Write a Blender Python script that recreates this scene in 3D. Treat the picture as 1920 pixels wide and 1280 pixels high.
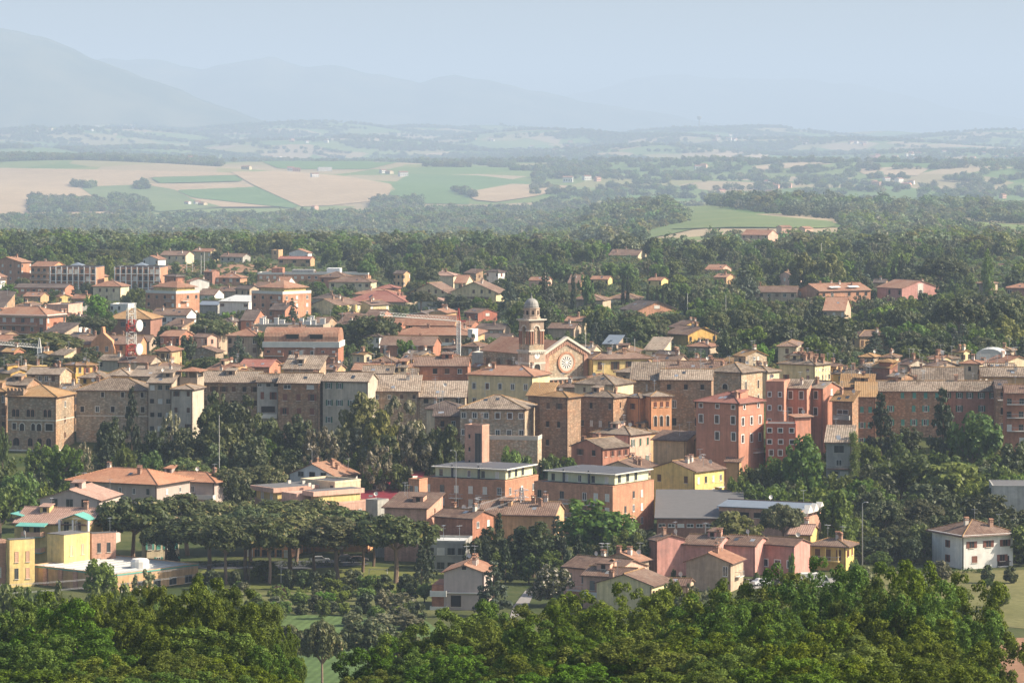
import bpy, bmesh, math, random
import numpy as np
from mathutils import Vector, Matrix
R = math.radians
for o in list(bpy.data.objects):
    bpy.data.objects.remove(o)
SC = bpy.context.scene
COL = SC.collection

# ------------------------------------------------------------------ camera
F, YH = 6800.0, 250.0          # focal length in photograph pixels (1920 wide), row of the level line of sight
cam_data = bpy.data.cameras.new('camera')
cam = bpy.data.objects.new('camera', cam_data)
COL.objects.link(cam)
cam.location = (0, 0, 0)
cam.rotation_euler = (R(90), 0, 0)
cam_data.sensor_width = 36
cam_data.lens = 36 * F / 1920
cam_data.shift_y = -(640 - YH) / 1920
cam_data.clip_start = 1
cam_data.clip_end = 80000
SC.camera = cam

# ------------------------------------------------------------------ sky and sun
SUN_EL, SUN_AZ = R(36), R(93)        # azimuth clockwise from the direction of view
world = bpy.data.worlds.new('World')
SC.world = world
world.use_nodes = True
wn = world.node_tree.nodes
wl = world.node_tree.links
bg = wn['Background']
sky = wn.new('ShaderNodeTexSky')
sky.sky_type = 'NISHITA'
sky.sun_disc = False
sky.sun_elevation = SUN_EL
sky.sun_rotation = SUN_AZ
sky.air_density = 1.0
sky.dust_density = 3.0
sky.ozone_density = 1.5
wl.new(sky.outputs[0], bg.inputs[0])
bg.inputs[1].default_value = 0.095
sd = bpy.data.lights.new('sun', 'SUN')
sd.energy = 5.0
sd.angle = R(0.53)
sd.color = (1.0, 0.885, 0.71)
sun = bpy.data.objects.new('sun', sd)
COL.objects.link(sun)
to_sun = Vector((math.sin(SUN_AZ) * math.cos(SUN_EL), math.cos(SUN_AZ) * math.cos(SUN_EL), math.sin(SUN_EL)))
sun.rotation_euler = to_sun.to_track_quat('Z', 'Y').to_euler()
sun.location = to_sun * 300
vs = SC.view_settings
vs.view_transform = 'Standard'
vs.look = 'None'
vs.exposure = 0.90
vs.gamma = 1.0
vs.use_curve_mapping = False
SC.cycles.max_bounces = 5
SC.cycles.diffuse_bounces = 2
SC.cycles.glossy_bounces = 1
SC.cycles.transmission_bounces = 2
SC.cycles.transparent_max_bounces = 4
SC.cycles.volume_bounces = 0
SC.cycles.use_denoising = True
HAZE_DENSITY = 0.76e-4
HAZE_COLOR = (0.62, 0.785, 1.0)

# ------------------------------------------------------------------ small helpers
rnd = random.Random(7)
def tag(o, label=None, cat=None, group=None, kind=None):
    if label: o['label'] = label
    if cat: o['category'] = cat
    if group: o['group'] = group
    if kind: o['kind'] = kind
    return o
def empty(name, loc, rz=0, parent=None, scale=None):
    o = bpy.data.objects.new(name, None)
    o.empty_display_size = 0.5
    COL.objects.link(o)
    o.location = loc
    o.rotation_euler = (0, 0, rz)
    if scale: o.scale = scale
    o.parent = parent
    return o
def link_mesh(name, me, parent=None, loc=None, rz=None):
    o = bpy.data.objects.new(name, me)
    COL.objects.link(o)
    if parent is not None: o.parent = parent
    if loc is not None: o.location = loc
    if rz is not None: o.rotation_euler = (0, 0, rz)
    return o
class MB:
    """collects faces; build() makes one mesh"""
    def __init__(s):
        s.v, s.f, s.m = [], [], []
    def add(s, pts, faces, mi=0):
        b = len(s.v)
        s.v += [tuple(p) for p in pts]
        s.f += [tuple(i + b for i in f) for f in faces]
        s.m += [mi] * len(faces)
        return s
    def box(s, x0, x1, y0, y1, z0, z1, mi=0):
        return s.add([(x0,y0,z0),(x1,y0,z0),(x1,y1,z0),(x0,y1,z0),(x0,y0,z1),(x1,y0,z1),(x1,y1,z1),(x0,y1,z1)],
                     [(0,3,2,1),(4,5,6,7),(0,1,5,4),(1,2,6,5),(2,3,7,6),(3,0,4,7)], mi)
    def slab(s, polys, t, mi=0):
        """thick sheet: each poly a list of top points (shared points welded by rounding)"""
        idx, pts, fs = {}, [], []
        for p in polys:
            f = []
            for q in p:
                k = (round(q[0],3), round(q[1],3), round(q[2],3))
                if k not in idx:
                    idx[k] = len(pts); pts.append(k)
                f.append(idx[k])
            fs.append(f)
        n = len(pts)
        ed = {}
        for f in fs:
            for a, b in zip(f, f[1:] + f[:1]):
                ed[(a, b)] = 1
        faces = [tuple(f) for f in fs] + [tuple(i + n for i in reversed(f)) for f in fs]
        for (a, b) in ed:
            if (b, a) not in ed:
                faces.append((b, a, a + n, b + n))
        return s.add(pts + [(p[0], p[1], p[2] - t) for p in pts], faces, mi)
    def tube(s, pts, r, n=6, mi=0, cap=True):
        """tapered tube through points; r a number or list"""
        rs = r if isinstance(r, (list, tuple)) else [r] * len(pts)
        b0 = len(s.v)
        P = [Vector(p) for p in pts]
        for i, p in enumerate(P):
            d = (P[min(i + 1, len(P) - 1)] - P[max(i - 1, 0)])
            d = d.normalized() if d.length > 1e-9 else Vector((0, 0, 1))
            ref = Vector((0, 0, 1)) if abs(d.z) < .9 else Vector((1, 0, 0))
            u = d.cross(ref).normalized(); w = d.cross(u)
            for k in range(n):
                a = 2 * math.pi * k / n
                s.v.append(tuple(p + (u * math.cos(a) + w * math.sin(a)) * rs[i]))
        for i in range(len(P) - 1):
            for k in range(n):
                k2 = (k + 1) % n
                s.f.append((b0+i*n+k, b0+i*n+k2, b0+(i+1)*n+k2, b0+(i+1)*n+k)); s.m.append(mi)
        if cap:
            s.f.append(tuple(b0 + k for k in reversed(range(n)))); s.m.append(mi)
            s.f.append(tuple(b0 + (len(P)-1)*n + k for k in range(n))); s.m.append(mi)
        return s
    def lathe(s, prof, n=12, mi=0, cx=0, cy=0):
        b0 = len(s.v)
        for (r, z) in prof:
            for k in range(n):
                a = 2 * math.pi * k / n
                s.v.append((cx + r * math.cos(a), cy + r * math.sin(a), z))
        for i in range(len(prof) - 1):
            for k in range(n):
                k2 = (k + 1) % n
                s.f.append((b0+i*n+k, b0+i*n+k2, b0+(i+1)*n+k2, b0+(i+1)*n+k)); s.m.append(mi)
        s.f.append(tuple(b0 + (len(prof)-1)*n + k for k in range(n))); s.m.append(mi)
        return s
    def mesh(s, name, mats):
        me = bpy.data.meshes.new(name)
        me.from_pydata(s.v, [], s.f)
        for m in (mats if isinstance(mats, (list, tuple)) else [mats]):
            me.materials.append(m)
        if any(s.m):
            me.polygons.foreach_set('material_index', s.m)
        me.update()
        return me
    def build(s, name, mats, parent=None, loc=None, rz=None):
        return link_mesh(name, s.mesh(name, mats), parent, loc, rz)

# ------------------------------------------------------------------ materials
class NT:
    def __init__(s, name):
        s.m = bpy.data.materials.new(name); s.m.use_nodes = True
        s.t = s.m.node_tree; s.n = s.t.nodes; s.l = s.t.links
        s.n.clear()
        s.out = s.n.new('ShaderNodeOutputMaterial')
    def new(s, typ, **kw):
        n = s.n.new(typ)
        for k, v in kw.items():
            if k.startswith('i_'):
                n.inputs[k[2:]].default_value = v
            else:
                setattr(n, k, v)
        return n
    def put(s, a, b):
        s.l.new(a, b)
    def val(s, x, sock):
        if hasattr(x, 'links'): s.l.new(x, sock)
        else: sock.default_value = x
    def math(s, op, a, b=0.0, clamp=False):
        n = s.n.new('ShaderNodeMath'); n.operation = op; n.use_clamp = clamp
        s.val(a, n.inputs[0]); s.val(b, n.inputs[1])
        return n.outputs[0]
    def mix(s, fac, a, b, blend='MIX'):
        n = s.n.new('ShaderNodeMix'); n.data_type = 'RGBA'; n.blend_type = blend
        s.val(fac, n.inputs[0])
        s.val(a if hasattr(a, 'links') else (*a, 1), n.inputs[6]); s.val(b if hasattr(b, 'links') else (*b, 1), n.inputs[7])
        return n.outputs[2]
    def ramp(s, fac, stops):
        n = s.n.new('ShaderNodeValToRGB')
        el = n.color_ramp.elements
        while len(el) < len(stops): el.new(0.5)
        for e, (p, c) in zip(el, stops):
            e.position = p; e.color = (*c, 1)
        s.val(fac, n.inputs[0])
        return n.outputs[0]
    def noise(s, vec, scale, detail=3, rough=.6):
        n = s.new('ShaderNodeTexNoise'); n.inputs['Scale'].default_value = scale
        n.inputs['Detail'].default_value = detail; n.inputs['Roughness'].default_value = rough
        if vec is not None: s.put(vec, n.inputs['Vector'])
        return n.outputs['Fac']
    def range(s, v, a, b, c, d):
        n = s.new('ShaderNodeMapRange')
        s.val(v, n.inputs[0])
        for i, x in enumerate((a, b, c, d)): n.inputs[i + 1].default_value = x
        return n.outputs[0]
    def scale_col(s, col, f):
        n = s.n.new('ShaderNodeVectorMath'); n.operation = 'SCALE'
        s.val(col if hasattr(col, 'links') else tuple(col), n.inputs[0]); s.val(f, n.inputs['Scale'])
        return n.outputs[0]
    def bsdf(s, col, rough=.85, bump=None, spec=.3, bstr=.4, bdist=.05):
        b = s.new('ShaderNodeBsdfPrincipled')
        s.val(col if hasattr(col, 'links') else (*col, 1), b.inputs['Base Color'])
        s.val(rough, b.inputs['Roughness'])
        b.inputs['Specular IOR Level'].default_value = spec
        if bump is not None:
            n = s.new('ShaderNodeBump'); n.inputs['Strength'].default_value = bstr; n.inputs['Distance'].default_value = bdist
            s.put(bump, n.inputs['Height']); s.put(n.outputs[0], b.inputs['Normal'])
        s.put(b.outputs[0], s.out.inputs[0])
        return b

def objvec(N):
    return N.new('ShaderNodeTexCoord').outputs['Object']
def seeded(N, vec, k=37.0):
    """object coordinates shifted by the object's random number, so that no two walls repeat"""
    oi = N.new('ShaderNodeObjectInfo')
    r = N.math('MULTIPLY', oi.outputs['Random'], k)
    c = N.new('ShaderNodeCombineXYZ'); N.put(r, c.inputs[0]); N.put(r, c.inputs[1])
    a = N.new('ShaderNodeVectorMath', operation='ADD'); N.put(vec, a.inputs[0]); N.put(c.outputs[0], a.inputs[1])
    return a.outputs[0], oi.outputs['Random']
def flatvec(N, vec):
    s = N.new('ShaderNodeSeparateXYZ'); N.put(vec, s.inputs[0])
    c = N.new('ShaderNodeCombineXYZ')
    N.put(N.math('ADD', s.outputs[0], s.outputs[1]), c.inputs[0]); N.put(s.outputs[2], c.inputs[1])
    return c.outputs[0]

def wall_mat(name, col, kind='plaster', wear=1.0):
    N = NT(name)
    v, rn = seeded(N, objvec(N))
    big = N.noise(v, .16, 4)
    mid = N.noise(v, .9, 4, .65)
    sep = N.new('ShaderNodeMapping'); N.put(v, sep.inputs[0]); sep.inputs['Scale'].default_value = (1.6, 1.6, .12)
    streak = N.noise(sep.outputs[0], 1.0, 3)
    f = N.math('MULTIPLY', N.range(big, .3, .7, 1 - .20 * wear, 1 + .10 * wear), N.range(mid, .3, .7, 1 - .14 * wear, 1 + .10 * wear))
    f = N.math('MULTIPLY', f, N.range(streak, .35, .65, 1 - .20 * wear, 1 + .06 * wear))
    f = N.math('MULTIPLY', f, N.range(rn, 0, 1, .92, 1.08))
    bump = mid
    pat = N.noise(v, .42, 3, .5)
    old = tuple(x * .72 + .06 for x in col)
    c = N.mix(N.range(pat, .60, .635, 0, .55 * wear), col, old)
    if kind == 'stone':
        fv = flatvec(N, v)
        mp = N.new('ShaderNodeMapping'); N.put(fv, mp.inputs[0]); mp.inputs['Scale'].default_value = (1.5, 2.6, 1)
        vo = N.new('ShaderNodeTexVoronoi'); N.put(mp.outputs[0], vo.inputs['Vector']); vo.inputs['Scale'].default_value = 1.0
        cell = N.new('ShaderNodeSeparateColor'); N.put(vo.outputs['Color'], cell.inputs[0])
        warm = tuple(x * y for x, y in zip(col, (1.05, .78, .62)))
        pale = tuple(min(.8, x * y) for x, y in zip(col, (1.25, 1.27, 1.25)))
        c = N.mix(N.range(cell.outputs[0], .55, .95, 0, .55), col, pale)
        c = N.mix(N.range(N.math('ADD', N.math('MULTIPLY', big, 1.5), N.math('MULTIPLY', cell.outputs[1], .25)), .75, 1.05, 0, .75), c, warm)
        joint = N.range(vo.outputs['Distance'], .25, .62, 1, .72)
        f = N.math('MULTIPLY', f, joint)
        f = N.math('MULTIPLY', f, N.range(cell.outputs[2], 0, 1, .80, 1.15))
        bump = vo.outputs['Distance']
    if kind == 'brick':
        fv = flatvec(N, v)
        br = N.new('ShaderNodeTexBrick'); N.put(fv, br.inputs['Vector'])
        br.inputs['Scale'].default_value = 1.0
        br.inputs['Brick Width'].default_value = .5; br.inputs['Row Height'].default_value = .16
        br.inputs['Mortar Size'].default_value = .015
        br.inputs['Color1'].default_value = (*[x * 1.12 for x in col], 1)
        br.inputs['Color2'].default_value = (*[x * .88 for x in col], 1)
        br.inputs['Mortar'].default_value = (*[min(.6, x * .7 + .12) for x in col], 1)
        c = br.outputs[0]
        bump = br.outputs['Fac']
    N.bsdf(N.scale_col(c, f), .9, bump, .2, .35, .04)
    return N.m

def roof_mat(name, c1, c2, c3, period=.46, lich=.5):
    """barrel tiles: rows run down the slope, colours vary tile by tile, patches of lichen"""
    N = NT(name)
    v, rn = seeded(N, objvec(N))
    g = N.new('ShaderNodeNewGeometry')
    vt = N.new('ShaderNodeVectorTransform', vector_type='NORMAL', convert_from='WORLD', convert_to='OBJECT')
    N.put(g.outputs['True Normal'], vt.inputs[0])
    sn = N.new('ShaderNodeSeparateXYZ'); N.put(vt.outputs[0], sn.inputs[0])
    sv = N.new('ShaderNodeSeparateXYZ'); N.put(v, sv.inputs[0])
    k = N.math('GREATER_THAN', N.math('ABSOLUTE', sn.outputs[0]), N.math('ABSOLUTE', sn.outputs[1]))
    across = N.math('ADD', N.math('MULTIPLY', sv.outputs[0], N.math('SUBTRACT', 1.0, k)), N.math('MULTIPLY', sv.outputs[1], k))
    down = N.math('ADD', N.math('MULTIPLY', sv.outputs[1], N.math('SUBTRACT', 1.0, k)), N.math('MULTIPLY', sv.outputs[0], k))
    w = N.math('ABSOLUTE', N.math('SINE', N.math('MULTIPLY', across, math.pi / period)))
    c = N.new('ShaderNodeCombineXYZ')
    N.put(N.math('FLOOR', N.math('DIVIDE', across, period)), c.inputs[0])
    N.put(N.math('FLOOR', N.math('DIVIDE', down, period * 1.1)), c.inputs[1])
    wn_ = N.new('ShaderNodeTexWhiteNoise', noise_dimensions='2D'); N.put(c.outputs[0], wn_.inputs[0])
    big = N.noise(v, .22, 4, .65); mid = N.noise(v, 1.3, 3)
    patch = N.noise(v, .11, 2)
    t = N.math('ADD', N.math('MULTIPLY', wn_.outputs[0], .50), N.math('MULTIPLY', big, .70))
    t = N.math('ADD', t, N.range(patch, .47, .53, -.12, .12))
    col = N.ramp(t, [(.25, c1), (.55, c2), (.85, c3)])
    col = N.mix(N.range(N.math('ADD', big, N.math('MULTIPLY', mid, .4)), .72, .95, 0, lich), col, (.16, .15, .12))
    f = N.math('MULTIPLY', N.range(w, 0, .8, .62, 1.08), N.range(rn, 0, 1, .86, 1.12))
    f = N.math('MULTIPLY', f, N.range(mid, .3, .7, .85, 1.1))
    N.bsdf(N.scale_col(col, f), .9, w, .2, .6, .08)
    return N.m

def plain_mat(name, col, rough=.6, spec=.4, var=.08, metal=0.0, scale=.8):
    N = NT(name)
    v, rn = seeded(N, objvec(N))
    n = N.noise(v, scale, 3)
    f = N.math('MULTIPLY', N.range(n, .3, .7, 1 - var, 1 + var), N.range(rn, 0, 1, 1 - var, 1 + var))
    b = N.bsdf(N.scale_col(col, f), rough, None, spec)
    b.inputs['Metallic'].default_value = metal
    return N.m

def leaf_mat(name, dark, light, trans=.3, rough=.55, spec=.25, bloom=None, sat=.12, vary=.34):
    N = NT(name)
    oc = objvec(N)
    v, rn = seeded(N, oc)
    g = N.noise(v, 3.2, 3, .7)
    fine = N.noise(v, 40, 1)
    isl = N.new('ShaderNodeNewGeometry').outputs['Random Per Island']
    t = N.math('ADD', N.math('MULTIPLY', g, .6), N.math('MULTIPLY', isl, .45))
    col = N.ramp(t, [(.25, dark), (.75, light)])
    if bloom:
        col = N.mix(N.math('GREATER_THAN', isl, bloom[1]), col, bloom[0])
    hs = N.new('ShaderNodeHueSaturation')
    N.put(N.range(rn, 0, 1,   .5 - .035, .5 + .03), hs.inputs['Hue'])
    N.put(N.range(N.math('FRACT', N.math('MULTIPLY', rn, 7.31)), 0, 1, 1 - sat, 1 + sat), hs.inputs['Saturation'])
    N.put(N.range(N.math('FRACT', N.math('MULTIPLY', rn, 13.7)), 0, 1, 1 - vary, 1 + vary), hs.inputs['Value'])
    N.put(col, hs.inputs['Color'])
    b = N.bsdf(hs.outputs[0], rough, None, spec)
    tr = N.new('ShaderNodeBsdfTranslucent')
    N.put(N.mix(.35, hs.outputs[0], (.20, .24, .03)), tr.inputs[0])
    mx = N.new('ShaderNodeMixShader'); mx.inputs[0].default_value = trans
    N.put(b.outputs[0], mx.inputs[1]); N.put(tr.outputs[0], mx.inputs[2]); N.put(mx.outputs[0], N.out.inputs[0])
    return N.m

W = {   # wall materials (real base colours)
 'stone': wall_mat('stone wall', (.50, .385, .27), 'stone'),
 'stone_pale': wall_mat('pale stone wall', (.60, .485, .35), 'stone'),
 'stone_grey': wall_mat('grey stone wall', (.48, .39, .29), 'stone'),
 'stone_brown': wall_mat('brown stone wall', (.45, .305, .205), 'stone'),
 'grey': wall_mat('grey plaster', (.54, .46, .36)),
 'greybrown': wall_mat('grey brown plaster', (.48, .38, .28)),
 'beige': wall_mat('beige plaster', (.52, .39, .28)),
 'mauve': wall_mat('mauve beige plaster', (.50, .40, .35), wear=.5),
 'cream': wall_mat('cream plaster', (.68, .56, .38)),
 'white': wall_mat('white plaster', (.76, .73, .68), wear=.6),
 'yellow': wall_mat('yellow plaster', (.76, .57, .24)),
 'yellow_pale': wall_mat('pale yellow plaster', (.72, .59, .34)),
 'yellow_strong': wall_mat('strong yellow plaster', (.74, .55, .20)),
 'ochre': wall_mat('ochre plaster', (.66, .41, .13)),
 'tan': wall_mat('tan plaster', (.58, .37, .20)),
 'orange': wall_mat('orange plaster', (.68, .33, .17)),
 'salmon': wall_mat('salmon plaster', (.56, .26, .175)),
 'red': wall_mat('red plaster', (.45, .16, .105)),
 'pink': wall_mat('pink plaster', (.62, .31, .26)),
 'pink_pale': wall_mat('pale pink plaster', (.68, .42, .32)),
 'brick': wall_mat('brick wall', (.48, .20, .115), 'brick'),
 'brick_orange': wall_mat('orange brick wall', (.56, .27, .155), 'brick'),
 'brick_dark': wall_mat('dark brick wall', (.36, .17, .115), 'brick'),
 'brick_pink': wall_mat('pinkish brick wall', (.58, .32, .22), 'brick'),
 'lime': wall_mat('pale lime plaster', (.66, .66, .44), wear=.5),
 'tower': wall_mat('tower brick', (.52, .38, .28), 'brick'),
 'concrete': wall_mat('concrete', (.42, .40, .36)),
}
RF = {
 'new': roof_mat('new terracotta tiles', (0.433, 0.200, 0.115), (0.483, 0.235, 0.135), (0.518, 0.270, 0.162), lich=.05),
 'terracotta': roof_mat('terracotta tiles', (0.246, 0.119, 0.075), (0.302, 0.155, 0.098), (0.331, 0.191, 0.127), lich=.25),
 'brown': roof_mat('brown tiles', (0.138, 0.084, 0.063), (0.187, 0.117, 0.085), (0.230, 0.153, 0.115), lich=.4),
 'dark': roof_mat('dark brown tiles', (0.084, 0.062, 0.052), (0.119, 0.087, 0.075), (0.154, 0.116, 0.098), lich=.4),
 'old': roof_mat('old weathered tiles', (0.133, 0.098, 0.070), (0.203, 0.155, 0.117), (0.295, 0.231, 0.178), .5, lich=.5),
 'oldpale': roof_mat('old pale tiles', (0.181, 0.134, 0.098), (0.267, 0.206, 0.155), (0.365, 0.289, 0.222), .55, lich=.45),
 'rust': roof_mat('orange lichened tiles', (0.234, 0.138, 0.069), (0.315, 0.182, 0.077), (0.344, 0.217, 0.110), lich=.3),
 'red': roof_mat('red tiles', (0.272, 0.101, 0.075), (0.314, 0.129, 0.098), (0.342, 0.158, 0.120), lich=.15),
 'rose': roof_mat('rose tiles', (0.305, 0.184, 0.140), (0.360, 0.227, 0.177), (0.404, 0.263, 0.206), lich=.1),
}
M = {
 'glass': plain_mat('window glass', (.035, .04, .045), .12, .6),
 'dark': plain_mat('dark opening', (.03, .027, .025), .8, .2),
 'white': plain_mat('white paint', (.78, .76, .72), .5),
 'offwhite': plain_mat('off white render', (.66, .63, .57), .7),
 'brown': plain_mat('brown wood', (.12, .06, .035), .6),
 'redbrown': plain_mat('red brown wood', (.19, .07, .045), .6),
 'green': plain_mat('green shutter paint', (.05, .12, .085), .5),
 'teal': plain_mat('teal shutter paint', (.09, .30, .24), .5),
 'turq': plain_mat('turquoise metal', (.13, .37, .31), .5),
 'greysh': plain_mat('grey shutter paint', (.16, .16, .15), .6),
 'roller': plain_mat('roller blind', (.62, .58, .50), .6),
 'rollerpink': plain_mat('pink roller blind', (.62, .38, .25), .6),
 'trim': plain_mat('stone trim', (.60, .54, .45), .8),
 'gutter': plain_mat('copper brown gutter', (.10, .055, .04), .5),
 'metal': plain_mat('galvanised metal', (.42, .43, .44), .4, .5, metal=.6),
 'zinc': plain_mat('blue grey metal roof', (.16, .19, .23), .55, .35),
 'greyroof': plain_mat('grey membrane roof', (.13, .125, .125), .8),
 'darkroof': plain_mat('dark flat roof', (.085, .085, .095), .7),
 'whiteroof': plain_mat('white membrane roof', (.50, .50, .48), .6),
 'maroon': plain_mat('maroon metal roof', (.22, .035, .05), .45),
 'solar': plain_mat('solar panel', (.03, .05, .10), .15, .6),
 'chim': wall_mat('chimney brick', (.42, .25, .17), 'brick'),
 'chimw': plain_mat('pale chimney render', (.58, .52, .45), .8),
 'redpaint': plain_mat('red paint', (.50, .06, .04), .5),
 'rubber': plain_mat('rubber', (.02, .02, .02), .8),
 'carblack': plain_mat('black car paint', (.02, .022, .026), .2, .6),
 'carwhite': plain_mat('white car paint', (.75, .75, .75), .25, .6),
 'cargrey': plain_mat('grey car paint', (.28, .29, .30), .25, .6),
 'bark': plain_mat('bark', (.13, .095, .07), .95, .1, .25, scale=3),
 'barkpine': plain_mat('pine bark', (.23, .16, .12), .95, .1, .25, scale=3),
 'lead': plain_mat('lead dome', (.30, .285, .26), .6, .4),
 'wire': plain_mat('wire', (.30, .30, .30), .5),
}
L = {
 'broad': leaf_mat('broad leaves', (.052, .088, .018), (.140, .190, .038)),
 'fresh': leaf_mat('fresh leaves', (.070, .125, .020), (.165, .230, .045), .38),
 'darkleaf': leaf_mat('dark evergreen leaves', (.030, .046, .016), (.085, .100, .036), .18),
 'pine': leaf_mat('pine needles', (.038, .054, .019), (.110, .124, .040), .18, bloom=((.19, .16, .06), .93)),
 'cypress': leaf_mat('cypress needles', (.016, .028, .013), (.042, .058, .025), .1),
 'blue': leaf_mat('blue grey needles', (.034, .052, .035), (.085, .105, .066), .15),
 'olive': leaf_mat('olive leaves', (.085, .092, .045), (.19, .19, .10), .25),
 'pale': leaf_mat('pale yellow green leaves', (.115, .12, .035), (.24, .23, .075), .35),
 'silver': leaf_mat('silvery leaves', (.10, .10, .052), (.22, .20, .115), .25, bloom=((.44, .40, .28), .84)),
 'bloom': leaf_mat('blossoming leaves', (.06, .09, .028), (.14, .17, .05), .25, bloom=((.55, .52, .38), .70)),
 'cream': leaf_mat('cream blossom', (.18, .16, .08), (.40, .36, .22), .25),
 'purple': leaf_mat('purple leaves', (.04, .014, .016), (.09, .028, .03), .2),
 'oak': leaf_mat('oak leaves', (.028, .058, .006), (.150, .215, .024), .26, .65, .12, sat=.08, vary=.2),
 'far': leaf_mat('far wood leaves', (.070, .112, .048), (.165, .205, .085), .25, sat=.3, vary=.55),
}

# ------------------------------------------------------------------ terrain
TD = [-400, 0, 20, 50, 100, 200, 330, 400, 450, 520, 570, 760, 830, 865, 900, 940, 985, 1030, 1100, 1300, 2000, 2250, 2500, 2800, 3200, 3700, 4200, 4500, 5000, 5600, 6000, 6600, 7200, 8000, 9000, 10000, 11200, 12500, 13500, 15000, 28500]
TZ = [20, -1.7, -4.6, -9.5, -18.5, -35.5, -55, -67, -77, -89, -92, -92, -91.5, -90, -86.5, -80.5, -76, -74.5, -74.5, -75, -73.5, -73, -80, -92, -97, -97, -95, -89, -76, -56, -50, -62, -66, -58, -45, -34, -14, 6, -6, -60, -60]
_fd = np.concatenate([np.arange(-400, 3000, 4.0), np.arange(3000, 29000, 25.0)])
_fz = np.interp(_fd, TD, TZ)
def _smooth(d, z, n):
    k = np.hanning(n + 2)[1:-1]; k /= k.sum()
    zp = np.concatenate([np.full(n // 2, z[0]), z, np.full(n - 1 - n // 2, z[-1])])
    return np.convolve(zp, k, 'valid')
_fz = _smooth(_fd, _fz, 15)
def gauss(x, c, s):
    return np.exp(-((x - c) / s) ** 2)
# beyond the town the plan below is laid out deeper: a wide river plain, then the hills
_pd = np.array([-1e6, 2200, 3200, 14000, 60000]); _rd = np.array([-1e6, 2200, 5300, 5300 + 10800 * 1.9, 5300 + 56800 * 1.9])
def deep(d):
    return np.interp(d, _pd, _rd)
def shallow(Y):
    return np.interp(Y, _rd, _pd)
def ground(X, Y):
    X = np.asarray(X, float); Y = np.asarray(Y, float)
    d = shallow(Y); k = np.where(np.abs(d) > 1, Y / np.where(np.abs(d) > 1, d, 1), 1.0)
    return ground_plan(X / k, d) * k
def ground_plan(X, Y):
    z = np.interp(Y, _fd, _fz)
    px = 960 + F * X / np.maximum(Y, 60.0)
    a = np.clip((Y - 1900) / 3500, 0, 1)
    z = z + a * 7 * (np.sin(X / 210 + 1.3 + Y / 900) * np.sin(Y / 330 + .6) + .6 * np.sin(X / 97 + Y / 150 + 2.0))
    b = np.clip((Y - 6200) / 2500, 0, 1)
    z = z + b * (24 * np.sin(X / 420 + Y / 760 + .4) * np.sin(Y / 610 + X / 900 + 1.1) + 14 * np.sin(X / 190 - Y / 420 + 2.2))
    # wooded ridge beyond the town, rising towards +x
    rise = 1 / (1 + np.exp(-(px - 1080) / 60))
    z = z + 29 * gauss(Y, 3150, 420) * rise * (1 + .12 * np.sin(X / 120))
    z = z + 12 * gauss(Y, 2750, 250) * gauss(px, 1450, 260)
    # knoll with the tower wood
    z = z + 26 * gauss(Y, 10300, 900) * gauss(px, 1270, 120) + 30 * gauss(Y, 9000, 700) * gauss(px, 1720, 150)
    z = z + 24 * gauss(Y, 6500, 450) * gauss(px, 120, 260)
    return z
def gz(x, y):
    return float(ground(np.array([x]), np.array([y]))[0])
def at(px, py, D):
    return ((px - 960) * D / F, D, (YH - py) * D / F)
def hit(px, py, d0=450, d1=26000):
    """where the line of sight through a photograph point meets the terrain"""
    d = np.concatenate([np.arange(d0, 2200, 3.0), np.arange(2200, d1, 14.0)])
    x = (px - 960) * d / F
    below = (YH - py) * d / F - ground(x, d)
    i = np.argmax(below < 0)
    if below[i] >= 0: i = len(d) - 1
    if i > 0:
        t = below[i-1] / (below[i-1] - below[i] + 1e-9)
        dd = d[i-1] + t * (d[i] - d[i-1])
    else: dd = d[0]
    return (px - 960) * dd / F, dd

def grid_mesh(name, X, Y, Z, mat):
    nr, nc = X.shape
    me = bpy.data.meshes.new(name)
    V = np.stack([X, Y, Z], -1).reshape(-1, 3)
    i = np.arange(nr * nc).reshape(nr, nc)
    q = np.stack([i[:-1, :-1], i[:-1, 1:], i[1:, 1:], i[1:, :-1]], -1).reshape(-1, 4)
    me.vertices.add(len(V)); me.vertices.foreach_set('co', V.ravel())
    me.loops.add(q.size); me.loops.foreach_set('vertex_index', q.ravel().astype(np.int32))
    me.polygons.add(len(q)); me.polygons.foreach_set('loop_start', np.arange(0, q.size, 4, dtype=np.int32))
    me.polygons.foreach_set('use_smooth', np.ones(len(q), bool))
    me.materials.append(mat)
    me.update(calc_edges=True)
    return me

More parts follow.
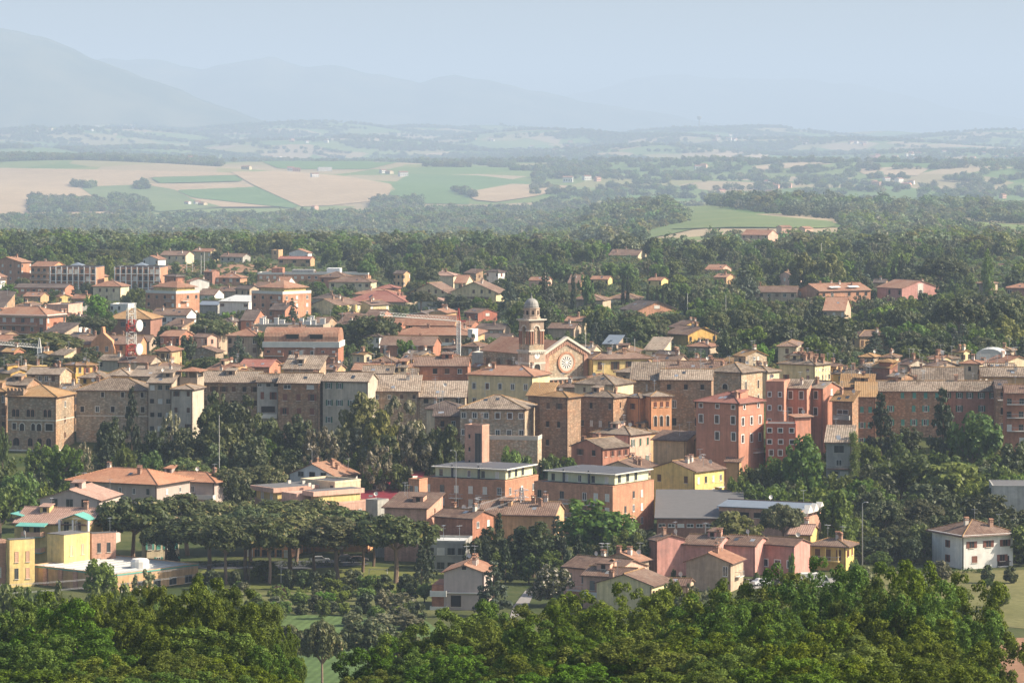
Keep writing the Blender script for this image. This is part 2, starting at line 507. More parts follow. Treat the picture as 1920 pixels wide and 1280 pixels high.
def ground_mat():
    N = NT('meadow and farmland')
    g = N.new('ShaderNodeNewGeometry'); p = g.outputs['Position']
    s = N.new('ShaderNodeSeparateXYZ'); N.put(p, s.inputs[0])
    flat = N.new('ShaderNodeCombineXYZ'); N.put(s.outputs[0], flat.inputs[0]); N.put(s.outputs[1], flat.inputs[1])
    mp = N.new('ShaderNodeMapping'); N.put(flat.outputs[0], mp.inputs[0]); mp.inputs['Scale'].default_value = (1/250, 1/420, 1); mp.inputs['Rotation'].default_value = (0, 0, .35)
    vo = N.new('ShaderNodeTexVoronoi'); N.put(mp.outputs[0], vo.inputs['Vector']); vo.inputs['Scale'].default_value = 1
    c = N.new('ShaderNodeSeparateColor'); N.put(vo.outputs['Color'], c.inputs[0])
    n1 = N.noise(flat.outputs[0], .05, 5, .65); n2 = N.noise(flat.outputs[0], .6, 4, .65)
    farm = N.ramp(c.outputs[0], [(.0, (.10, .16, .045)), (.30, (.17, .21, .07)), (.5, (.11, .18, .05)), (.68, (.22, .22, .085)), (.88, (.32, .25, .15)), (1, (.38, .30, .19))])
    near = N.mix(N.range(n1, .4, .62, 0, 1), (.045, .066, .020), (.095, .098, .038))
    near = N.mix(N.range(n2, .5, .75, 0, .6), near, (.05, .06, .022))
    col = N.mix(N.range(s.outputs[1], 2300, 3300, 0, 1), near, farm)
    f = N.math('MULTIPLY', N.range(n1, .3, .7, .82, 1.15), N.range(n2, .3, .7, .85, 1.12))
    N.bsdf(N.scale_col(col, f), .95, n2, .1, .5, .3)
    return N.m
GM = ground_mat()
_rows = np.concatenate([np.linspace(-300, 60, 12), np.linspace(75, 560, 40), np.linspace(570, 1120, 110), np.geomspace(1130, 58000, 380)])
_u = np.linspace(-1, 1, 300)
_u = np.sign(_u) * (np.abs(_u) * .62 + .38 * np.abs(_u) ** 4)
_hw = np.maximum(np.abs(_rows), 250) * .30 + 60
GX = _u[None, :] * _hw[:, None]; GY = np.repeat(_rows[:, None], len(_u), 1)
go = link_mesh('ground', grid_mesh('ground', GX, GY, ground(GX, GY), GM))
tag(go, 'rolling valley floor and farmland under the town', None, None, 'structure')

def field_mat(name, c1, c2, furrow=None, ang=0):
    N = NT(name)
    g = N.new('ShaderNodeNewGeometry')
    mp = N.new('ShaderNodeMapping'); N.put(g.outputs['Position'], mp.inputs[0]); mp.inputs['Rotation'].default_value = (0, 0, ang)
    n1 = N.noise(mp.outputs[0], .008, 5, .6); n2 = N.noise(mp.outputs[0], .5, 4, .7); n3 = N.noise(mp.outputs[0], .05, 4, .7)
    col = N.mix(N.range(N.math('ADD', N.math('MULTIPLY', n1, .7), N.math('MULTIPLY', n2, .3)), .35, .65, 0, 1), c1, c2)
    f = N.math('MULTIPLY', N.range(n2, .3, .7, .86, 1.1), N.range(n3, .3, .7, .84, 1.12))
    if furrow:
        s = N.new('ShaderNodeSeparateXYZ'); N.put(mp.outputs[0], s.inputs[0])
        w = N.math('SINE', N.math('MULTIPLY', s.outputs[0], 2 * math.pi / furrow))
        f = N.math('MULTIPLY', f, N.range(w, -1, 1, .84, 1.06))
    N.bsdf(N.scale_col(col, f), .95, n2, .1, .4, .2)
    return N.m
FM = {
 'tan': field_mat('ploughed tan soil', (.37, .265, .155), (.46, .34, .21), 26, .5),
 'tanlight': field_mat('pale stubble', (.42, .32, .20), (.48, .37, .25), 18, 1.0),
 'crop': field_mat('green crop', (.095, .17, .05), (.135, .205, .065), 14, .3),
 'grass': field_mat('grass field', (.12, .17, .06), (.17, .20, .08)),
 'lawn': field_mat('mown lawn', (.115, .135, .035), (.20, .19, .065)),
 'wheat': field_mat('young wheat', (.075, .125, .042), (.11, .16, .055), 1.6, .15),
 'meadow': field_mat('dry meadow grass', (.115, .125, .04), (.20, .175, .08)),
 'soil': field_mat('bare brown soil', (.26, .145, .085), (.31, .18, .11), 5, 0),
 'asphalt': field_mat('asphalt', (.075, .08, .09), (.10, .10, .11)),
 'road': field_mat('pale road', (.28, .26, .25), (.34, .32, .30)),
 'garden': field_mat('garden earth', (.11, .12, .045), (.19, .16, .08)),
}
def field(label, poly, mat, name='field', lift=.9, nx=26):
    """sheet of ground cover on the terrain; its outline given as the points one sees"""
    poly = [(float(a), float(b)) for a, b in poly]
    y0 = min(p[1] for p in poly); y1 = max(p[1] for p in poly)
    rows = np.linspace(y0 + .02, y1 - .02, max(4, int((y1 - y0) / 2.0) + 2))
    XS, YS = [], []
    for y in rows:
        xs = []
        for (ax, ay), (bx, by) in zip(poly, poly[1:] + poly[:1]):
            if (ay <= y < by) or (by <= y < ay):
                xs.append(ax + (y - ay) / (by - ay) * (bx - ax))
        if len(xs) < 2: continue
        line = [hit(px, y) for px in np.linspace(min(xs), max(xs), nx)]
        XS.append([p[0] for p in line]); YS.append([p[1] for p in line])
    X = np.array(XS)[::-1]; Y = np.array(YS)[::-1]
    # reversed so that rows go from far to near; orient upwards
    o = link_mesh(name, grid_mesh(name, X[::-1], Y[::-1], ground(X, Y)[::-1] + lift * .8 * (Y[::-1] / shallow(Y[::-1])), FM[mat]))
    tag(o, label, None, None, 'structure')
    return o
field('wide ploughed tan field below the dark wood', [(-40,315),(250,320),(430,324),(445,329),(282,333),(270,342),(262,346),(330,356),(465,346),(520,372),(560,390),(500,388),(420,360),(332,358),(250,368),(180,388),(215,402),(-40,402)], 'tan')
field('ploughed tan field running to a point below the white barn', [(432,322),(520,321),(640,330),(730,345),(742,356),(700,378),(620,386),(565,388),(520,368),(470,345)], 'tan')
field('narrow green crop strip across the tan fields', [(282,334),(440,330),(458,341),(300,345)], 'crop', lift=1.6)
field('green crop wedge below the narrow crop strip', [(330,358),(480,352),(560,388),(548,392),(360,372)], 'crop', lift=1.6)
field('pale grassy slope between tan field and river trees', [(150,352),(265,347),(325,356),(360,374),(420,390),(300,398),(200,384),(170,366)], 'grass', lift=1.3)
field('green meadow right of the farmhouses', [(735,346),(770,326),(900,330),(985,340),(1000,352),(880,362),(880,384),(790,382),(730,366)], 'crop')
field('small tan field above the river trees', [(872,362),(960,346),(1075,349),(1010,368),(930,380),(890,376)], 'tan', lift=1.3)
field('green field on the slope behind the farmhouses', [(490,303),(640,296),(750,304),(690,318),(560,318),(520,316)], 'crop')
field('pale stubble patch on the far slope', [(790,290),(840,285),(902,291),(880,297),(810,296)], 'tanlight')
field('tan field below the hill hamlet', [(1328,291),(1400,284),(1450,286),(1430,298),(1340,306)], 'tanlight')
field('tan field strip below the hill village', [(1405,313),(1510,303),(1520,310),(1440,321)], 'tanlight')
field('long pale field near the ridge on the far hills', [(1605,318),(1690,313),(1745,316),(1720,330),(1620,328)], 'tanlight')
field('grassy clearing in the wooded ridge', [(1240,392),(1330,388),(1420,404),(1560,416),(1570,428),(1480,430),(1400,418),(1330,424),(1260,440),(1205,450),(1215,436),(1300,414),(1238,404)], 'grass')
field('green field beyond the umbrella pines', [(1625,487),(1700,485),(1940,482),(1940,500),(1630,506)], 'crop', lift=.5)
field('ploughed brown field behind the apartment blocks', [(300,498),(520,496),(520,512),(300,514)], 'soil', lift=.5)
field('brown soil plot below the woods', [(905,490),(935,488),(938,516),(905,516)], 'soil', lift=.5)
field('mown lawn of the park under the umbrella pines', [(380,1068),(700,1062),(845,1070),(840,1106),(560,1110),(360,1094)], 'lawn', lift=.1)
field('asphalt car park behind the park pines', [(340,1056),(640,1050),(700,1058),(560,1068),(340,1066)], 'asphalt', name='parking_area', lift=.16)
field('young wheat field below the garden plots', [(480,1150),(800,1166),(880,1230),(860,1330),(460,1330)], 'wheat', lift=.35)
field('strip of young wheat beside the garden', [(690,1158),(800,1153),(800,1166),(700,1168)], 'wheat', lift=.6)
field('garden plots behind the wheat', [(440,1110),(830,1112),(820,1152),(460,1148)], 'garden', lift=.06)
field('meadow in front of the white villa', [(1560,1072),(1940,1068),(1940,1180),(1600,1150)], 'meadow', lift=.1)
field('bare brown soil at the edge of the oaks', [(1800,1200),(1960,1196),(1960,1420),(1780,1420)], 'soil', lift=.3)
field('pale road between the houses', [(985,1108),(1003,1108),(985,1150),(955,1162),(962,1138)], 'road', name='road', lift=.2)
field('yard before the pink row houses', [(1380,1086),(1600,1084),(1600,1100),(1380,1104)], 'road', name='yard', lift=.14)
field('road behind the yellow house', [(1590,1008),(1760,1010),(1740,1030),(1600,1030)], 'road', name='road', lift=.14)

def mountain(label, prof, D, depth, seed):
    N = NT('mountain forest')
    g = N.new('ShaderNodeNewGeometry')
    n = N.noise(g.outputs['Position'], .002, 6, .65)
    N.bsdf(N.mix(N.range(n, .4, .65, 0, 1), (.045, .065, .03), (.13, .13, .07)), .95, None, .1)
    r = np.random.RandomState(seed)
    xs = np.linspace(-700, 2620, 260)
    pxs = np.array([p[0] for p in prof]); pys = np.array([p[1] for p in prof])
    top = np.interp(xs, pxs, pys)
    for fr, am in ((37, 2.2), (17, 1.3), (8, .8)):
        top = top + am * np.sin(xs / fr + r.rand() * 6) * np.clip((260 - top) / 60, 0, 1)
    zr = (YH - top) * D / F
    t = np.linspace(-1, 1, 41)
    X = np.repeat(((xs - 960) * D / F)[None, :], 41, 0); Y = D + t[:, None] * depth + 0 * X
    prof_ = (np.cos(np.clip(np.abs(t), 0, 1) * math.pi) * .5 + .5) ** .9
    gul = np.zeros_like(X)
    for k in range(9):
        gul += np.sin(X / (170 + 130 * k) + Y / (420 + 100 * k) * r.choice([-1, 1]) + r.rand() * 6) * (9 + 3.5 * k)
    base = -210.0
    Z = base + (zr[None, :] - base) * prof_[:, None] + gul * (prof_ * (1 - prof_) * 4 * .35)[:, None]
    o = link_mesh('mountain', grid_mesh('mountain', X, Y, Z, N.m))
    tag(o, label, None, None, 'structure')
mountain('high mountain shoulder sloping down in haze', [(-700,140),(-300,30),(-60,44),(0,52),(70,68),(130,90),(200,118),(280,150),(350,176),(430,203),(520,236),(600,262),(2700,300)], 24500, 3000, 1)
mountain('middle hazy mountain chain with several peaks', [(-700,200),(0,150),(200,108),(290,114),(380,131),(440,114),(510,109),(570,127),(640,121),(700,139),(790,157),(850,139),(900,146),(1000,172),(1080,186),(1300,225),(1500,262),(2700,300)], 35000, 3900, 2)
mountain('faint far mountain chain at the hazy horizon', [(-700,250),(500,240),(900,215),(1060,180),(1180,152),(1250,140),(1330,143),(1420,150),(1520,149),(1600,157),(1700,182),(1800,205),(1920,225),(2200,215),(2700,240)], 47000, 4800, 3)

# haze: one closed box of even air round the camera and everything seen, under the sky
hb = MB(); hb.box(-20000, 20000, -320, 59000, -280, 1000)
N = NT('haze'); pv = N.new('ShaderNodeVolumePrincipled')
pv.inputs['Color'].default_value = (*HAZE_COLOR, 1); pv.inputs['Density'].default_value = HAZE_DENSITY
pv.inputs['Anisotropy'].default_value = 0.0
N.put(pv.outputs[0], N.out.inputs['Volume'])
tag(hb.build('haze', N.m), 'pale bluish summer haze over the valley', None, None, 'stuff')

# ------------------------------------------------------------------ building kit
_cache = {}
def cached(key, fn):
    if key not in _cache: _cache[key] = fn()
    return _cache[key]
# style: (surround, frame, fill, open shutters, arched)
STY = {
 'dk': (None, 'brown', 'dark', None, 0), 'wf': (None, 'white', 'glass', None, 0), 'wfs': ('trim', 'white', 'glass', None, 0),
 'gs': (None, 'white', 'glass', 'green', 0), 'bs': (None, 'brown', 'glass', 'brown', 0), 'rs': (None, 'redbrown', 'glass', 'redbrown', 0),
 'bc': (None, 'brown', 'brown', None, 0), 'rc': (None, 'redbrown', 'redbrown', None, 0), 'gc': (None, 'green', 'green', None, 0), 'tc': (None, 'teal', 'teal', None, 0),
 'ts': (None, 'white', 'glass', 'teal', 0), 'kc': (None, 'greysh', 'greysh', None, 0), 'wc': (None, 'white', 'roller', None, 0), 'pc': (None, 'rollerpink', 'rollerpink', None, 0),
 'sb': ('white', 'brown', 'glass', None, 0), 'sbc': ('white', 'brown', 'brown', None, 0), 'sk': ('white', 'greysh', 'glass', None, 0), 'st': ('trim', 'brown', 'dark', None, 0),
 'ar': ('trim', 'brown', 'dark', None, 1), 'arb': ('chim', 'brown', 'dark', None, 1), 'gr': (None, 'greysh', 'glass', None, 0),
}
def arch_pts(w, h, n=8):
    r = w / 2
    return [(-r, 0), (r, 0)] + [(r * math.cos(math.pi * k / n), h - r + r * math.sin(math.pi * k / n)) for k in range(n + 1)]
def window_mesh(w, h, sty):
    sur, fr, fill, sh, arch = STY[sty]
    b = MB()
    mats = [M[fr], M[fill], M[sur] if sur else M['trim']]
    def ring(wo, ho, wi, hi, zo, y, mi):
        b.box(-wo/2, -wi/2, y, .03, -zo, ho - zo, mi); b.box(wi/2, wo/2, y, .03, -zo, ho - zo, mi)
        b.box(-wi/2, wi/2, y, .03, hi, ho - zo, mi)
        if zo > 0: b.box(-wi/2, wi/2, y, .03, -zo, 0, mi)
    if arch:
        P = arch_pts(w, h); Q = [(x * 1.32, z * 1.09 if z > 0 else z) for x, z in P]
        b.add([(x, -.035, z) for x, z in P], [tuple(range(len(P)))], 1)
        n = len(P)
        b.add([(x, -.10, z) for x, z in P] + [(x, -.10, z) for x, z in Q] + [(x, .02, z) for x, z in P] + [(x, .02, z) for x, z in Q],
              [(i, n + i, n + (i + 1), i + 1) for i in range(1, n - 1)] + [(n + i, 3*n + i, 3*n + i + 1, n + i + 1) for i in range(1, n - 1)] + [(i, i + 1, 2*n + i + 1, 2*n + i) for i in range(1, n - 1)] + [(0, n - 1, 2*n - 1, n)], 2)
        b.box(-.035, .035, -.07, 0, 0, h * .95, 0)
    else:
        b.box(-w/2 + .06, w/2 - .06, -.03, .03, .06, h - .06, 1)
        ring(w, h, w - .14, h - .07, 0, -.075, 0)
        b.box(-w/2 + .07, w/2 - .07, -.075, .03, 0, .07, 0)
        if fill == 'glass':
            b.box(-.04, .04, -.06, .03, .07, h - .07, 0)
        elif fill not in ('dark',):
            for k in range(1, 5):
                z = h * k / 5
                b.box(-w/2 + .08, w/2 - .08, -.05, -.028, z - .03, z + .03, 0)
        if sur:
            ring(w + .36, h + .36, w + .01, h + .01, .18, -.09, 2)
        b.box(-w/2 - .12, w/2 + .12, -.16, .03, -.10, -.005, 2)
    return b.mesh('window', mats)
def shutter_mesh(w, h, m):
    b = MB()
    b.box(-w/2, w/2, -.06, 0, 0, h)
    for k in range(6):
        z = h * (k + .5) / 6
        b.box(-w/2 + .05, w/2 - .05, -.085, -.06, z - .05, z + .05)
    return b.mesh('shutter', [M[m]])
def put_window(root, x, y, z, rz, w, h, sty, shutters=True):
    w = round(w, 2); h = round(h, 2)
    o = link_mesh('window', cached(('w', w, h, sty), lambda: window_mesh(w, h, sty)), root, (x, y, z), rz)
    sh = STY[sty][3]
    if sh and shutters:
        sm = cached(('s', w, h, sh), lambda: shutter_mesh(w * .5, h, sh))
        for s in (-1, 1):
            link_mesh('shutter', sm, o, (s * w * .77, 0, 0))
    return o
def chimney_mesh(kind):
    b = MB(); w = .42
    b.box(-w, w, -w * .8, w * .8, -1.2, 1.1, 0)
    b.box(-w - .1, w + .1, -w * .8 - .1, w * .8 + .1, 1.1, 1.22, 1)
    for sx in (-1, 1):
        for sy in (-1, 1):
            b.box(sx * w * .75 - .08, sx * w * .75 + .08, sy * w * .55 - .08, sy * w * .55 + .08, 1.22, 1.5, 0)
    b.slab([[(-w - .12, -w, 1.62), (w + .12, -w, 1.62), (w + .12, 0, 1.85), (-w - .12, 0, 1.85)], [(-w - .12, 0, 1.85), (w + .12, 0, 1.85), (w + .12, w, 1.62), (-w - .12, w, 1.62)]], .13, 1)
    return b.mesh('chimney', [M['chim'] if kind == 0 else M['chimw'], RF['terracotta']])
def antenna_mesh():
    b = MB()
    b.tube([(0, 0, -.8), (0, 0, 3.0)], .045, 5)
    b.tube([(-.7, 0, 2.8), (.7, 0, 2.8)], .035, 4)
    for k in range(5):
        b.tube([(-.6 + .3 * k, -.35, 2.8), (-.6 + .3 * k, .35, 2.8)], .025, 4)
    b.tube([(0, -.5, 2.2), (0, .5, 2.2)], .03, 4)
    return b.mesh('antenna', [M['metal']])
def dish_mesh():
    b = MB()
    b.tube([(0, 0, -.5), (0, 0, .6)], .04, 5)
    n = 10
    ring = lambda r, y: [(r * math.cos(2 * math.pi * k / n), y, .8 + r * math.sin(2 * math.pi * k / n)) for k in range(n)]
    b.add(ring(.5, -.25) + ring(.28, -.12) + [(0, -.08, .8)], [(k, (k + 1) % n, n + (k + 1) % n, n + k) for k in range(n)] + [(n + k, n + (k + 1) % n, 2 * n) for k in range(n)])
    return b.mesh('satellite_dish', [M['offwhite']])

D_OLD = [0]
FOOT = []     # (label, D, xl, xr, ytop, ybottom, cx, cy, radius)
WARN = []
def roof_faces(kind, L, W, ze, tp, o):
    """list of top polygons of the roof, and gable polygons of the wall, local x in +-L/2, y in +-W/2"""
    x, y = L / 2, W / 2
    X, Y = x + o, y + o
    zl = ze - o * tp
    g = []
    if kind == 'hip':
        if L >= W:
            r = ze + y * tp; e = max(x - y, .05)
            fs = [[(-X,-Y,zl),(X,-Y,zl),(e,0,r),(-e,0,r)], [(X,Y,zl),(-X,Y,zl),(-e,0,r),(e,0,r)], [(X,-Y,zl),(X,Y,zl),(e,0,r)], [(-X,Y,zl),(-X,-Y,zl),(-e,0,r)]]
        else:
            r = ze + x * tp; e = max(y - x, .05)
            fs = [[(X,-Y,zl),(X,Y,zl),(0,e,r),(0,-e,r)], [(-X,Y,zl),(-X,-Y,zl),(0,-e,r),(0,e,r)], [(-X,-Y,zl),(X,-Y,zl),(0,-e,r)], [(X,Y,zl),(-X,Y,zl),(0,e,r)]]
        return fs, g, r
    if kind == 'gx':      # ridge along x: gables on the +-x faces
        r = ze + y * tp; O = o * .6
        fs = [[(-x-O,-Y,zl),(x+O,-Y,zl),(x+O,0,r),(-x-O,0,r)], [(x+O,Y,zl),(-x-O,Y,zl),(-x-O,0,r),(x+O,0,r)]]
        g = [[(x,-y,ze),(x,y,ze),(x,0,r)], [(-x,y,ze),(-x,-y,ze),(-x,0,r)]]
        return fs, g, r
    if kind == 'gy':      # ridge along y: gable on the front face
        r = ze + x * tp; O = o * .6
        fs = [[(X,-y-O,zl),(X,y+O,zl),(0,y+O,r),(0,-y-O,r)], [(-X,y+O,zl),(-X,-y-O,zl),(0,-y-O,r),(0,y+O,r)]]
        g = [[(-x,-y,ze),(x,-y,ze),(0,-y,r)], [(x,y,ze),(-x,y,ze),(0,y,r)]]
        return fs, g, r
    if kind == 'sb':      # shed falling towards the front
        r = ze + W * tp
        fs = [[(-X,-Y,zl),(X,-Y,zl),(X,Y,r + o*tp),(-X,Y,r + o*tp)]]
        g = [[(x,-y,ze),(x,y,ze),(x,y,r)], [(-x,y,ze),(-x,-y,ze),(-x,y,r)], [(x,y,ze),(-x,y,ze),(-x,y,r),(x,y,r)]]
        return fs, g, r
    if kind == 'sr':      # shed falling towards +x
        r = ze + L * tp
        fs = [[(X,-Y,zl),(X,Y,zl),(-X,Y,r + o*tp),(-X,-Y,r + o*tp)]]
        g = [[(-x,-y,ze),(x,-y,ze),(-x,-y,r)], [(x,y,ze),(-x,y,ze),(-x,y,r)], [(-x,y,ze),(-x,-y,ze),(-x,-y,r),(-x,y,r)]]
        return fs, g, r
    raise ValueError(kind)
def roof_height(kind, tp, L, W, ze, x, y):
    if kind == 'hip': return ze + min(L/2 - abs(x), W/2 - abs(y)) * tp
    if kind == 'gx': return ze + (W/2 - abs(y)) * tp
    if kind == 'gy': return ze + (L/2 - abs(x)) * tp
    if kind == 'sb': return ze + (y + W/2) * tp
    if kind == 'sr': return ze + (L/2 - x) * tp
    return ze
ALT = {'gs': ['gs','gs','gc'], 'bs': ['bs','bs','bc','dk'], 'rs': ['rs','rs','rc'], 'wf': ['wf','wf','wc','gr'], 'wfs': ['wfs','wfs','wfs','sbc'], 'gr': ['gr','gr','wc','dk'], 'dk': ['dk','dk','dk','bc','wf'], 'wc': ['wc','wc','gr','wf'],
       'bc': ['bc','bc','bs','dk'], 'rc': ['rc','rc','rs'], 'gc': ['gc','gs'], 'tc': ['tc','ts','tc'], 'ts': ['ts','ts','tc'], 'kc': ['kc','kc','gr'], 'sb': ['sb','sb','sbc','sk'], 'pc': ['pc','pc','gr'], 'st': ['st','st','wfs']}
def win_grid(root, face, L, W, H, spec, near):
    """spec: (cols, rows, style, drop of the top row under the eave, storey, w, h, margin, skip chance)"""
    cols, rows, sty = spec[:3]
    drop = spec[3] if len(spec) > 3 else .7
    fh = spec[4] if len(spec) > 4 else 3.2
    w = spec[5] if len(spec) > 5 else 1.0
    h = spec[6] if len(spec) > 6 else 1.5
    mg = spec[7] if len(spec) > 7 else .09
    sk = spec[8] if len(spec) > 8 else .05
    n = L if face == 'f' else W
    for r in range(rows):
        zt = H - drop - r * fh
        if zt - h < .3: break
        for c in range(cols):
            if sk and rnd.random() < sk: continue
            t = -n/2 + n * (mg + (1 - 2*mg) * ((c + .5) / cols)) if cols < 2 or mg > .3 else -n/2 + n * (mg + (1 - 2*mg) * c / (cols - 1))
            st = rnd.choice(ALT.get(sty, [sty]))
            t += rnd.uniform(-.12, .12) if D_OLD[0] else 0
            if face == 'f': put_window(root, t, -W/2, zt - h, 0, w, h, st, near)
            else: put_window(root, L/2, t, zt - h, R(90), w, h, st, near)
def dormer(root, u, v, z, wm, rm):
    w, l = rnd.uniform(.9, 1.6), rnd.uniform(2.0, 3.2)
    b = MB(); b.box(u - w, u + w, v - .6, v + l, z - 1.5, z + 1.25)
    o = b.build('dormer', wm, root)
    q = MB(); q.slab([[(u - w - .25, v - .95, z + 1.3), (u + w + .25, v - .95, z + 1.3), (u + w + .25, v + l, z + 1.75), (u - w - .25, v + l, z + 1.75)]], .16)
    q.build('dormer_roof', rm, o)
    link_mesh('dormer_window', cached(('w', .9, .9, 'dk'), lambda: window_mesh(.9, .9, 'dk')), o, (u, v - .6, z + .15))
def B(label, D, xl, xc, xr, ye, a, wall='cream', roof='hip', tile='old', pitch=18, fw=None, rw=None, depth=None, yb=None, chim=1, ant=0,
      over=.55, name='house', cat='house', group=None, pw=None, parapet=None, extra=None, base=None, gutter=True, trimband=None):
    """A building given by what one sees of it: near corner at column xc with the eave at row ye, the front face running off to column xl,
    the flank to column xr; a = how far the front is turned away (degrees); D metres off. It is built there at its real size."""
    s = F / D; ar = R(a)
    L = (xc - xl) / s / max(math.cos(ar), .15)
    Wd = depth if depth else (xr - xc) / s / max(math.sin(ar), .15)
    cx0, cy0 = (xc - 960) / s, D
    e1 = Vector((math.cos(ar), -math.sin(ar), 0)); e2 = Vector((math.sin(ar), math.cos(ar), 0))
    c = Vector((cx0, cy0, 0)) - e1 * (L / 2) + e2 * (Wd / 2)
    zg = min(gz(*(c + e1 * (sx * L/2) + e2 * (sy * Wd/2)).xy) for sx in (-1, 1) for sy in (-1, 1)) - .4
    if base is not None: zg = max(zg, (YH - base) / s)
    ze = (YH - ye) / s
    H = ze - zg
    if not 2.2 < H < 30 or L > 75 or Wd > 60 or Wd < 2.5 or L < 2.5: WARN.append((label[:40], round(H, 1), round(L, 1), round(Wd, 1)))
    root = empty(name, (c.x, c.y, zg), -ar)
    tag(root, label, cat, group)
    wm = W[wall]
    tp = math.tan(R(pitch))
    b = MB()
    x, y = L/2, Wd/2
    top = H
    if roof == 'flat':
        b.box(-x, x, -y, y, 0, H)
        b.build('wall', wm, root)
        ph = parapet if parapet is not None else .5
        q = MB(); t = .28; p = .05
        q.box(-x-p, x+p, -y-p, -y+t, H, H+ph); q.box(-x-p, x+p, y-t, y+p, H, H+ph); q.box(-x-p, -x+t, -y+t, y-t, H, H+ph); q.box(x-t, x+p, -y+t, y-t, H, H+ph)
        q.build('parapet', M[trimband] if trimband else wm, root)
        rr = MB(); rr.box(-x+t, x-t, -y+t, y-t, H - .05, H + .06)
        rr.build('roof', RF.get(tile) or M[tile], root)
        zr = H + ph
    else:
        fs, g, zr = roof_faces(roof, L, Wd, H, tp, over)
        b.add([(-x,-y,0),(x,-y,0),(x,y,0),(-x,y,0),(-x,-y,H),(x,-y,H),(x,y,H),(-x,y,H)], [(0,1,5,4),(1,2,6,5),(2,3,7,6),(3,0,4,7)])
        for p in g: b.add(p, [tuple(range(len(p)))])
        b.build('wall', wm, root)
        rr = MB(); rr.slab([[(p[0], p[1], p[2] + .22) for p in f] for f in fs], .2)
        ro = rr.build('roof', RF.get(tile) or M[tile], root)
        if roof == 'hip' or roof in ('gx', 'gy'):
            # ridge and hip tiles
            k = MB(); e = abs(L - Wd) / 2
            rz_ = zr + .25
            if roof == 'gx': k.tube([(-x - over*.6, 0, rz_), (x + over*.6, 0, rz_)], .16, 5)
            elif roof == 'gy': k.tube([(0, -y - over*.6, rz_), (0, y + over*.6, rz_)], .16, 5)
            else:
                A = (e, 0) if L >= Wd else (0, e)
                k.tube([(-A[0], -A[1], rz_), (A[0], A[1], rz_)], .15, 5)
                for sx in (-1, 1):
                    for sy in (-1, 1):
                        tx, ty = (sx * A[0], 0) if L >= Wd else (0, sy * A[1])
                        k.tube([(sx * (x + over), sy * (y + over), H - over * tp + .26), (tx, ty, rz_)], .14, 5)
            k.build('ridge_tile_row', RF['rust'] if tile in ('old', 'oldpale', 'brown') else (RF.get(tile) or M['gutter']), ro)
        if gutter:
            k = MB(); o_ = over + .04; zg_ = H - over * tp + .02
            if roof in ('hip', 'gx', 'sb'): k.tube([(-x - over, -y - o_, zg_ + .05), (x + over, -y - o_, zg_ + .05)], .09, 5)
            if roof in ('hip', 'gy', 'sr'): k.tube([(x + o_, -y - over, zg_ + .05), (x + o_, y + over, zg_ + .05)], .09, 5)
            k.tube([(x - .25, -y - .1, zg_), (x - .25, -y - .1, .1)], .07, 5)
            k.build('gutter', M['gutter'], root)
    near = D < 1060
    D_OLD[0] = 880 < D < 1060
    old = D < 1060 and roof in ('hip', 'gx', 'gy', 'sb') and L * Wd > 50
    if old and rnd.random() < .30:
        u, v = rnd.uniform(-.25, .25) * L, rnd.uniform(-.22, -.05) * Wd
        dormer(root, u, v, roof_height(roof, tp, L, Wd, H, u, v), wm, RF.get(tile) or RF['old'])
    if roof in ('hip', 'gx', 'sb') and rnd.random() < (.6 if D < 1100 else .35):
        for k in range(rnd.randint(1, 2)):
            u, v = rnd.uniform(-.32, .32) * L, -Wd/2 + rnd.uniform(.16, .34) * Wd
            sk = MB(); zs = lambda yy: roof_height('gx' if roof != 'sb' else 'sb', tp, L, Wd, H, u, yy) + .27
            if abs(u) < L/2 - Wd * .35 or roof != 'hip':
                sk.slab([[(u - .45, v - .6, zs(v - .6)), (u + .45, v - .6, zs(v - .6)), (u + .45, v + .6, zs(v + .6)), (u - .45, v + .6, zs(v + .6))]], .12)
                sk.build('skylight', M['glass'] if rnd.random() < .6 else M['metal'], root)
    if D < 1060 and name != 'hall': ant += rnd.randint(0, 2)
    if fw:
        for sp in (fw if isinstance(fw, list) else [fw]): win_grid(root, 'f', L, Wd, H, sp, near)
    if rw:
        for sp in (rw if isinstance(rw, list) else [rw]): win_grid(root, 'r', L, Wd, H, sp, near)
    for k in range(chim):
        u, v = rnd.uniform(-.36, .36) * L, rnd.uniform(-.25, .3) * Wd
        zz = roof_height(roof, tp, L, Wd, H, u, v)
        kk = rnd.randint(0, 1)
        link_mesh('chimney', cached(('c', kk), lambda: chimney_mesh(kk)), root, (u, v, zz + .1), rnd.choice([0, R(90)]))
    for k in range(ant):
        u, v = rnd.uniform(-.4, .4) * L, rnd.uniform(-.1, .35) * Wd
        zz = roof_height(roof, tp, L, Wd, H, u, v)
        if rnd.random() < .25: link_mesh('satellite_dish', cached('dish', dish_mesh), root, (u, v, zz + .4), rnd.uniform(-.5, .9))
        else: link_mesh('antenna', cached('ant', antenna_mesh), root, (u, v, zz + .2), rnd.uniform(0, 3))
    FOOT.append((label, D, xl, max(xr, xc), ye - (zr - H) * s - 4, yb if yb else ye + 30, c.x, c.y, .5 * math.hypot(L, Wd)))
    d = dict(root=root, L=L, W=Wd, H=H, s=s, c=c, a=ar, zg=zg, wm=wm, ze=ze)
    if extra: extra(d)
    return d
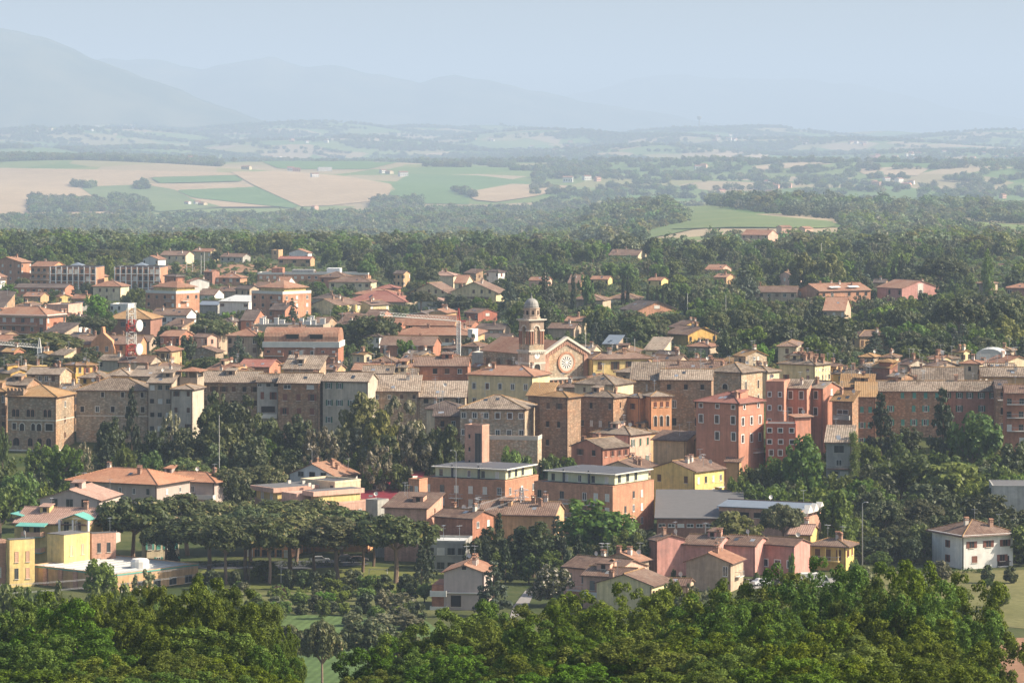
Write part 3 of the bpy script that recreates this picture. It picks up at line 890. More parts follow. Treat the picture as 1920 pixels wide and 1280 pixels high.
def balcony(d, face, t, z, w, dp=1.1, mat='offwhite', rail='metal', solid=False):
    """t 0..1 along the face, z floor above base"""
    L, Wd = d['L'], d['W']
    b = MB(); b.box(-w/2, w/2, -dp, 0, -.15, 0)
    loc, rz = ((-L/2 + L * t, -Wd/2, z), 0) if face == 'f' else ((L/2, -Wd/2 + Wd * t, z), R(90))
    o = b.build('balcony', M[mat] if mat in M else W[mat], d['root'], loc, rz)
    k = MB()
    if solid:
        k.box(-w/2, w/2, -dp, -dp + .1, 0, .95); k.box(-w/2, -w/2 + .1, -dp + .1, 0, 0, .95); k.box(w/2 - .1, w/2, -dp + .1, 0, 0, .95)
    else:
        k.box(-w/2, w/2, -dp, -dp + .05, .9, .98); k.box(-w/2, -w/2 + .05, -dp, 0, .9, .98); k.box(w/2 - .05, w/2, -dp, 0, .9, .98)
        n = max(4, int(w / .35))
        for i in range(n + 1):
            xx = -w/2 + (w - .04) * i / n
            k.box(xx, xx + .04, -dp, -dp + .04, 0, .9)
    k.build('railing', M[rail] if rail in M else W[rail], o)
    return o
def band(d, z0, z1, mat, proud=.06, name='cornice'):
    b = MB(); x, y = d['L']/2, d['W']/2; p = proud
    b.box(-x-p, x+p, -y-p, -y, z0, z1); b.box(x, x+p, -y, y, z0, z1)
    return b.build(name, M[mat] if mat in M else W[mat], d['root'])
def block(d, name, mat, x0, x1, y0, y1, z0, z1, parent=None):
    """extra box volume in fractions of the footprint (x, y) and metres (z)"""
    L, Wd = d['L'], d['W']
    b = MB(); b.box(-L/2 + L*x0, -L/2 + L*x1, -Wd/2 + Wd*y0, -Wd/2 + Wd*y1, z0, z1)
    return b.build(name, M[mat] if mat in M else (W.get(mat) or RF[mat]), parent or d['root'])
def canopy(d, name, mat, kind, x0, x1, y0, y1, z, pitch=18, over=.5, t=.2):
    """a smaller roof set on the building"""
    L, Wd = d['L'], d['W']
    l, w = L * (x1 - x0), Wd * (y1 - y0)
    fs, g, zr = roof_faces(kind, l, w, z, math.tan(R(pitch)), over)
    cx, cy = -L/2 + L * (x0 + x1) / 2, -Wd/2 + Wd * (y0 + y1) / 2
    b = MB(); b.slab([[(p[0] + cx, p[1] + cy, p[2] + .2) for p in f] for f in fs], t)
    o = b.build(name, RF.get(mat) or M[mat], d['root'])
    if g:
        k = MB()
        for p in g: k.add([(q[0] + cx, q[1] + cy, q[2]) for q in p], [tuple(range(len(p)))])
        k.build('gable', d['wm'], o)
    return o

LAND = []
def landmark(px, D):
    return min(LAND, key=lambda l: math.hypot((l[0] - 960) * l[1] / F - (px - 960) * D / F, (l[1] - D) * .8))[2]
WN = {'stone': 'stone', 'stone_pale': 'pale stone', 'stone_brown': 'brown stone', 'grey': 'grey', 'beige': 'beige', 'cream': 'cream', 'yellow_pale': 'pale yellow', 'tan': 'tan', 'ochre': 'ochre', 'brick': 'brick', 'white': 'white', 'pink_pale': 'pale pink', 'orange': 'orange'}
TN = {'old': 'weathered', 'oldpale': 'pale tiled', 'rust': 'orange-lichened', 'brown': 'brown', 'terracotta': 'terracotta', 'dark': 'dark', 'red': 'red'}
def infill(n, xr, Dr, Hr, walls, tiles, where, group, size=(34, 62)):
    c = 0
    for i in range(n * 30):
        if c >= n: break
        D = rnd.uniform(*Dr); px = rnd.uniform(*xr); s = F / D
        w1 = rnd.uniform(*size) * 6.8 / 7 * (s / 6.8); Hh = rnd.uniform(*Hr); a = rnd.choice([rnd.uniform(8, 24), rnd.uniform(28, 52)])
        x = (px - 960) / s
        zt = gz(x, D) + Hh; ye = YH - zt * s
        l = w1 * .62; r = w1 * .38
        rad = w1 / s * .62
        bad = False
        for (lab, bD, xl, xr_, y0, y1, cx, cy, br) in FOOT:
            if math.hypot(cx - x, cy - D - 4) < br + rad * .75: bad = True; break
            if bD > D and px + r > xl and px - l < xr_ and ye - 14 < y0 + (y1 - y0) * .5 and ye - 14 > y0 - 90: bad = True; break
        if bad: continue
        wl, tl = rnd.choice(walls), rnd.choice(tiles)
        lb = 'small %s house, %s roof, %s near %s' % (WN[wl], TN[tl], where, landmark(px, D))
        if len(lb.replace('-', ' ').split()) > 15: lb = '%s house with %s roof near %s' % (WN[wl], TN[tl], landmark(px, D))
        B(lb, D, px - l, px, px + r, ye, a, wl, rnd.choice(['gx', 'gx', 'hip', 'sb', 'gy']), tl, rnd.uniform(16, 21), (rnd.randint(1, 3), 2, rnd.choice(['dk', 'gc', 'bc', 'wf'])), (rnd.randint(1, 2), 2, rnd.choice(['dk', 'wf', 'rc'])), yb=ye + 18, chim=rnd.randint(0, 2), ant=rnd.randint(0, 1), group=group)
        c += 1
    return c

# ------------------------------------------------------------------ old town: front row on the scarp
OLD = 'houses of the old town front'
def F1(d):
    band(d, d['H'] - 6.2, d['H'] - 5.95, 'trim'); band(d, d['H'] - 14.0, d['H'] - 13.7, 'trim')
    for t, z, st, w, h in [(.13,3.3,'arb',.9,1.9),(.21,3.3,'arb',.9,1.9),(.43,3.3,'arb',.9,1.9),(.52,3.3,'arb',.9,1.9),(.78,3.3,'arb',.9,1.9),(.87,3.3,'arb',.9,1.9),
                           (.14,6.9,'st',1,1.6),(.30,6.9,'ar',1.2,1.9),(.53,6.9,'ar',1,1.8),(.65,6.9,'ar',1.2,1.9),(.86,6.9,'st',2.0,1.8),
                           (.18,10.6,'arb',1.7,2.0),(.47,10.6,'arb',1.3,2.1),(.66,10.6,'arb',1.3,2.1),(.85,10.6,'arb',1.3,2.1),(.18,14.2,'arb',1.3,2.2),(.47,14.2,'arb',1.3,2.2)]:
        if d['H'] - z - h > 1: put_window(d['root'], -d['L']/2 + d['L'] * t, -d['W']/2, d['H'] - z - h, 0, w, h, st)
    b = MB()
    x0 = -d['L']/2
    b.box(x0 - .1, x0 + 4.4, -d['W']/2 - .12, -d['W']/2 + 4, d['H'] - .4, d['H'] + 1.4)
    for k in range(5): b.box(x0 - .1 + k * 1.0, x0 + .45 + k * 1.0, -d['W']/2 - .12, -d['W']/2 + .3, d['H'] + 1.4, d['H'] + 2.1)
    b.build('crenellated_turret', W['stone_brown'], d['root'])
B('tall stone palace with rows of arched windows and a crenellated corner', 930, 11, 105, 115, 744, 14, 'stone', 'hip', 'rust', 20, depth=13, yb=852, name='palazzo', cat='palace', extra=F1, chim=0, rw=(1,3,'dk',1.5,4))
B('narrow brown house edge beside the crenellated stone palace', 945, -30, 10, 10, 734, 8, 'stone_brown', 'hip', 'rust', depth=10, fw=(2,4,'dk',1,3.4,.9,1.8), yb=840)
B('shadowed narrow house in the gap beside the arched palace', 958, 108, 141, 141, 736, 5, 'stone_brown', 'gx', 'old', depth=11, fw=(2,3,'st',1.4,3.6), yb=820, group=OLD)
def F3(d): band(d, d['H'] - 6.8, d['H'] - 6.5, 'trim')
B('broad stone house with brick-framed windows and hipped tile roof', 942, 141, 279, 279, 732, 6, 'stone_pale', 'hip', 'old', 20, [(4,1,'st',.5,3,.8,1.3),(5,1,'st',4.2,3,1.0,1.5)], depth=14, yb=815, extra=F3, chim=1, ant=1)
B('flat-fronted greyish tall house with a grid of dim windows', 934, 278, 322, 322, 718, 8, 'greybrown', 'sb', 'old', 14, (3,4,'gr',.6,3.5,1.1,1.2,.16), depth=10, yb=822, chim=0)
B('tall grey house with a narrow sunlit flank below the roof lookout', 930, 321, 361, 368, 730, 14, 'grey', 'hip', 'old', 16, (2,3,'bc',.5,4.2,.8,1.3,.22), depth=9, yb=825, chim=0)
def altana(d): 
    canopy(d, 'lookout_roof', 'terracotta', 'hip', -.05, 1.05, -.05, 1.05, d['H'] + 1.9, 15)
    for t in (0, .45, .93): block(d, 'post', 'greybrown', t, t + .07, 0, .1, d['H'], d['H'] + 1.95)
    block(d, 'back_wall', 'greybrown', 0, 1, .9, 1, d['H'], d['H'] + 1.95)
B('small roof lookout with open sides on top of the grey house', 940, 336, 370, 373, 710, 12, 'greybrown', 'flat', 'greyroof', depth=6, chim=0, extra=altana, yb=718, base=735, parapet=.3)
B('long stone house with brown shutters above the dark trees', 952, 374, 484, 484, 717, 5, 'stone_grey', 'gx', 'old', 20, (6,2,'bs',1.1,3.6,1.0,1.4,.06), depth=13, yb=775, chim=2, ant=3)
B('narrow whitish house with glazed veranda beside rubble house', 945, 482, 523, 523, 716, 4, 'concrete', 'gx', 'old', 18, [(2,1,'rc',2.6,3,.9,1.9,.25),(3,1,'dk',.4,3,1.1,.8,.12),(1,1,'gr',6.3,3,3.6,1.6,.1)], depth=10, yb=777, chim=1, extra=lambda d: balcony(d, 'f', .5, d['H'] - 9.2, 5.2, 1.3, 'offwhite', 'offwhite', True))
B('rubble brick house with red shutters and rows of roof lights', 940, 521, 598, 605, 718, 9, 'stone_brown', 'gx', 'oldpale', 24, [(2,1,'wf',.5,3,1.9,1.1,.22),(3,2,'rc',2.9,3.6,1.1,1.7,.16)], depth=9, yb=780, chim=1, ant=1)
B('upper weathered house rising behind the rubble house', 955, 531, 598, 606, 692, 9, 'stone_grey', 'sb', 'oldpale', 17, None, depth=9, yb=708, chim=1, ant=2)
B('plain grey house with dark green shutters and pale tiled roof', 938, 604, 690, 701, 715, 14, 'grey', 'gx', 'oldpale', 22, [(4,3,'gs',.5,4.4,.9,1.5,.14,.25)], depth=9, yb=785, chim=1, ant=1, rw=(1,1,'dk',3,3))
B('cream house with brown shutters behind the low ribbed roof', 965, 680, 737, 737, 700, 3, 'yellow_pale', 'gx', 'old', 20, (2,1,'rs',.8,3,1.1,1.8,.3), depth=9, yb=716, chim=1)
B('cream house adjoining the red brick block', 968, 736, 781, 781, 705, 3, 'cream', 'gx', 'old', 20, (1,1,'rc',.6,3,1.1,1.7), depth=9, yb=720, chim=0, ant=1)
B('low house with a long ribbed roof of pale barrel tiles', 945, 699, 785, 785, 733, 2, 'stone', 'sb', 'oldpale', 22, (4,1,'dk',1,3,.8,1.1), depth=8, yb=775, chim=1, ant=1)
B('red brick block with two rows of dark square windows', 975, 776, 877, 880, 686, 3, 'brick', 'gx', 'brown', 18, (4,3,'dk',.7,3.4,1.2,1.4,.15), depth=12, yb=735, chim=0, name='apartment_block', cat='building', extra=lambda d: (band(d, d['H'] - 2.9, d['H'] - 2.6, 'brick_dark'), band(d, d['H'] - 3.9, d['H'] - 3.7, 'brick_dark')))
B('low shed roof of mixed tiles below the red brick block', 945, 786, 872, 872, 744, 2, 'stone_pale', 'sb', 'oldpale', 22, (3,1,'dk',.5,3,1.2,1.2,.15), depth=8, yb=765, chim=0, ant=1)
B('little cream house with dark roof beside the grey stone hospital', 930, 800, 866, 866, 766, 2, 'cream', 'hip', 'dark', 18, (2,1,'dk',.6,3,.9,1.0,.3), depth=9, yb=790, chim=1)
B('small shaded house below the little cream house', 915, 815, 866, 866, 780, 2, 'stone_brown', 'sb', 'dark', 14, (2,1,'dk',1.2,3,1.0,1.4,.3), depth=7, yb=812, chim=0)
B('tall pale yellow palace with three rows of white-framed windows', 962, 877, 998, 1031, 705, 24, 'yellow_pale', 'hip', 'terracotta', 20, (5,3,'wfs',2.2,4.1,1.0,1.6,.10), (3,3,'wfs',2.2,4.1,.7,1.6,.2), yb=775, name='palazzo', cat='palace', chim=2, ant=3)
B('grey stone building with white-framed paired windows and hipped roof', 902, 862, 984, 993, 767, 10, 'stone_pale', 'hip', 'old', 20, [(6,3,'wfs',1.0,4.2,1.1,1.4,.06)], depth=15, yb=838, name='palazzo', cat='building', chim=0, rw=(1,1,'dk',2,3))
def lifttower(d):
    put_window(d['root'], d['L'] * .27, -d['W']/2, .5, 0, d['L'] * .36, d['H'] - 2.2, 'gr')
    for k in range(3): put_window(d['root'], -d['L'] * .22, -d['W']/2, d['H'] - 3 - 3.1 * k, 0, .5, 1.0, 'dk')
    put_window(d['root'], d['L']/2, 0, .4, R(90), 1.2, 4.5, 'ar'); put_window(d['root'], d['L']/2, .2, 6.2, R(90), .8, 2.4, 'dk')
B('modern brick lift tower with a tall dark glass strip', 868, 871, 904, 917, 799, 30, 'brick_pink', 'flat', 'greyroof', fw=None, yb=868, name='lift_tower', cat='tower', chim=0, extra=lifttower, parapet=.3)
def terracewall(d):
    band(d, d['H'] - .4, d['H'] + .6, 'trim', .1, 'railing')
    for t in (.35, .62, .88): put_window(d['root'], -d['L']/2 + d['L'] * t, -d['W']/2, .3, 0, 2.6, 4.0, 'ar')
B('arcaded terrace wall in front of the grey stone building', 884, 910, 1008, 1012, 822, 10, 'stone_pale', 'flat', 'greyroof', depth=6, chim=0, extra=terracewall, yb=855, name='terrace_wall', cat='wall', parapet=.2)

# polygonal stone block and the orange wing
B('tall weathered stone bastion house with one sunlit flank', 905, 1012, 1064, 1090, 745, 32, 'stone_brown', 'hip', 'rust', 17, (2,4,'bs',1.5,4.6,.9,1.5,.3), (1,0,'dk'), yb=850, chim=0, group=OLD)
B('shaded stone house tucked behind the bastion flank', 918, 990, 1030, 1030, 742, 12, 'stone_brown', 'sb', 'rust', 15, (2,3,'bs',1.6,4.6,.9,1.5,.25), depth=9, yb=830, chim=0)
B('middle stone bastion house with two narrow slit windows in sun', 915, 1086, 1150, 1177, 745, 30, 'stone_brown', 'hip', 'old', 17, (4,3,'gr',1.5,4.5,.8,1.5,.1,.2), (1,3,'dk',1.4,4.5,.6,1.5,.3), yb=830, chim=1)
B('orange plastered wing with a sunlit side next to the stone bastions', 920, 1174, 1199, 1222, 745, 38, 'orange', 'hip', 'old', 17, (1,3,'rc',1.6,4.4,.8,1.4), None, yb=800, chim=0)
B('orange house with tall arched stair windows under a hipped roof', 918, 1205, 1221, 1260, 743, 68, 'orange', 'hip', 'old', 17, None, [(3,1,'rc',1.4,3,.7,1.3,.2),(3,1,'ar',5.0,3,.8,2.6,.2)], yb=800, chim=0, ant=1)
B('long high stone wall house with small square windows beneath ribbed tiles', 950, 1238, 1334, 1338, 712, 6, 'stone_brown', 'gx', 'oldpale', 22, [(3,1,'dk',1.2,3,1.0,1.4,.18),(2,2,'dk',5.4,4.6,1.1,2.0,.28)], depth=11, yb=804, chim=0)
B('lower stone house with ribbed eave next to the long stone wall', 955, 1184, 1241, 1241, 712, 5, 'stone', 'sb', 'oldpale', 20, (1,1,'dk',1.2,3,.4,1.6), depth=10, yb=745, chim=0, ant=1)
B('grey stone house with a broad hipped roof behind the ribbed eaves', 985, 1156, 1238, 1270, 700, 30, 'stone_grey', 'hip', 'old', 19, (3,1,'dk',1,3,.9,1.4,.2), None, yb=715, chim=1)
B('cream house with a wide grey hipped roof under the rose window', 940, 1078, 1150, 1190, 721, 28, 'cream', 'hip', 'old', 20, (3,1,'dk',1.0,3,.6,1.2,.25), None, yb=735, chim=0)
B('small dark-roofed house below the church front', 958, 1042, 1088, 1092, 726, 14, 'beige', 'hip', 'brown', 18, None, depth=9, yb=735, chim=1)
B('stone tower house with a pyramid roof and cream sunlit flank', 972, 1333, 1390, 1434, 698, 34, 'stone_pale', 'hip', 'oldpale', 22, [(1,1,'ar',3.2,3,1.6,1.5,.36),(1,1,'dk',7.0,3,.7,1.6,.25)], [(2,2,'ar',2.5,4,.8,2.2,.2)], yb=760, chim=1, ant=1)
def redhouse(d):
    band(d, d['H'] - 3.1, d['H'] - 2.9, 'salmon')
    balcony(d, 'r', .72, d['H'] - 12.4, 3.4)
B('brick red house with white window surrounds and hipped red roof', 882, 1308, 1385, 1437, 756, 36, 'salmon', 'hip', 'red', 19, [(3,1,'sb',.5,3,.9,.9,.12),(3,2,'sb',3.2,4.0,1.1,1.9,.12)], [(2,1,'sb',.6,3,.8,.9,.22),(3,2,'sb',3.6,4.2,1.0,1.9,.16)], yb=838, chim=1, extra=redhouse)
B('tall salmon house with small white-edged windows at its tower end', 915, 1436, 1470, 1477, 716, 14, 'salmon', 'flat', 'terracotta', depth=9, fw=(2,4,'sb',2.6,3.4,.7,1.1,.2), yb=795, chim=0, ant=1, parapet=.2)
B('salmon house with brown shutters below a weathered gable roof', 918, 1472, 1513, 1524, 728, 20, 'salmon', 'sb', 'oldpale', 20, (2,3,'sb',.8,4.2,1.0,1.9,.26), None, yb=800, chim=1)
B('salmon house whose sunlit gable faces away from the red house', 920, 1519, 1543, 1579, 728, 44, 'salmon', 'gx', 'oldpale', 22, (1,3,'sb',.8,4.2,1.1,1.9), (1,1,'wc',.3,3,.9,1.6), yb=830, chim=1)
B('low deep red annexe with flat roof below the salmon houses', 885, 1436, 1492, 1493, 796, 6, 'red', 'flat', 'greyroof', depth=8, fw=[(3,2,'sb',.9,2.8,1.0,1.0,.12),(3,1,'sb',6.2,3,.9,1.3,.2)], yb=862, chim=0, parapet=.25)
B('slanting pink lean-to wall beside the deep red annexe', 900, 1482, 1490, 1522, 782, 60, 'salmon', 'sr', 'terracotta', 8, None, None, yb=810, chim=0)
B('narrow brown house with orange lichened roof and stacked verandas', 915, 1562, 1598, 1612, 752, 26, 'stone_brown', 'sb', 'rust', 24, [(1,1,'wf',2.2,3,3.0,1.2),(1,1,'gr',6.0,3,3.4,1.7)], None, yb=805, chim=1, ant=1, extra=lambda d: balcony(d, 'f', .5, d['H'] - 4.6, 4.4, .8, 'concrete', 'concrete', True))
B('dark red recessed house between gable and veranda house', 925, 1546, 1566, 1566, 748, 10, 'red', 'gx', 'old', 18, (1,3,'dk',1,3.6,.9,1.3), depth=9, yb=838, chim=0, extra=lambda d: (balcony(d, 'f', .5, d['H'] - 6.4, 2.6), balcony(d, 'f', .5, d['H'] - 10.2, 2.6)))
B('orange-roofed low house wedged behind the veranda house', 938, 1578, 1636, 1640, 726, 8, 'stone_brown', 'sb', 'rust', 18, None, depth=8, yb=745, chim=1, ant=1)
B('brown stone house with teal shutters at the end of the brick row', 930, 1606, 1642, 1642, 744, 6, 'stone_brown', 'sb', 'rust', 18, (2,3,'tc',2.5,4,.9,1.5,.3), depth=9, yb=830, chim=0)
def ivyhouse(d):
    balcony(d, 'f', .5, d['H'] - 6.3, 5.8, 1.0, 'brick_dark', 'metal')
B('small grey house with iron-glazed lower floor at the scarp foot', 872, 1550, 1597, 1601, 829, 10, 'concrete', 'sb', 'oldpale', 24, [(1,1,'wf',.8,3,2.4,1.8),(1,1,'wf',4.2,3,1.4,1.6),(2,1,'gr',7.0,3,2.0,1.4,.3)], depth=7, yb=903, chim=0, extra=ivyhouse)
B('long brick row house with green shutters and patched orange roof', 950, 1638, 1768, 1768, 733, 2, 'stone_brown', 'gx', 'old', 21, [(6,1,'tc',.4,3,.9,1.5,.08,.2),(6,2,'ts',3.8,3.6,.9,1.6,.08,.3)], depth=11, yb=830, chim=2, ant=4)
B('further brick row house with green shutters beside the tall cypress', 952, 1767, 1872, 1874, 733, 3, 'brick_dark', 'gx', 'old', 21, [(5,1,'gs',.4,3,.9,1.5,.1,.2),(5,2,'gc',3.8,3.6,.9,1.6,.1,.3)], depth=11, yb=820, chim=1, ant=2)
B('brick house with stacked balconies at the photo edge', 925, 1886, 1945, 1945, 737, 4, 'brick', 'gx', 'brown', 18, (3,4,'gr',1.4,3.3,1.2,1.5,.12), depth=10, yb=828, chim=1, extra=lambda d: [balcony(d, 'f', .45, d['H'] - 2.8 - 3.4 * k, 6.5) for k in range(3)])
B('narrow shadowed house between the brick rows', 945, 1868, 1890, 1890, 728, 2, 'stone_brown', 'gx', 'dark', 18, (1,3,'dk',1,4,.8,1.8), depth=10, yb=810, chim=0, extra=lambda d: balcony(d, 'f', .5, d['H'] - 3.0, 2.4))

# ------------------------------------------------------------------ old town roofs behind the front
B('ochre gabled house at the photo edge among old roofs', 1000, -20, 20, 52, 700, 50, 'ochre', 'gx', 'old', 18, None, None, yb=715, chim=1, ant=1)
B('bright yellow box house on the skyline of the old roofs', 1010, 49, 60, 86, 687, 55, 'yellow', 'flat', 'terracotta', yb=704, chim=1, ant=1, parapet=.2)
B('stone house with loggia windows among the old roofs', 985, 48, 112, 120, 702, 14, 'stone_pale', 'gx', 'old', 18, (4,1,'dk',.4,3,1.0,1.5,.2), depth=9, yb=722, chim=2, ant=2)
B('old dark roofed house behind the crenellated palace', 970, 0, 50, 58, 722, 15, 'stone_brown', 'gx', 'old', 18, None, depth=9, yb=735, chim=1, ant=1)
B('yellowish house with grey hip roof near the red and white mast', 1000, 148, 192, 197, 708, 12, 'ochre', 'hip', 'old', 20, (2,1,'dk',.4,3,.9,1.2,.25), depth=10, yb=718, chim=1, ant=1)
B('yellow house with a peaked tile roof before the red and white mast', 1005, 195, 242, 248, 704, 14, 'yellow', 'hip', 'oldpale', 22, None, depth=10, yb=712, chim=1, ant=1)
B('stone house with ragged roof left of the roof lookout', 985, 245, 322, 330, 706, 8, 'stone_pale', 'sb', 'old', 12, (3,1,'dk',.6,3,.8,1.0,.2), depth=9, yb=718, chim=2, ant=1)
B('cream house with brown hip roof behind the stone front', 1020, 280, 296, 338, 688, 58, 'yellow_pale', 'hip', 'brown', 20, None, (3,2,'rs',.8,3,.9,1.3,.2), yb=705, chim=1)
B('grey low house before the cream hip roofed house', 1035, 222, 282, 290, 680, 12, 'greybrown', 'gx', 'brown', 17, None, depth=10, yb=690, chim=1, ant=1)
B('beige gabled house behind the long stone house', 1010, 384, 420, 470, 695, 48, 'cream', 'gx', 'terracotta', 18, None, None, yb=705, chim=1, ant=2)
B('second beige gabled house with tan roof behind the stone row', 1000, 408, 440, 482, 703, 48, 'tan', 'gx', 'terracotta', 17, None, None, yb=712, chim=1)
B('house with a bright red roof between trees and brick flats', 1080, 446, 505, 520, 688, 14, 'brick', 'gx', 'red', 16, None, depth=12, yb=700, chim=0)
B('little brown roofed dormer house behind the cream houses', 1015, 697, 738, 742, 678, 10, 'brick', 'hip', 'brown', 20, (2,1,'dk',.4,3,1.2,1.0,.25), depth=8, yb=692, chim=1)
B('terracotta roof peeping between the cream houses and the brick block', 1000, 660, 715, 725, 694, 10, 'tan', 'gx', 'terracotta', 18, None, depth=9, yb=700, chim=2, ant=2)
B('second terracotta roof behind the cream houses', 1005, 722, 772, 780, 694, 10, 'tan', 'gx', 'terracotta', 17, None, depth=9, yb=700, chim=1, ant=1)
B('small tan gable house behind the pale yellow palace', 1000, 884, 900, 916, 688, 45, 'tan', 'gx', 'terracotta', 18, None, (1,1,'dk',.2,3), yb=700, chim=0, ant=1)
B('grey lean-to house by the church nave wall', 1040, 885, 914, 920, 664, 12, 'concrete', 'flat', 'whiteroof', depth=10, fw=None, yb=690, chim=0)
B('brown roofed houses block behind the stone tower house', 1000, 1236, 1358, 1368, 697, 8, 'beige', 'gx', 'brown', 18, None, depth=14, yb=702, chim=3, ant=2)
B('house with reddish roof behind the church side palace', 1025, 1222, 1272, 1292, 678, 22, 'beige', 'gx', 'brown', 19, None, None, yb=685, chim=2, ant=1)
B('dark ridged house with chimneys right of the church side palace', 1040, 1226, 1258, 1284, 668, 40, 'beige', 'gx', 'dark', 20, None, None, yb=680, chim=2)
B('roof patchwork house with pale chimneys before the umbrella pines', 1020, 1290, 1350, 1366, 686, 15, 'beige', 'gx', 'terracotta', 18, None, None, yb=692, chim=3, ant=2)
B('stone gable house with a small paired window near the pines', 1032, 1378, 1398, 1440, 668, 52, 'stone_pale', 'gx', 'rust', 19, (1,1,'dk',.6,3), (2,2,'wc',.2,2,.7,1.0,.32), yb=690, chim=1, ant=2)
B('cream house with ramshackle roof left of the chimney palace', 1000, 1392, 1438, 1464, 697, 34, 'cream', 'hip', 'old', 18, (2,2,'dk',.8,3.4,.9,1.6,.25), (2,2,'dk',.8,3.4,.7,1.4,.25), yb=725, chim=2, ant=2, extra=lambda d: balcony(d, 'r', .6, d['H'] - 4, 3.2))
def chimneys(d):
    for k in range(14):
        u = rnd.uniform(-.30, .48) * d['L']; v = rnd.uniform(-.3, .35) * d['W']
        link_mesh('chimney', cached(('c', 0), lambda: chimney_mesh(0)), d['root'], (u, v, roof_height('hip', math.tan(R(17)), d['L'], d['W'], d['H'], u, v) + .3))
B('cream palace with a forest of brick chimneys on its roof', 1012, 1464, 1528, 1562, 684, 32, 'yellow_pale', 'hip', 'old', 17, [(2,1,'rc',1.2,3,.8,.7,.2),(2,2,'rc',3.0,4,.9,2.0,.2)], [(5,1,'wf',1.2,3,.6,.6,.1),(5,2,'wf',3,4,.7,1.4,.1)], yb=728, name='palazzo', cat='palace', chim=0, ant=3, extra=chimneys)
def turret(d):
    block(d, 'turret_wall', 'brick', .35, 1.0, .1, .9, d['H'] - .5, d['H'] + 1.6)
    canopy(d, 'turret_roof', 'rust', 'hip', .3, 1.05, .05, .95, d['H'] + 1.6, 18)
B('square brick roof turret with orange pyramid roof', 985, 1637, 1668, 1686, 690, 32, 'brick_dark', 'sb', 'rust', 16, None, (1,1,'dk',.6,3,1.2,1.2), yb=705, chim=0, extra=turret, base=725)
B('arched gable roof house in front of the square turret', 972, 1668, 1690, 1714, 707, 46, 'stone_brown', 'gx', 'old', 18, None, None, yb=714, chim=1)
B('big grey weathered roof above the brick row', 975, 1712, 1806, 1814, 713, 6, 'beige', 'gx', 'old', 22, None, depth=14, yb=722, chim=2, ant=2)
B('grey gabled house with a window among the upper roofs', 1010, 1684, 1704, 1745, 684, 52, 'grey', 'gx', 'brown', 19, None, (2,1,'dk',.4,3,.8,1.0,.3), yb=695, chim=1, ant=2)
B('wide beige gabled roof house on the upper skyline', 1000, 1738, 1756, 1802, 687, 56, 'beige', 'gx', 'brown', 16, None, None, yb=696, chim=2, ant=3)
B('yellow gable wall house behind the beige gable', 1030, 1745, 1760, 1786, 674, 48, 'yellow_pale', 'gx', 'terracotta', 18, None, None, yb=682, chim=1)
B('small cream box house with low roof beside white terrace house', 1000, 1803, 1836, 1846, 682, 20, 'cream', 'hip', 'terracotta', 14, (1,1,'dk',.8,3,.8,1.2), depth=7, yb=704, chim=1, ant=1)
def whitevault(d):
    b = MB(); n = 8; x, y = d['L']/2, d['W']/2
    for k in range(n):
        a0, a1 = math.pi * k / n, math.pi * (k + 1) / n
        b.add([(x * math.cos(a0), -y, d['H'] + 1.5 * math.sin(a0)), (x * math.cos(a1), -y, d['H'] + 1.5 * math.sin(a1)), (x * math.cos(a1), y, d['H'] + 1.5 * math.sin(a1)), (x * math.cos(a0), y, d['H'] + 1.5 * math.sin(a0))], [(0,1,2,3)])
    b.add([(x * math.cos(math.pi * k / n), -y, d['H'] + 1.5 * math.sin(math.pi * k / n)) for k in range(n + 1)], [tuple(range(n + 1))])
    b.build('vaulted_roof', M['whiteroof'], d['root'])
B('white terrace house with an arched white canopy roof', 1050, 1832, 1878, 1886, 664, 15, 'white', 'flat', 'whiteroof', depth=10, fw=(2,1,'gr',.6,3,1.6,1.4,.2), yb=682, chim=0, extra=whitevault, parapet=.1)
B('cream gabled house at the photo edge on the upper skyline', 1000, 1850, 1880, 1945, 682, 55, 'cream', 'gx', 'terracotta', 17, None, None, yb=695, chim=1, ant=2)
B('long tan roof with low walls at the end of the upper roofs', 980, 1842, 1945, 1945, 706, 3, 'tan', 'gx', 'old', 18, None, depth=12, yb=715, chim=2, ant=3)
B('pale roof house before the cream gable at the edge', 990, 1846, 1900, 1910, 694, 10, 'cream', 'gx', 'oldpale', 17, None, depth=9, yb=700, chim=1, ant=1)
B('roofs with dormer between turret and chimney palace', 985, 1588, 1640, 1650, 706, 14, 'beige', 'gx', 'old', 19, None, depth=10, yb=716, chim=1, ant=2)
B('brown roof house in front of the chimney palace', 968, 1580, 1630, 1640, 716, 10, 'tan', 'gx', 'brown', 16, None, depth=9, yb=722, chim=1, ant=1)

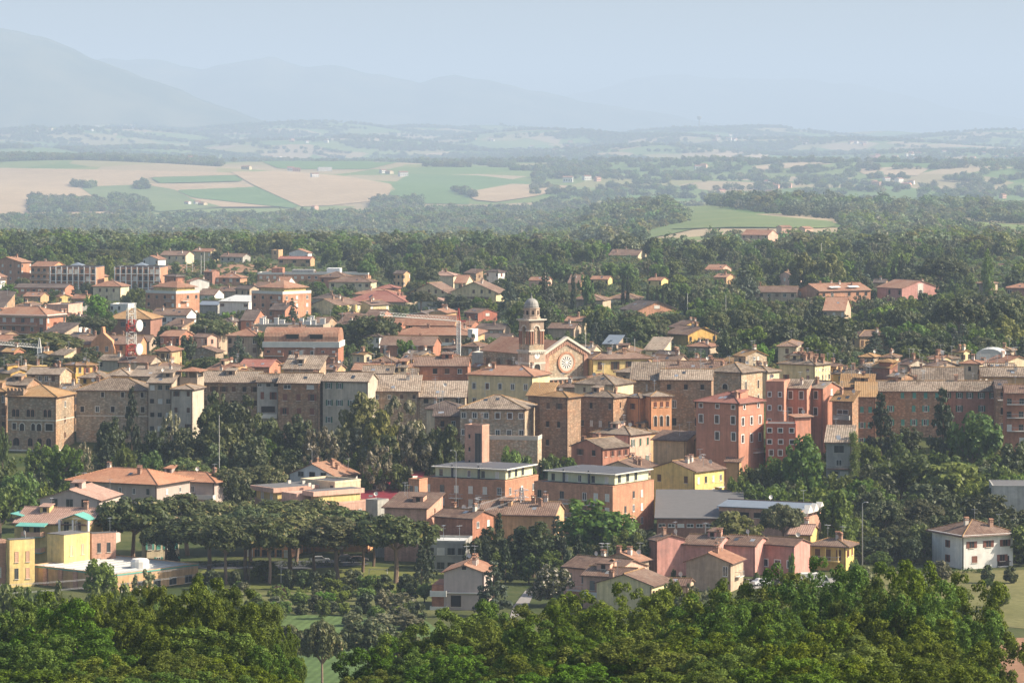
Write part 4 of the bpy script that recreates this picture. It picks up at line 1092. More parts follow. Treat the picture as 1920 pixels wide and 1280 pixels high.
# ------------------------------------------------------------------ church, bell tower and the side palace
def church():
    D, a = 1004, R(55); s = F / D
    xr, xc = 1099, 1021
    Wd = (xr - xc) / s / math.sin(a); Ln = 30.0
    e1 = Vector((math.cos(a), -math.sin(a), 0)); e2 = Vector((math.sin(a), math.cos(a), 0))
    c0 = Vector(((xc - 960) / s, D, 0))
    c = c0 - e1 * (Ln / 2) + e2 * (Wd / 2)
    zg = gz(c.x, c.y) - 1
    H = (YH - 659) / s - zg
    ap = 3.6
    root = empty('church', (c.x, c.y, zg), -a)
    tag(root, 'stone church with gabled front and large white rose window', 'church')
    x, y = Ln / 2, Wd / 2
    b = MB(); b.add([(-x,-y,0),(x,-y,0),(x,y,0),(-x,y,0),(-x,-y,H-1),(x,-y,H-1),(x,y,H-1),(-x,y,H-1),(x,0,H+ap-1.2),(-x,0,H+ap-1.2)], [(0,1,5,4),(2,3,7,6),(3,0,4,9,7)])
    b.build('nave_wall', W['stone_grey'], root)
    # buttresses on the long side
    for k in range(5):
        q = MB(); xx = -x + Ln * (k + .5) / 5.6
        q.box(xx - .5, xx + .5, -y - 1.3, -y - .002, 0, H - 3); q.build('buttress', W['stone_brown'], root)
    fs, g, r = roof_faces('gx', Ln, Wd, H - 1, ap / y * .97, .6)
    q = MB(); q.slab([[(p[0] - .6, p[1], p[2] + .2) for p in f] for f in fs], .2); q.build('roof', RF['terracotta'], root)
    # facade: thin slab standing proud of the nave
    f = MB(); P = [(-y-.3, 0), (y+.3, 0), (y+.3, H), (0, H + ap), (-y-.3, H)]
    f.add([(x + .5, p[0], p[1]) for p in P] + [(x - .1, p[0], p[1]) for p in P], [(0,1,2,3,4), (9,8,7,6,5)] + [(i, (i+1) % 5, 5 + (i+1) % 5, 5 + i) for i in range(5)])
    fo = f.build('facade', W['stone_pale'], root)
    for sy in (-1, 1):
        q = MB(); y0, y1 = (sy * (y + .35), sy * (y - 1.1)); q.box(x + .5, x + .75, min(y0, y1), max(y0, y1), 0, H - .2)
        q.build('pilaster', W['brick_pink'], fo)
        # raking cornice
        q = MB(); q.add([(x + xx, sy * (y + .9) * t, H + ap + .45 - (ap + .75) * t + dz) for xx in (-.2, 1.15) for t in (0, 1) for dz in (-.75, 0)], [(0,1,3,2),(4,5,7,6),(1,3,7,5),(0,2,6,4),(2,3,7,6),(0,1,5,4)])
        q.build('raking_cornice', M['trim'], fo)
        for k in range(12):
            t = (k + .6) / 12.5
            q = MB(); yy = sy * (y + .2) * t; zz = H + ap - (ap + .1) * t - .95
            q.box(x + .52, x + .85, yy - .17, yy + .17, zz - .85, zz + .1); q.build('corbel', W['brick_pink'], fo)
    # rose window
    zc = (YH - 681) / s - zg; Rr = 16.5 / s
    rose = empty('rose_window', (x + .5, 0, zc), R(90), root)
    def disc(name, r0, r1, y0, mat, n=36):
        q = MB(); pts = []
        for rr, yy in ((r0, y0), (r1, y0), (r1, .02), (r0, .02)):
            pts += [(rr * math.cos(2*math.pi*k/n), yy, rr * math.sin(2*math.pi*k/n)) for k in range(n)]
        q.add(pts, [(i*n + k, i*n + (k+1) % n, ((i+1) % 4)*n + (k+1) % n, ((i+1) % 4)*n + k) for i in range(4) for k in range(n)])
        q.build(name, mat, rose)
    disc('glass', .01, Rr * .78, -.04, M['dark'])
    disc('outer_ring', Rr * .98, Rr * 1.22, -.30, W['brick_orange'])
    disc('inner_ring', Rr * .66, Rr * .99, -.22, M['trim'])
    disc('hub', .01, Rr * .17, -.22, M['white'])
    for k in range(12):
        an = 2 * math.pi * k / 12
        q = MB(); u = (math.cos(an), math.sin(an)); v = (-math.sin(an), math.cos(an))
        def pt(r, w, yy): return (u[0]*r + v[0]*w, yy, u[1]*r + v[1]*w)
        r0, r1 = Rr * .14, Rr * .70
        q.add([pt(r0, -.05, -.18), pt(r0, .05, -.18), pt(r1, .22, -.18), pt(r1, -.22, -.18), pt(r0, -.05, .0), pt(r0, .05, .0), pt(r1, .22, .0), pt(r1, -.22, .0)], [(0,1,2,3),(0,4,5,1),(1,5,6,2),(2,6,7,3),(3,7,4,0)])
        q.build('spoke', M['white'], rose)
    q = MB(); q.box(x + .5, x + 1.1, -y + .4, y - .4, (YH - 709) / s - zg - .5, (YH - 709) / s - zg + .1); q.build('portal_cornice', M['trim'], fo)
    for k in range(9):
        q = MB(); yy = -y + .9 + k * (Wd - 1.8) / 8; q.box(x + .52, x + .9, yy - .2, yy + .2, (YH - 709) / s - zg - 2.2, (YH - 709) / s - zg - .5); q.build('small_column', W['brick_orange'], fo)
    FOOT.append(('church', D, 918, 1099, 636, 720, c.x, c.y, 17))
    # ---- bell tower
    D = 996; s = F / D; wd = 4.9
    c0 = Vector(((992.5 - 960) / s, D, 0)); c = c0 - e1 * (wd / 2) + e2 * (wd / 2)
    zg = gz(c.x, c.y) - 1
    Z = lambda py: (YH - py) / s - zg
    t = empty('bell_tower', (c.x, c.y, zg), -a)
    tag(t, 'brick and stone bell tower with open arches and grey dome', 'tower')
    h = wd / 2
    q = MB(); q.box(-h - .25, h + .25, -h - .25, h + .25, 0, Z(660)); q.build('lower_shaft', W['tower'], t)
    q = MB(); q.box(-h - .35, h + .35, -h - .35, h + .35, Z(683), Z(679.5)); q.build('string_course', M['trim'], t)
    q = MB(); q.box(-h - .5, h + .5, -h - .5, h + .5, Z(660), Z(657)); q.build('corbel_band', M['trim'], t)
    for k in range(8):
        for fx, fy in (((-h + (k + .5) * wd / 8), -h - .4), (h + .4, (-h + (k + .5) * wd / 8))):
            q = MB(); q.box(fx - .14, fx + .14, fy - .14, fy + .14, Z(660) - .5, Z(660)); q.build('corbel', M['trim'], t)
    q = MB(); q.box(-h, h, -h, h, Z(657), Z(646)); q.build('belfry_plinth', W['stone_pale'], t)
    # belfry: four walls pierced by arches
    z0, z1 = Z(646), Z(603); ow = 1.75; oh = (z1 - z0) * .80; n = 10
    for k in range(4):
        q = MB(); th = .7
        q.box(-h + .001 * k, -ow/2, -h, -h + th, z0, z1); q.box(ow/2, h - .001 * k, -h, -h + th, z0, z1)
        ar = [(ow/2 * math.cos(math.pi * i / n), z0 + oh - ow/2 + ow/2 * math.sin(math.pi * i / n)) for i in range(n + 1)]
        for (ax, az), (bx, bz) in zip(ar, ar[1:]):
            q.add([(ax, -h, az), (bx, -h, bz), (bx, -h, z1), (ax, -h, z1), (ax, -h + th, az), (bx, -h + th, bz), (bx, -h + th, z1), (ax, -h + th, z1)], [(0,1,2,3),(4,5,6,7),(0,1,5,4)])
        w_ = q.build('belfry_wall', W['tower'], t, None, R(90) * k)
        P = arch_pts(ow, oh, 10); m = len(P); Q = [(px * 1.35, pz * 1.06 if pz > 0 else pz) for px, pz in P]
        q = MB(); q.add([(px, -h - .12, z0 + pz) for px, pz in P] + [(px, -h - .12, z0 + pz) for px, pz in Q] + [(px, -h, z0 + pz) for px, pz in Q],
              [(i, m + i, m + i + 1, i + 1) for i in range(2, m - 1)] + [(m + i, 2*m + i, 2*m + i + 1, m + i + 1) for i in range(2, m - 1)])
        q.build('arch_moulding', M['trim'], w_)
        for sx in (-1, 1):
            for dx in (1.25, 2.05):
                q = MB(); q.tube([(sx * dx, -h - .1, z0), (sx * dx, -h - .1, z0 + oh * .72)], .19, 8); q.build('brick_column', W['brick'], w_)
            q = MB(); q.box(min(sx * 1.0, sx * 2.5), max(sx * 1.0, sx * 2.5), -h - .3, -h - .001, z0 + oh * .72, z0 + oh * .78); q.build('capital', M['trim'], w_)
    q = MB(); q.lathe([(.05, z0 + 3.6), (.35, z0 + 3.5), (.42, z0 + 2.9), (.62, z0 + 2.3), (.66, z0 + 2.2), (.1, z0 + 2.2)], 12); q.build('bell', M['gutter'], t)
    q = MB(); q.tube([(-h + .4, 0, z0 + 3.6), (h - .4, 0, z0 + 3.6)], .1, 6); q.build('bell_beam', M['brown'], t)
    q = MB(); q.box(-h - .2, h + .2, -h - .2, h + .2, z1, Z(601)); q.box(-h - .6, h + .6, -h - .6, h + .6, Z(601), Z(599)); q.build('cornice', M['trim'], t)
    q = MB(); q.lathe([(2.5, Z(599)), (2.5, Z(595)), (2.25, Z(594.5)), (2.25, Z(580)), (2.4, Z(579.5)), (2.4, Z(578))], 8); q.build('drum', W['tower'], t)
    for k in range(8):
        an = math.pi / 8 + k * math.pi / 4
        put_window(t, 2.1 * math.cos(an), 2.1 * math.sin(an), Z(591), an + R(90), .7, 1.2, 'dk')
    q = MB(); q.lathe([(2.05, Z(578)), (2.1, Z(574.5)), (2.0, Z(574)), (1.95, Z(572))] + [(1.95 * math.cos(i * math.pi / 16), Z(572) + 1.75 * math.sin(i * math.pi / 16)) for i in range(1, 8)] + [(.25, Z(572) + 1.8), (.22, Z(572) + 2.3), (.05, Z(572) + 2.4)], 16)
    me = q.build('dome', M['lead'], t)
    q = MB(); q.tube([(0, 0, Z(572) + 2.2), (0, 0, Z(572) + 3.3)], .05, 5); q.tube([(-.3, 0, Z(572) + 2.95), (.3, 0, Z(572) + 2.95)], .05, 5); q.build('cross', M['metal'], t)
    q = MB(); q.add([(h + .27, .9 * math.cos(2*math.pi*k/16), Z(667) + .9 * math.sin(2*math.pi*k/16)) for k in range(16)], [tuple(range(16))])
    q.build('clock_face', M['white'], t)
    q = MB(); q.box(h + .28, h + .32, -.05, .05, Z(667), Z(667) + .7); q.box(h + .28, h + .32, -.05, .45, Z(667) - .05, Z(667) + .05); q.build('clock_hands', M['dark'], t)
    put_window(t, h + .26, 0, Z(700), R(90), 2.0, 2.6, 'ar')
    FOOT.append(('bell tower', D, 972, 1022, 560, 700, c.x, c.y, 5))
church()
def side(d): band(d, d['H'] - 5.3, d['H'] - 5.15, 'trim')
B('yellow palace with dark shutters adjoining the church front', 1008, 1098, 1112, 1224, 673, 74, 'yellow', 'hip', 'brown', 20, None, [(4,2,'bs',.8,5.6,1.2,2.2,.12)], yb=712, name='palazzo', cat='palace', chim=3, extra=side)

# ------------------------------------------------------------------ newer town behind
def apt(d, rows=4):
    balc = d['H'] / rows
def apartment(label, D, xl, xc, xr, yband, a, yroof):
    """four-storey brick block with a white parapet band and a set-back hipped attic"""
    def ex(d):
        block(d, 'attic_wall', 'yellow', .16, .92, .14, .9, d['H'], d['H'] + 2.6)
        canopy(d, 'attic_roof', 'terracotta', 'hip', .14, .94, .12, .92, d['H'] + 2.6, 20, .7)
        for k in range(3):
            balcony(d, 'f', .78, d['H'] - 3.0 - 3.1 * k, 3.0); balcony(d, 'r', .35, d['H'] - 3.0 - 3.1 * k, 3.4)
    return B(label, D, xl, xc, xr, yband + 5, a, 'brick_orange', 'flat', 'greyroof', fw=(4,4,'gr',.8,3.1,1.2,1.3,.1), rw=(3,4,'wc',.8,3.1,1.2,1.4,.14), yb=590, name='apartment_block', cat='apartment block', chim=2, ant=2, extra=ex, parapet=1.1, trimband='offwhite')
apartment('four-storey brick flats with white parapet beside the white villa', 1450, 268, 330, 370, 546, 40, 528)
apartment('four-storey brick flats with yellow attic behind the curved brick block', 1440, 468, 530, 580, 547, 40, 526)
def longband(d): [balcony(d, 'f', t, d['H'] - 3.2 - 3.1 * k, 3.4) for t in (.2, .45, .7) for k in range(3)]
B('orange brick flats with shallow gable at the photo edge', 1750, -20, 40, 55, 492, 30, 'brick_orange', 'gy', 'terracotta', 14, (4,4,'wc',1,3.1,1.0,1.3), (2,4,'wc',1,3.1,1.0,1.3), yb=533, name='apartment_block', cat='apartment block', chim=1)
B('orange flats with long balconies next to the gabled flats', 1740, 56, 98, 108, 500, 20, 'orange', 'gx', 'terracotta', 16, (4,3,'gr',1,3.1,1.4,1.4), depth=14, yb=533, name='apartment_block', cat='apartment block', chim=1, extra=longband)
def fins(d):
    b = []
    n = 9
    for k in range(n):
        t = k / (n - 1)
        q = MB(); xx = -d['L']/2 + d['L'] * t; q.box(xx - .22, xx + .22, -d['W']/2 - 1.5, -d['W']/2 - 1.1, 0, d['H'] + .4); q.build('fin', M['white'], d['root'])
    for k in range(3):
        q = MB(); q.box(-d['L']/2, d['L']/2, -d['W']/2 - 1.1, -d['W']/2 - .002, d['H'] - 3.0 - 3.3 * k, d['H'] - 2.8 - 3.3 * k); q.build('gallery', M['offwhite'], d['root'])
    canopy(d, 'roof_lantern', 'zinc', 'hip', .38, .62, .3, .7, d['H'] + .8, 24, .2)
for lab, xl, xr_, yy in (('modern block with tall white fins next to the orange flats', 94, 180, 500), ('modern block with tall white fins above the white hipped villa', 215, 300, 500)):
    B(lab, 1690, xl, xr_, xr_ + 2, yy + 2, 6, 'brick_orange', 'flat', 'dark', fw=(8,3,'gr',.7,3.3,1.5,2.0,.06), depth=18, yb=541, name='apartment_block', cat='apartment block', chim=0, extra=fins, trimband='darkroof')
B('long low brown roofed workshop below the finned blocks', 1640, 25, 122, 128, 540, 8, 'brick', 'gx', 'dark', 10, (9,1,'wf',.6,3,1.4,1.0,.05), depth=16, yb=550, chim=0)
B('low cottage with terracotta roof behind the edge trees', 1560, 43, 76, 82, 556, 16, 'tan', 'gx', 'terracotta', 18, (2,1,'dk',.6,3), depth=9, yb=570, chim=1)
B('small yellow gabled cottage left of the white hipped villa', 1560, 104, 112, 130, 556, 55, 'yellow', 'gx', 'terracotta', 18, None, (2,1,'dk',.6,3), yb=570, chim=1)
B('white hipped villa with a row of dark windows', 1610, 173, 226, 236, 537, 14, 'cream', 'hip', 'terracotta', 20, [(3,2,'bc',1.0,3.2,.9,1.5,.25)], depth=11, yb=562, chim=1)
B('low grey gable shed below the white hipped villa', 1500, 132, 150, 172, 572, 45, 'concrete', 'gx', 'greyroof', 18, None, None, yb=585, chim=0)
B('terracotta roof cottage beside the white villa', 1530, 134, 162, 168, 560, 14, 'tan', 'gx', 'terracotta', 18, None, depth=9, yb=570, chim=1)
B('flat pale garage building near the white villa', 1480, 206, 240, 246, 572, 14, 'white', 'flat', 'whiteroof', depth=10, fw=(3,1,'gr',.5,3), yb=585, chim=0)
B('white gabled farmhouse far behind the floodlight poles', 2000, 266, 296, 309, 486, 34, 'white', 'gy', 'terracotta', 17, (2,1,'dk',.8,3), None, yb=496, chim=1)
B('cream house with wide brown roof far beyond the apartments', 2030, 299, 348, 359, 479, 18, 'cream', 'gx', 'brown', 19, (4,1,'dk',.6,3), depth=12, yb=488, chim=2)
B('bright yellow house with red roof standing far and high', 2060, 359, 395, 411, 472, 32, 'yellow_pale', 'gx', 'terracotta', 18, (3,2,'gr',.8,3,1.0,1.6), (2,2,'dk',.8,3), yb=492, chim=1)
B('grey farmhouse with brown roof beside the bright yellow house', 2050, 412, 455, 467, 482, 22, 'concrete', 'gx', 'brown', 18, (4,1,'dk',.6,3), depth=10, yb=495, chim=1)
B('grey and white house with red porch roof at the wood edge', 2030, 541, 577, 584, 474, 26, 'white', 'gy', 'terracotta', 17, (2,1,'dk',1.6,3), None, yb=490, chim=0)
B('red roofed annexe in front of the grey and white house', 2000, 521, 582, 592, 486, 12, 'tan', 'gx', 'red', 14, (3,1,'dk',.6,3,2), depth=9, yb=493, chim=0)
B('little tan block at the wood edge', 2100, 509, 522, 525, 470, 15, 'tan', 'flat', 'terracotta', depth=8, fw=(1,1,'dk',.6,3), yb=480, chim=0)
B('white gabled house above the brick flats', 1700, 348, 356, 391, 528, 62, 'white', 'gx', 'terracotta', 16, None, (1,1,'dk',.5,3), yb=540, chim=1)
B('dark red brick house beyond the white gable', 1760, 382, 398, 410, 510, 30, 'brick_dark', 'gx', 'terracotta', 16, (1,2,'dk',.6,3), None, yb=530, chim=0)
B('orange roofed bungalow with pale walls beyond the flats', 1760, 402, 450, 462, 521, 14, 'brick_orange', 'hip', 'terracotta', 18, (4,1,'gr',.4,3,1.4), depth=11, yb=530, chim=2)
B('cream house with green shutters right of the brick flats', 1620, 371, 402, 410, 553, 16, 'white', 'gx', 'brown', 20, (3,1,'tc',.6,3,1.0,1.5), depth=12, yb=566, chim=1)
B('large tan barn-like house with arched loggia', 1580, 440, 468, 484, 542, 34, 'beige', 'gx', 'dark', 20, (3,2,'dk',.8,3,.9,1.5), (1,1,'ar',1.2,3,2.6,3), yb=562, chim=1)
B('white flat-roofed workshop with skylights', 1480, 410, 466, 478, 566, 20, 'white', 'sb', 'whiteroof', 6, (2,1,'gr',.8,3,1.8,1.2), depth=16, yb=590, chim=0)
B('grey low shed beside the white workshop', 1500, 372, 408, 416, 572, 15, 'concrete', 'gx', 'zinc', 14, None, depth=10, yb=585, chim=0)
B('brown roof house between barn and flats', 1640, 408, 442, 450, 546, 15, 'beige', 'gx', 'brown', 18, None, depth=10, yb=556, chim=1)
def rings(d):
    for k in range(3):
        balcony(d, 'f', .45, d['H'] - 3.4 - 3.1 * k, d['L'] * .8, 1.3, 'offwhite', 'brick', True); balcony(d, 'r', .5, d['H'] - 3.4 - 3.1 * k, 3.5, 1.2, 'offwhite', 'brick', True)
    band(d, d['H'] - .7, d['H'] + .25, 'offwhite', .5, 'white_fascia')
B('rounded orange brick flats with white fascia and balconies at the edge', 1290, -25, 87, 115, 592, 22, 'brick', 'hip', 'terracotta', 20, (6,3,'wc',1.0,3.1,1.3,2.0), (2,3,'wf',1,3.1,1.2,1.6), yb=640, name='apartment_block', cat='apartment block', chim=4, extra=rings, over=.9)
B('low pink flat-roofed hall behind the rounded flats', 1400, 85, 128, 136, 573, 16, 'pink_pale', 'flat', 'greyroof', depth=14, fw=None, yb=584, chim=0)
B('brown hipped house behind the red and white mast', 1330, 197, 282, 288, 598, 10, 'brick_dark', 'hip', 'rust', 22, [(4,1,'wc',1.2,3,1.6,1.6,.15)], depth=16, yb=625, chim=0)
B('white house with dark balcony right of the mast', 1360, 283, 350, 358, 591, 12, 'white', 'gx', 'brown', 18, (4,2,'gr',1.0,3.1,1.4,1.6), depth=12, yb=612, chim=1, extra=lambda d: balcony(d, 'f', .7, d['H'] - 3.4, 6, 1.3, 'brown', 'brown', True))
def mansard(d):
    q = MB(); y = d['W']/2 + .4
    P = [(-4.3, 0), (4.3, 0), (4.3, 4.2), (3.4, 7.0), (.5, 9.6), (.3, 11.6), (-.3, 11.6), (-.5, 9.6), (-3.4, 7.0), (-4.3, 4.2)]
    cx = -d['L']/2 + d['L'] * .42
    z0 = d['H'] - 6
    q.add([(cx + px, -y - 1.2, z0 + pz) for px, pz in P] + [(cx + px, -y + 2.2, z0 + pz) for px, pz in P], [tuple(range(10)), tuple(range(19, 9, -1))] + [(i, (i + 1) % 10, 10 + (i + 1) % 10, 10 + i) for i in range(10)])
    o = q.build('stepped_gable_front', W['orange'], d['root'])
    for sx in (-1, 1): put_window(d['root'], cx + sx * 1.6, -y - 1.21, z0 + 3.6, 0, 1.0, 1.7, 'wf')
B('bright orange house with a bell-shaped gable front', 1200, 142, 262, 270, 645, 6, 'orange', 'gx', 'brown', 22, (5,1,'bc',.6,3), depth=11, yb=668, chim=2, extra=mansard)
B('long brown roof house behind the bell-shaped gable', 1230, 215, 280, 288, 640, 8, 'beige', 'gx', 'brown', 18, None, depth=10, yb=660, chim=1)
B('grey house with pale roof in front of the orange gable house', 1120, 184, 228, 240, 676, 18, 'grey', 'gx', 'old', 18, (2,1,'dk',.5,3), depth=9, yb=690, chim=1, ant=1)
B('terracotta roof house at the foot of the mast', 1100, 226, 270, 284, 674, 22, 'beige', 'gx', 'terracotta', 18, None, None, yb=685, chim=1, ant=1)
B('weathered grey stone house half hidden by conifers', 1180, 352, 404, 416, 660, 18, 'stone_grey', 'gy', 'brown', 17, (3,1,'dk',1.4,3), None, yb=675, chim=0, ant=1)
B('tan hip roofed house left of the curved brick block', 1210, 425, 482, 496, 630, 16, 'beige', 'hip', 'terracotta', 20, (3,2,'dk',.8,3.1,1.2,1.8), depth=12, yb=665, chim=2, ant=1)
B('terracotta cottage roof at the photo edge by the crane', 1190, -20, 24, 30, 640, 10, 'brick', 'gx', 'terracotta', 18, None, depth=10, yb=655, chim=1)
B('long flat brick block with white roof edge far behind', 1800, 482, 690, 697, 515, 4, 'brick_orange', 'flat', 'greyroof', depth=14, fw=(16,3,'wc',.8,3.1,1.3,1.3,.03), yb=530, name='apartment_block', cat='apartment block', chim=2, parapet=.9, trimband='offwhite', extra=lambda d: (block(d, 'penthouse', 'white', .62, .74, .2, .8, d['H'], d['H'] + 3), block(d, 'stair_house', 'brick', .12, .22, .2, .8, d['H'], d['H'] + 3.2), block(d, 'stair_house', 'concrete', .3, .5, .3, .8, d['H'], d['H'] + 2.2)))
B('brown brick house with hipped roof before the long flat block', 1720, 600, 648, 656, 520, 14, 'brick', 'hip', 'brown', 20, (2,2,'dk',.8,3), depth=12, yb=535, chim=0)
B('wide hipped house with white lower walls before the long block', 1690, 616, 695, 704, 529, 10, 'cream', 'hip', 'brown', 18, (6,1,'dk',.8,3,1.5), depth=13, yb=540, chim=1)
def steps(d):
    for k in range(3):
        block(d, 'party_wall', 'yellow', 1.0, 1.12, .02 + .33 * k, .09 + .33 * k, 0, d['H'] - .2)
        put = put_window(d['root'], d['L']/2, -d['W']/2 + d['W'] * (.2 + .33 * k), d['H'] - 2.6, R(90), 1.2, 1.8, 'wc')
B('cream terraced house with stepped sunlit bays', 1490, 584, 630, 674, 572, 42, 'yellow_pale', 'gy', 'brown', 17, None, (3,2,'wc',.6,3,1.2,1.5), yb=588, chim=3, extra=steps)
B('second cream terraced house with solar panels on the roof', 1500, 664, 694, 728, 572, 42, 'yellow_pale', 'gy', 'brown', 17, None, (2,2,'wc',.6,3,1.2,1.5), yb=585, chim=2, extra=lambda d: block(d, 'solar_panel', 'solar', .62, .9, .2, .6, d['H'] + .9, d['H'] + 1.0))
B('broad red hipped roof house behind the cream terraces', 1560, 646, 760, 776, 566, 12, 'beige', 'hip', 'red', 20, (5,1,'wf',.6,3,1.3,1.5), depth=22, yb=580, chim=2)
B('rose roofed low house beside the red hipped roof', 1600, 660, 740, 752, 552, 10, 'beige', 'hip', 'terracotta', 14, None, depth=16, yb=560, chim=1)
B('grey roofed low house near the brick flats', 1560, 585, 634, 644, 560, 12, 'concrete', 'hip', 'dark', 17, None, depth=12, yb=566, chim=1)
def chalet(d):
    balcony(d, 'f', .3, d['H'] - 3.0, 7, 1.4, 'brown', 'brown', True); balcony(d, 'f', .75, d['H'] - 3.0, 6, 1.4, 'brown', 'brown', True)
B('big cream chalet-like flats with sweeping brown gable roof', 1600, 768, 840, 862, 550, 28, 'yellow_pale', 'gy', 'brown', 24, [(5,3,'bc',-1.5,3,1.1,1.6,.14,.2)], None, yb=562, name='apartment_block', cat='apartment block', chim=2, extra=chalet, over=1.2)
B('second cream chalet flats with arched ground floor opening', 1590, 846, 930, 940, 548, 16, 'yellow_pale', 'gy', 'brown', 23, [(5,2,'bc',-1.0,3,1.1,1.6,.14,.2),(2,1,'ar',4.4,3,4,2.4,.25)], None, depth=16, yb=565, name='apartment_block', cat='apartment block', chim=3, extra=chalet, over=1.2)
B('pale roof behind the cream chalets', 1660, 803, 850, 858, 517, 12, 'cream', 'hip', 'rose', 17, None, depth=12, yb=522, chim=2)
B('low pale roofed garage before the chalets', 1520, 783, 828, 838, 564, 15, 'concrete', 'hip', 'rose', 14, None, depth=10, yb=580, chim=0)
B('red plastered gable house right of the crane', 1440, 870, 896, 932, 587, 48, 'red', 'gx', 'brown', 16, (2,1,'dk',.6,3), (1,1,'wc',.2,3,2.0,1.0), yb=600, chim=0)
B('small red roofed house among the trees behind the terraces', 1640, 706, 740, 748, 541, 14, 'brick', 'hip', 'red', 18, None, depth=10, yb=548, chim=0)
B('long dark roofed sheds right of the crane', 1330, 882, 944, 956, 618, 12, 'beige', 'gx', 'dark', 16, (4,1,'wc',.5,3), depth=12, yb=636, chim=1)
B('second dark roofed shed behind the church nave', 1290, 884, 955, 965, 636, 10, 'greybrown', 'gx', 'dark', 14, None, depth=12, yb=645, chim=0)
B('red roofed house behind the bell tower', 1330, 858, 884, 896, 610, 20, 'brick', 'gx', 'terracotta', 16, None, depth=9, yb=620, chim=1)
def manychim(d):
    for k in range(12):
        q = MB(); u = -d['L']/2 + d['L'] * (.04 + .92 * rnd.random()); v = rnd.uniform(-.35, .4) * d['W']; w = rnd.uniform(.5, 1.0); hh = rnd.uniform(1.2, 2.8)
        q.box(u - w, u + w, v - .6, v + .6, d['H'], d['H'] + hh); q.box(u - w - .15, u + w + .15, v - .75, v + .75, d['H'] + hh, d['H'] + hh + .2)
        q.build('vent_stack', M['offwhite'], d['root'])
B('flat roofed block crowded with pale chimney stacks', 1280, 472, 606, 616, 611, 6, 'greybrown', 'flat', 'greyroof', depth=16, fw=None, yb=622, chim=1, ant=3, name='apartment_block', cat='apartment block', extra=manychim, parapet=.4)
def barrel(d):
    L, Wd, H = d['L'], d['W'], d['H']; n = 10; x, y = L/2, Wd/2
    q = MB()
    P = [(-y * math.cos(math.pi * k / n), H + .9 + 4.6 * math.sin(math.pi * k / n) ** .75) for k in range(n + 1)]
    q.add([(-x, p[0], p[1]) for p in P] + [(x, p[0], p[1]) for p in P], [(k, k + 1, n + 2 + k, n + 1 + k) for k in range(n)] + [tuple(range(n + 1)), tuple(range(2*n + 1, n, -1))])
    o = q.build('barrel_roof', RF['terracotta'], d['root'])
    for t in (.3, .62):
        k = MB(); k.box(-x + L * t, -x + L * t + 4, -y + .2, -y + 2.4, H + 2.0, H + 3.4); k.build('dormer_recess', M['dark'], o)
        k = MB(); k.box(-x + L * t - .2, -x + L * t + 4.2, -y + .1, -y + 3.2, H + 3.4, H + 3.6); k.build('dormer_roof', RF['brown'], o)
    band(d, H - .6, H + 1.2, 'offwhite', .45, 'white_fascia')
    for k in range(3):
        balcony(d, 'f', .14, H - 3.2 - 3.1 * k, 6.0, 1.4, 'offwhite', 'brick', True); balcony(d, 'f', .86, H - 3.2 - 3.1 * k, 5.4, 1.4, 'offwhite', 'brick', True)
B('red brick flats with a curved barrel roof and white fascia', 1150, 494, 634, 638, 648, 5, 'brick', 'flat', 'terracotta', depth=13, fw=[(7,3,'wc',1.6,3.1,1.0,1.4,.06)], yb=692, name='apartment_block', cat='apartment block', chim=0, extra=barrel, parapet=.1)
def dorm(d):
    canopy(d, 'upper_roof', 'terracotta', 'gx', .12, .72, .30, .95, d['H'] + 2.6, 20, .3); block(d, 'attic_wall', 'yellow', .14, .70, .34, .9, d['H'] + .6, d['H'] + 2.8)
    for k in range(4): put_window(d['root'], -d['L']/2 + d['L'] * (.2 + .14 * k), -d['W']/2 + d['W'] * .34, d['H'] + 1.6, 0, 1.4, 1.0, 'wf')
    for k in range(2): balcony(d, 'f', .72, d['H'] - 3.4 - 3.1 * k, 8, 1.4, 'offwhite', 'offwhite', True)
B('large terracotta-roofed flats below the crane jib', 1215, 730, 890, 902, 628, 7, 'tan', 'hip', 'terracotta', 15, (8,2,'bc',1.2,3.1,1.2,1.8), depth=26, yb=665, name='apartment_block', cat='apartment block', chim=4, ant=1, extra=dorm, over=1.0)
B('brick house with brown gable roof below the terracotta flats', 1150, 712, 812, 826, 648, 10, 'brick', 'gx', 'brown', 20, (4,2,'wc',1.0,3.1,1.3,1.6), depth=13, yb=668, name='apartment_block', cat='house', chim=1)
B('small white hut beside the crane foot', 1180, 877, 886, 892, 620, 20, 'white', 'flat', 'whiteroof', depth=5, fw=None, yb=626, chim=0, base=640)
B('long low brown roofed houses above the wooded garden', 1520, 1070, 1130, 1150, 563, 14, 'beige', 'hip', 'brown', 18, None, depth=16, yb=572, chim=1)
B('brown roof house at the end of the garden roofs', 1560, 1140, 1196, 1204, 560, 10, 'cream', 'hip', 'brown', 18, (3,1,'wf',.6,3,1.5), depth=14, yb=566, chim=2)
B('red brick gable house with a dark roof among trees', 1470, 1166, 1196, 1269, 581, 62, 'brick_orange', 'gx', 'dark', 20, (2,1,'dk',.6,3,1.4), [(1,1,'wf',-1.6,3,2.6,1.2)], yb=592, chim=0, over=1.0)
B('ochre house with two overlapping gables before the pines', 1270, 1252, 1290, 1346, 627, 52, 'ochre', 'gx', 'brown', 19, None, (2,1,'dk',.8,3), yb=645, chim=4, over=.9, extra=lambda d: None)
B('ochre rear gable with round window behind the overlapping gables', 1300, 1256, 1275, 1330, 614, 58, 'ochre', 'gx', 'brown', 19, None, (1,1,'ar',-1.0,3,1.0,1.2), yb=625, chim=2)
B('brown hipped roof house under the ochre gables', 1200, 1291, 1330, 1343, 650, 20, 'beige', 'hip', 'terracotta', 17, None, depth=10, yb=655, chim=2)
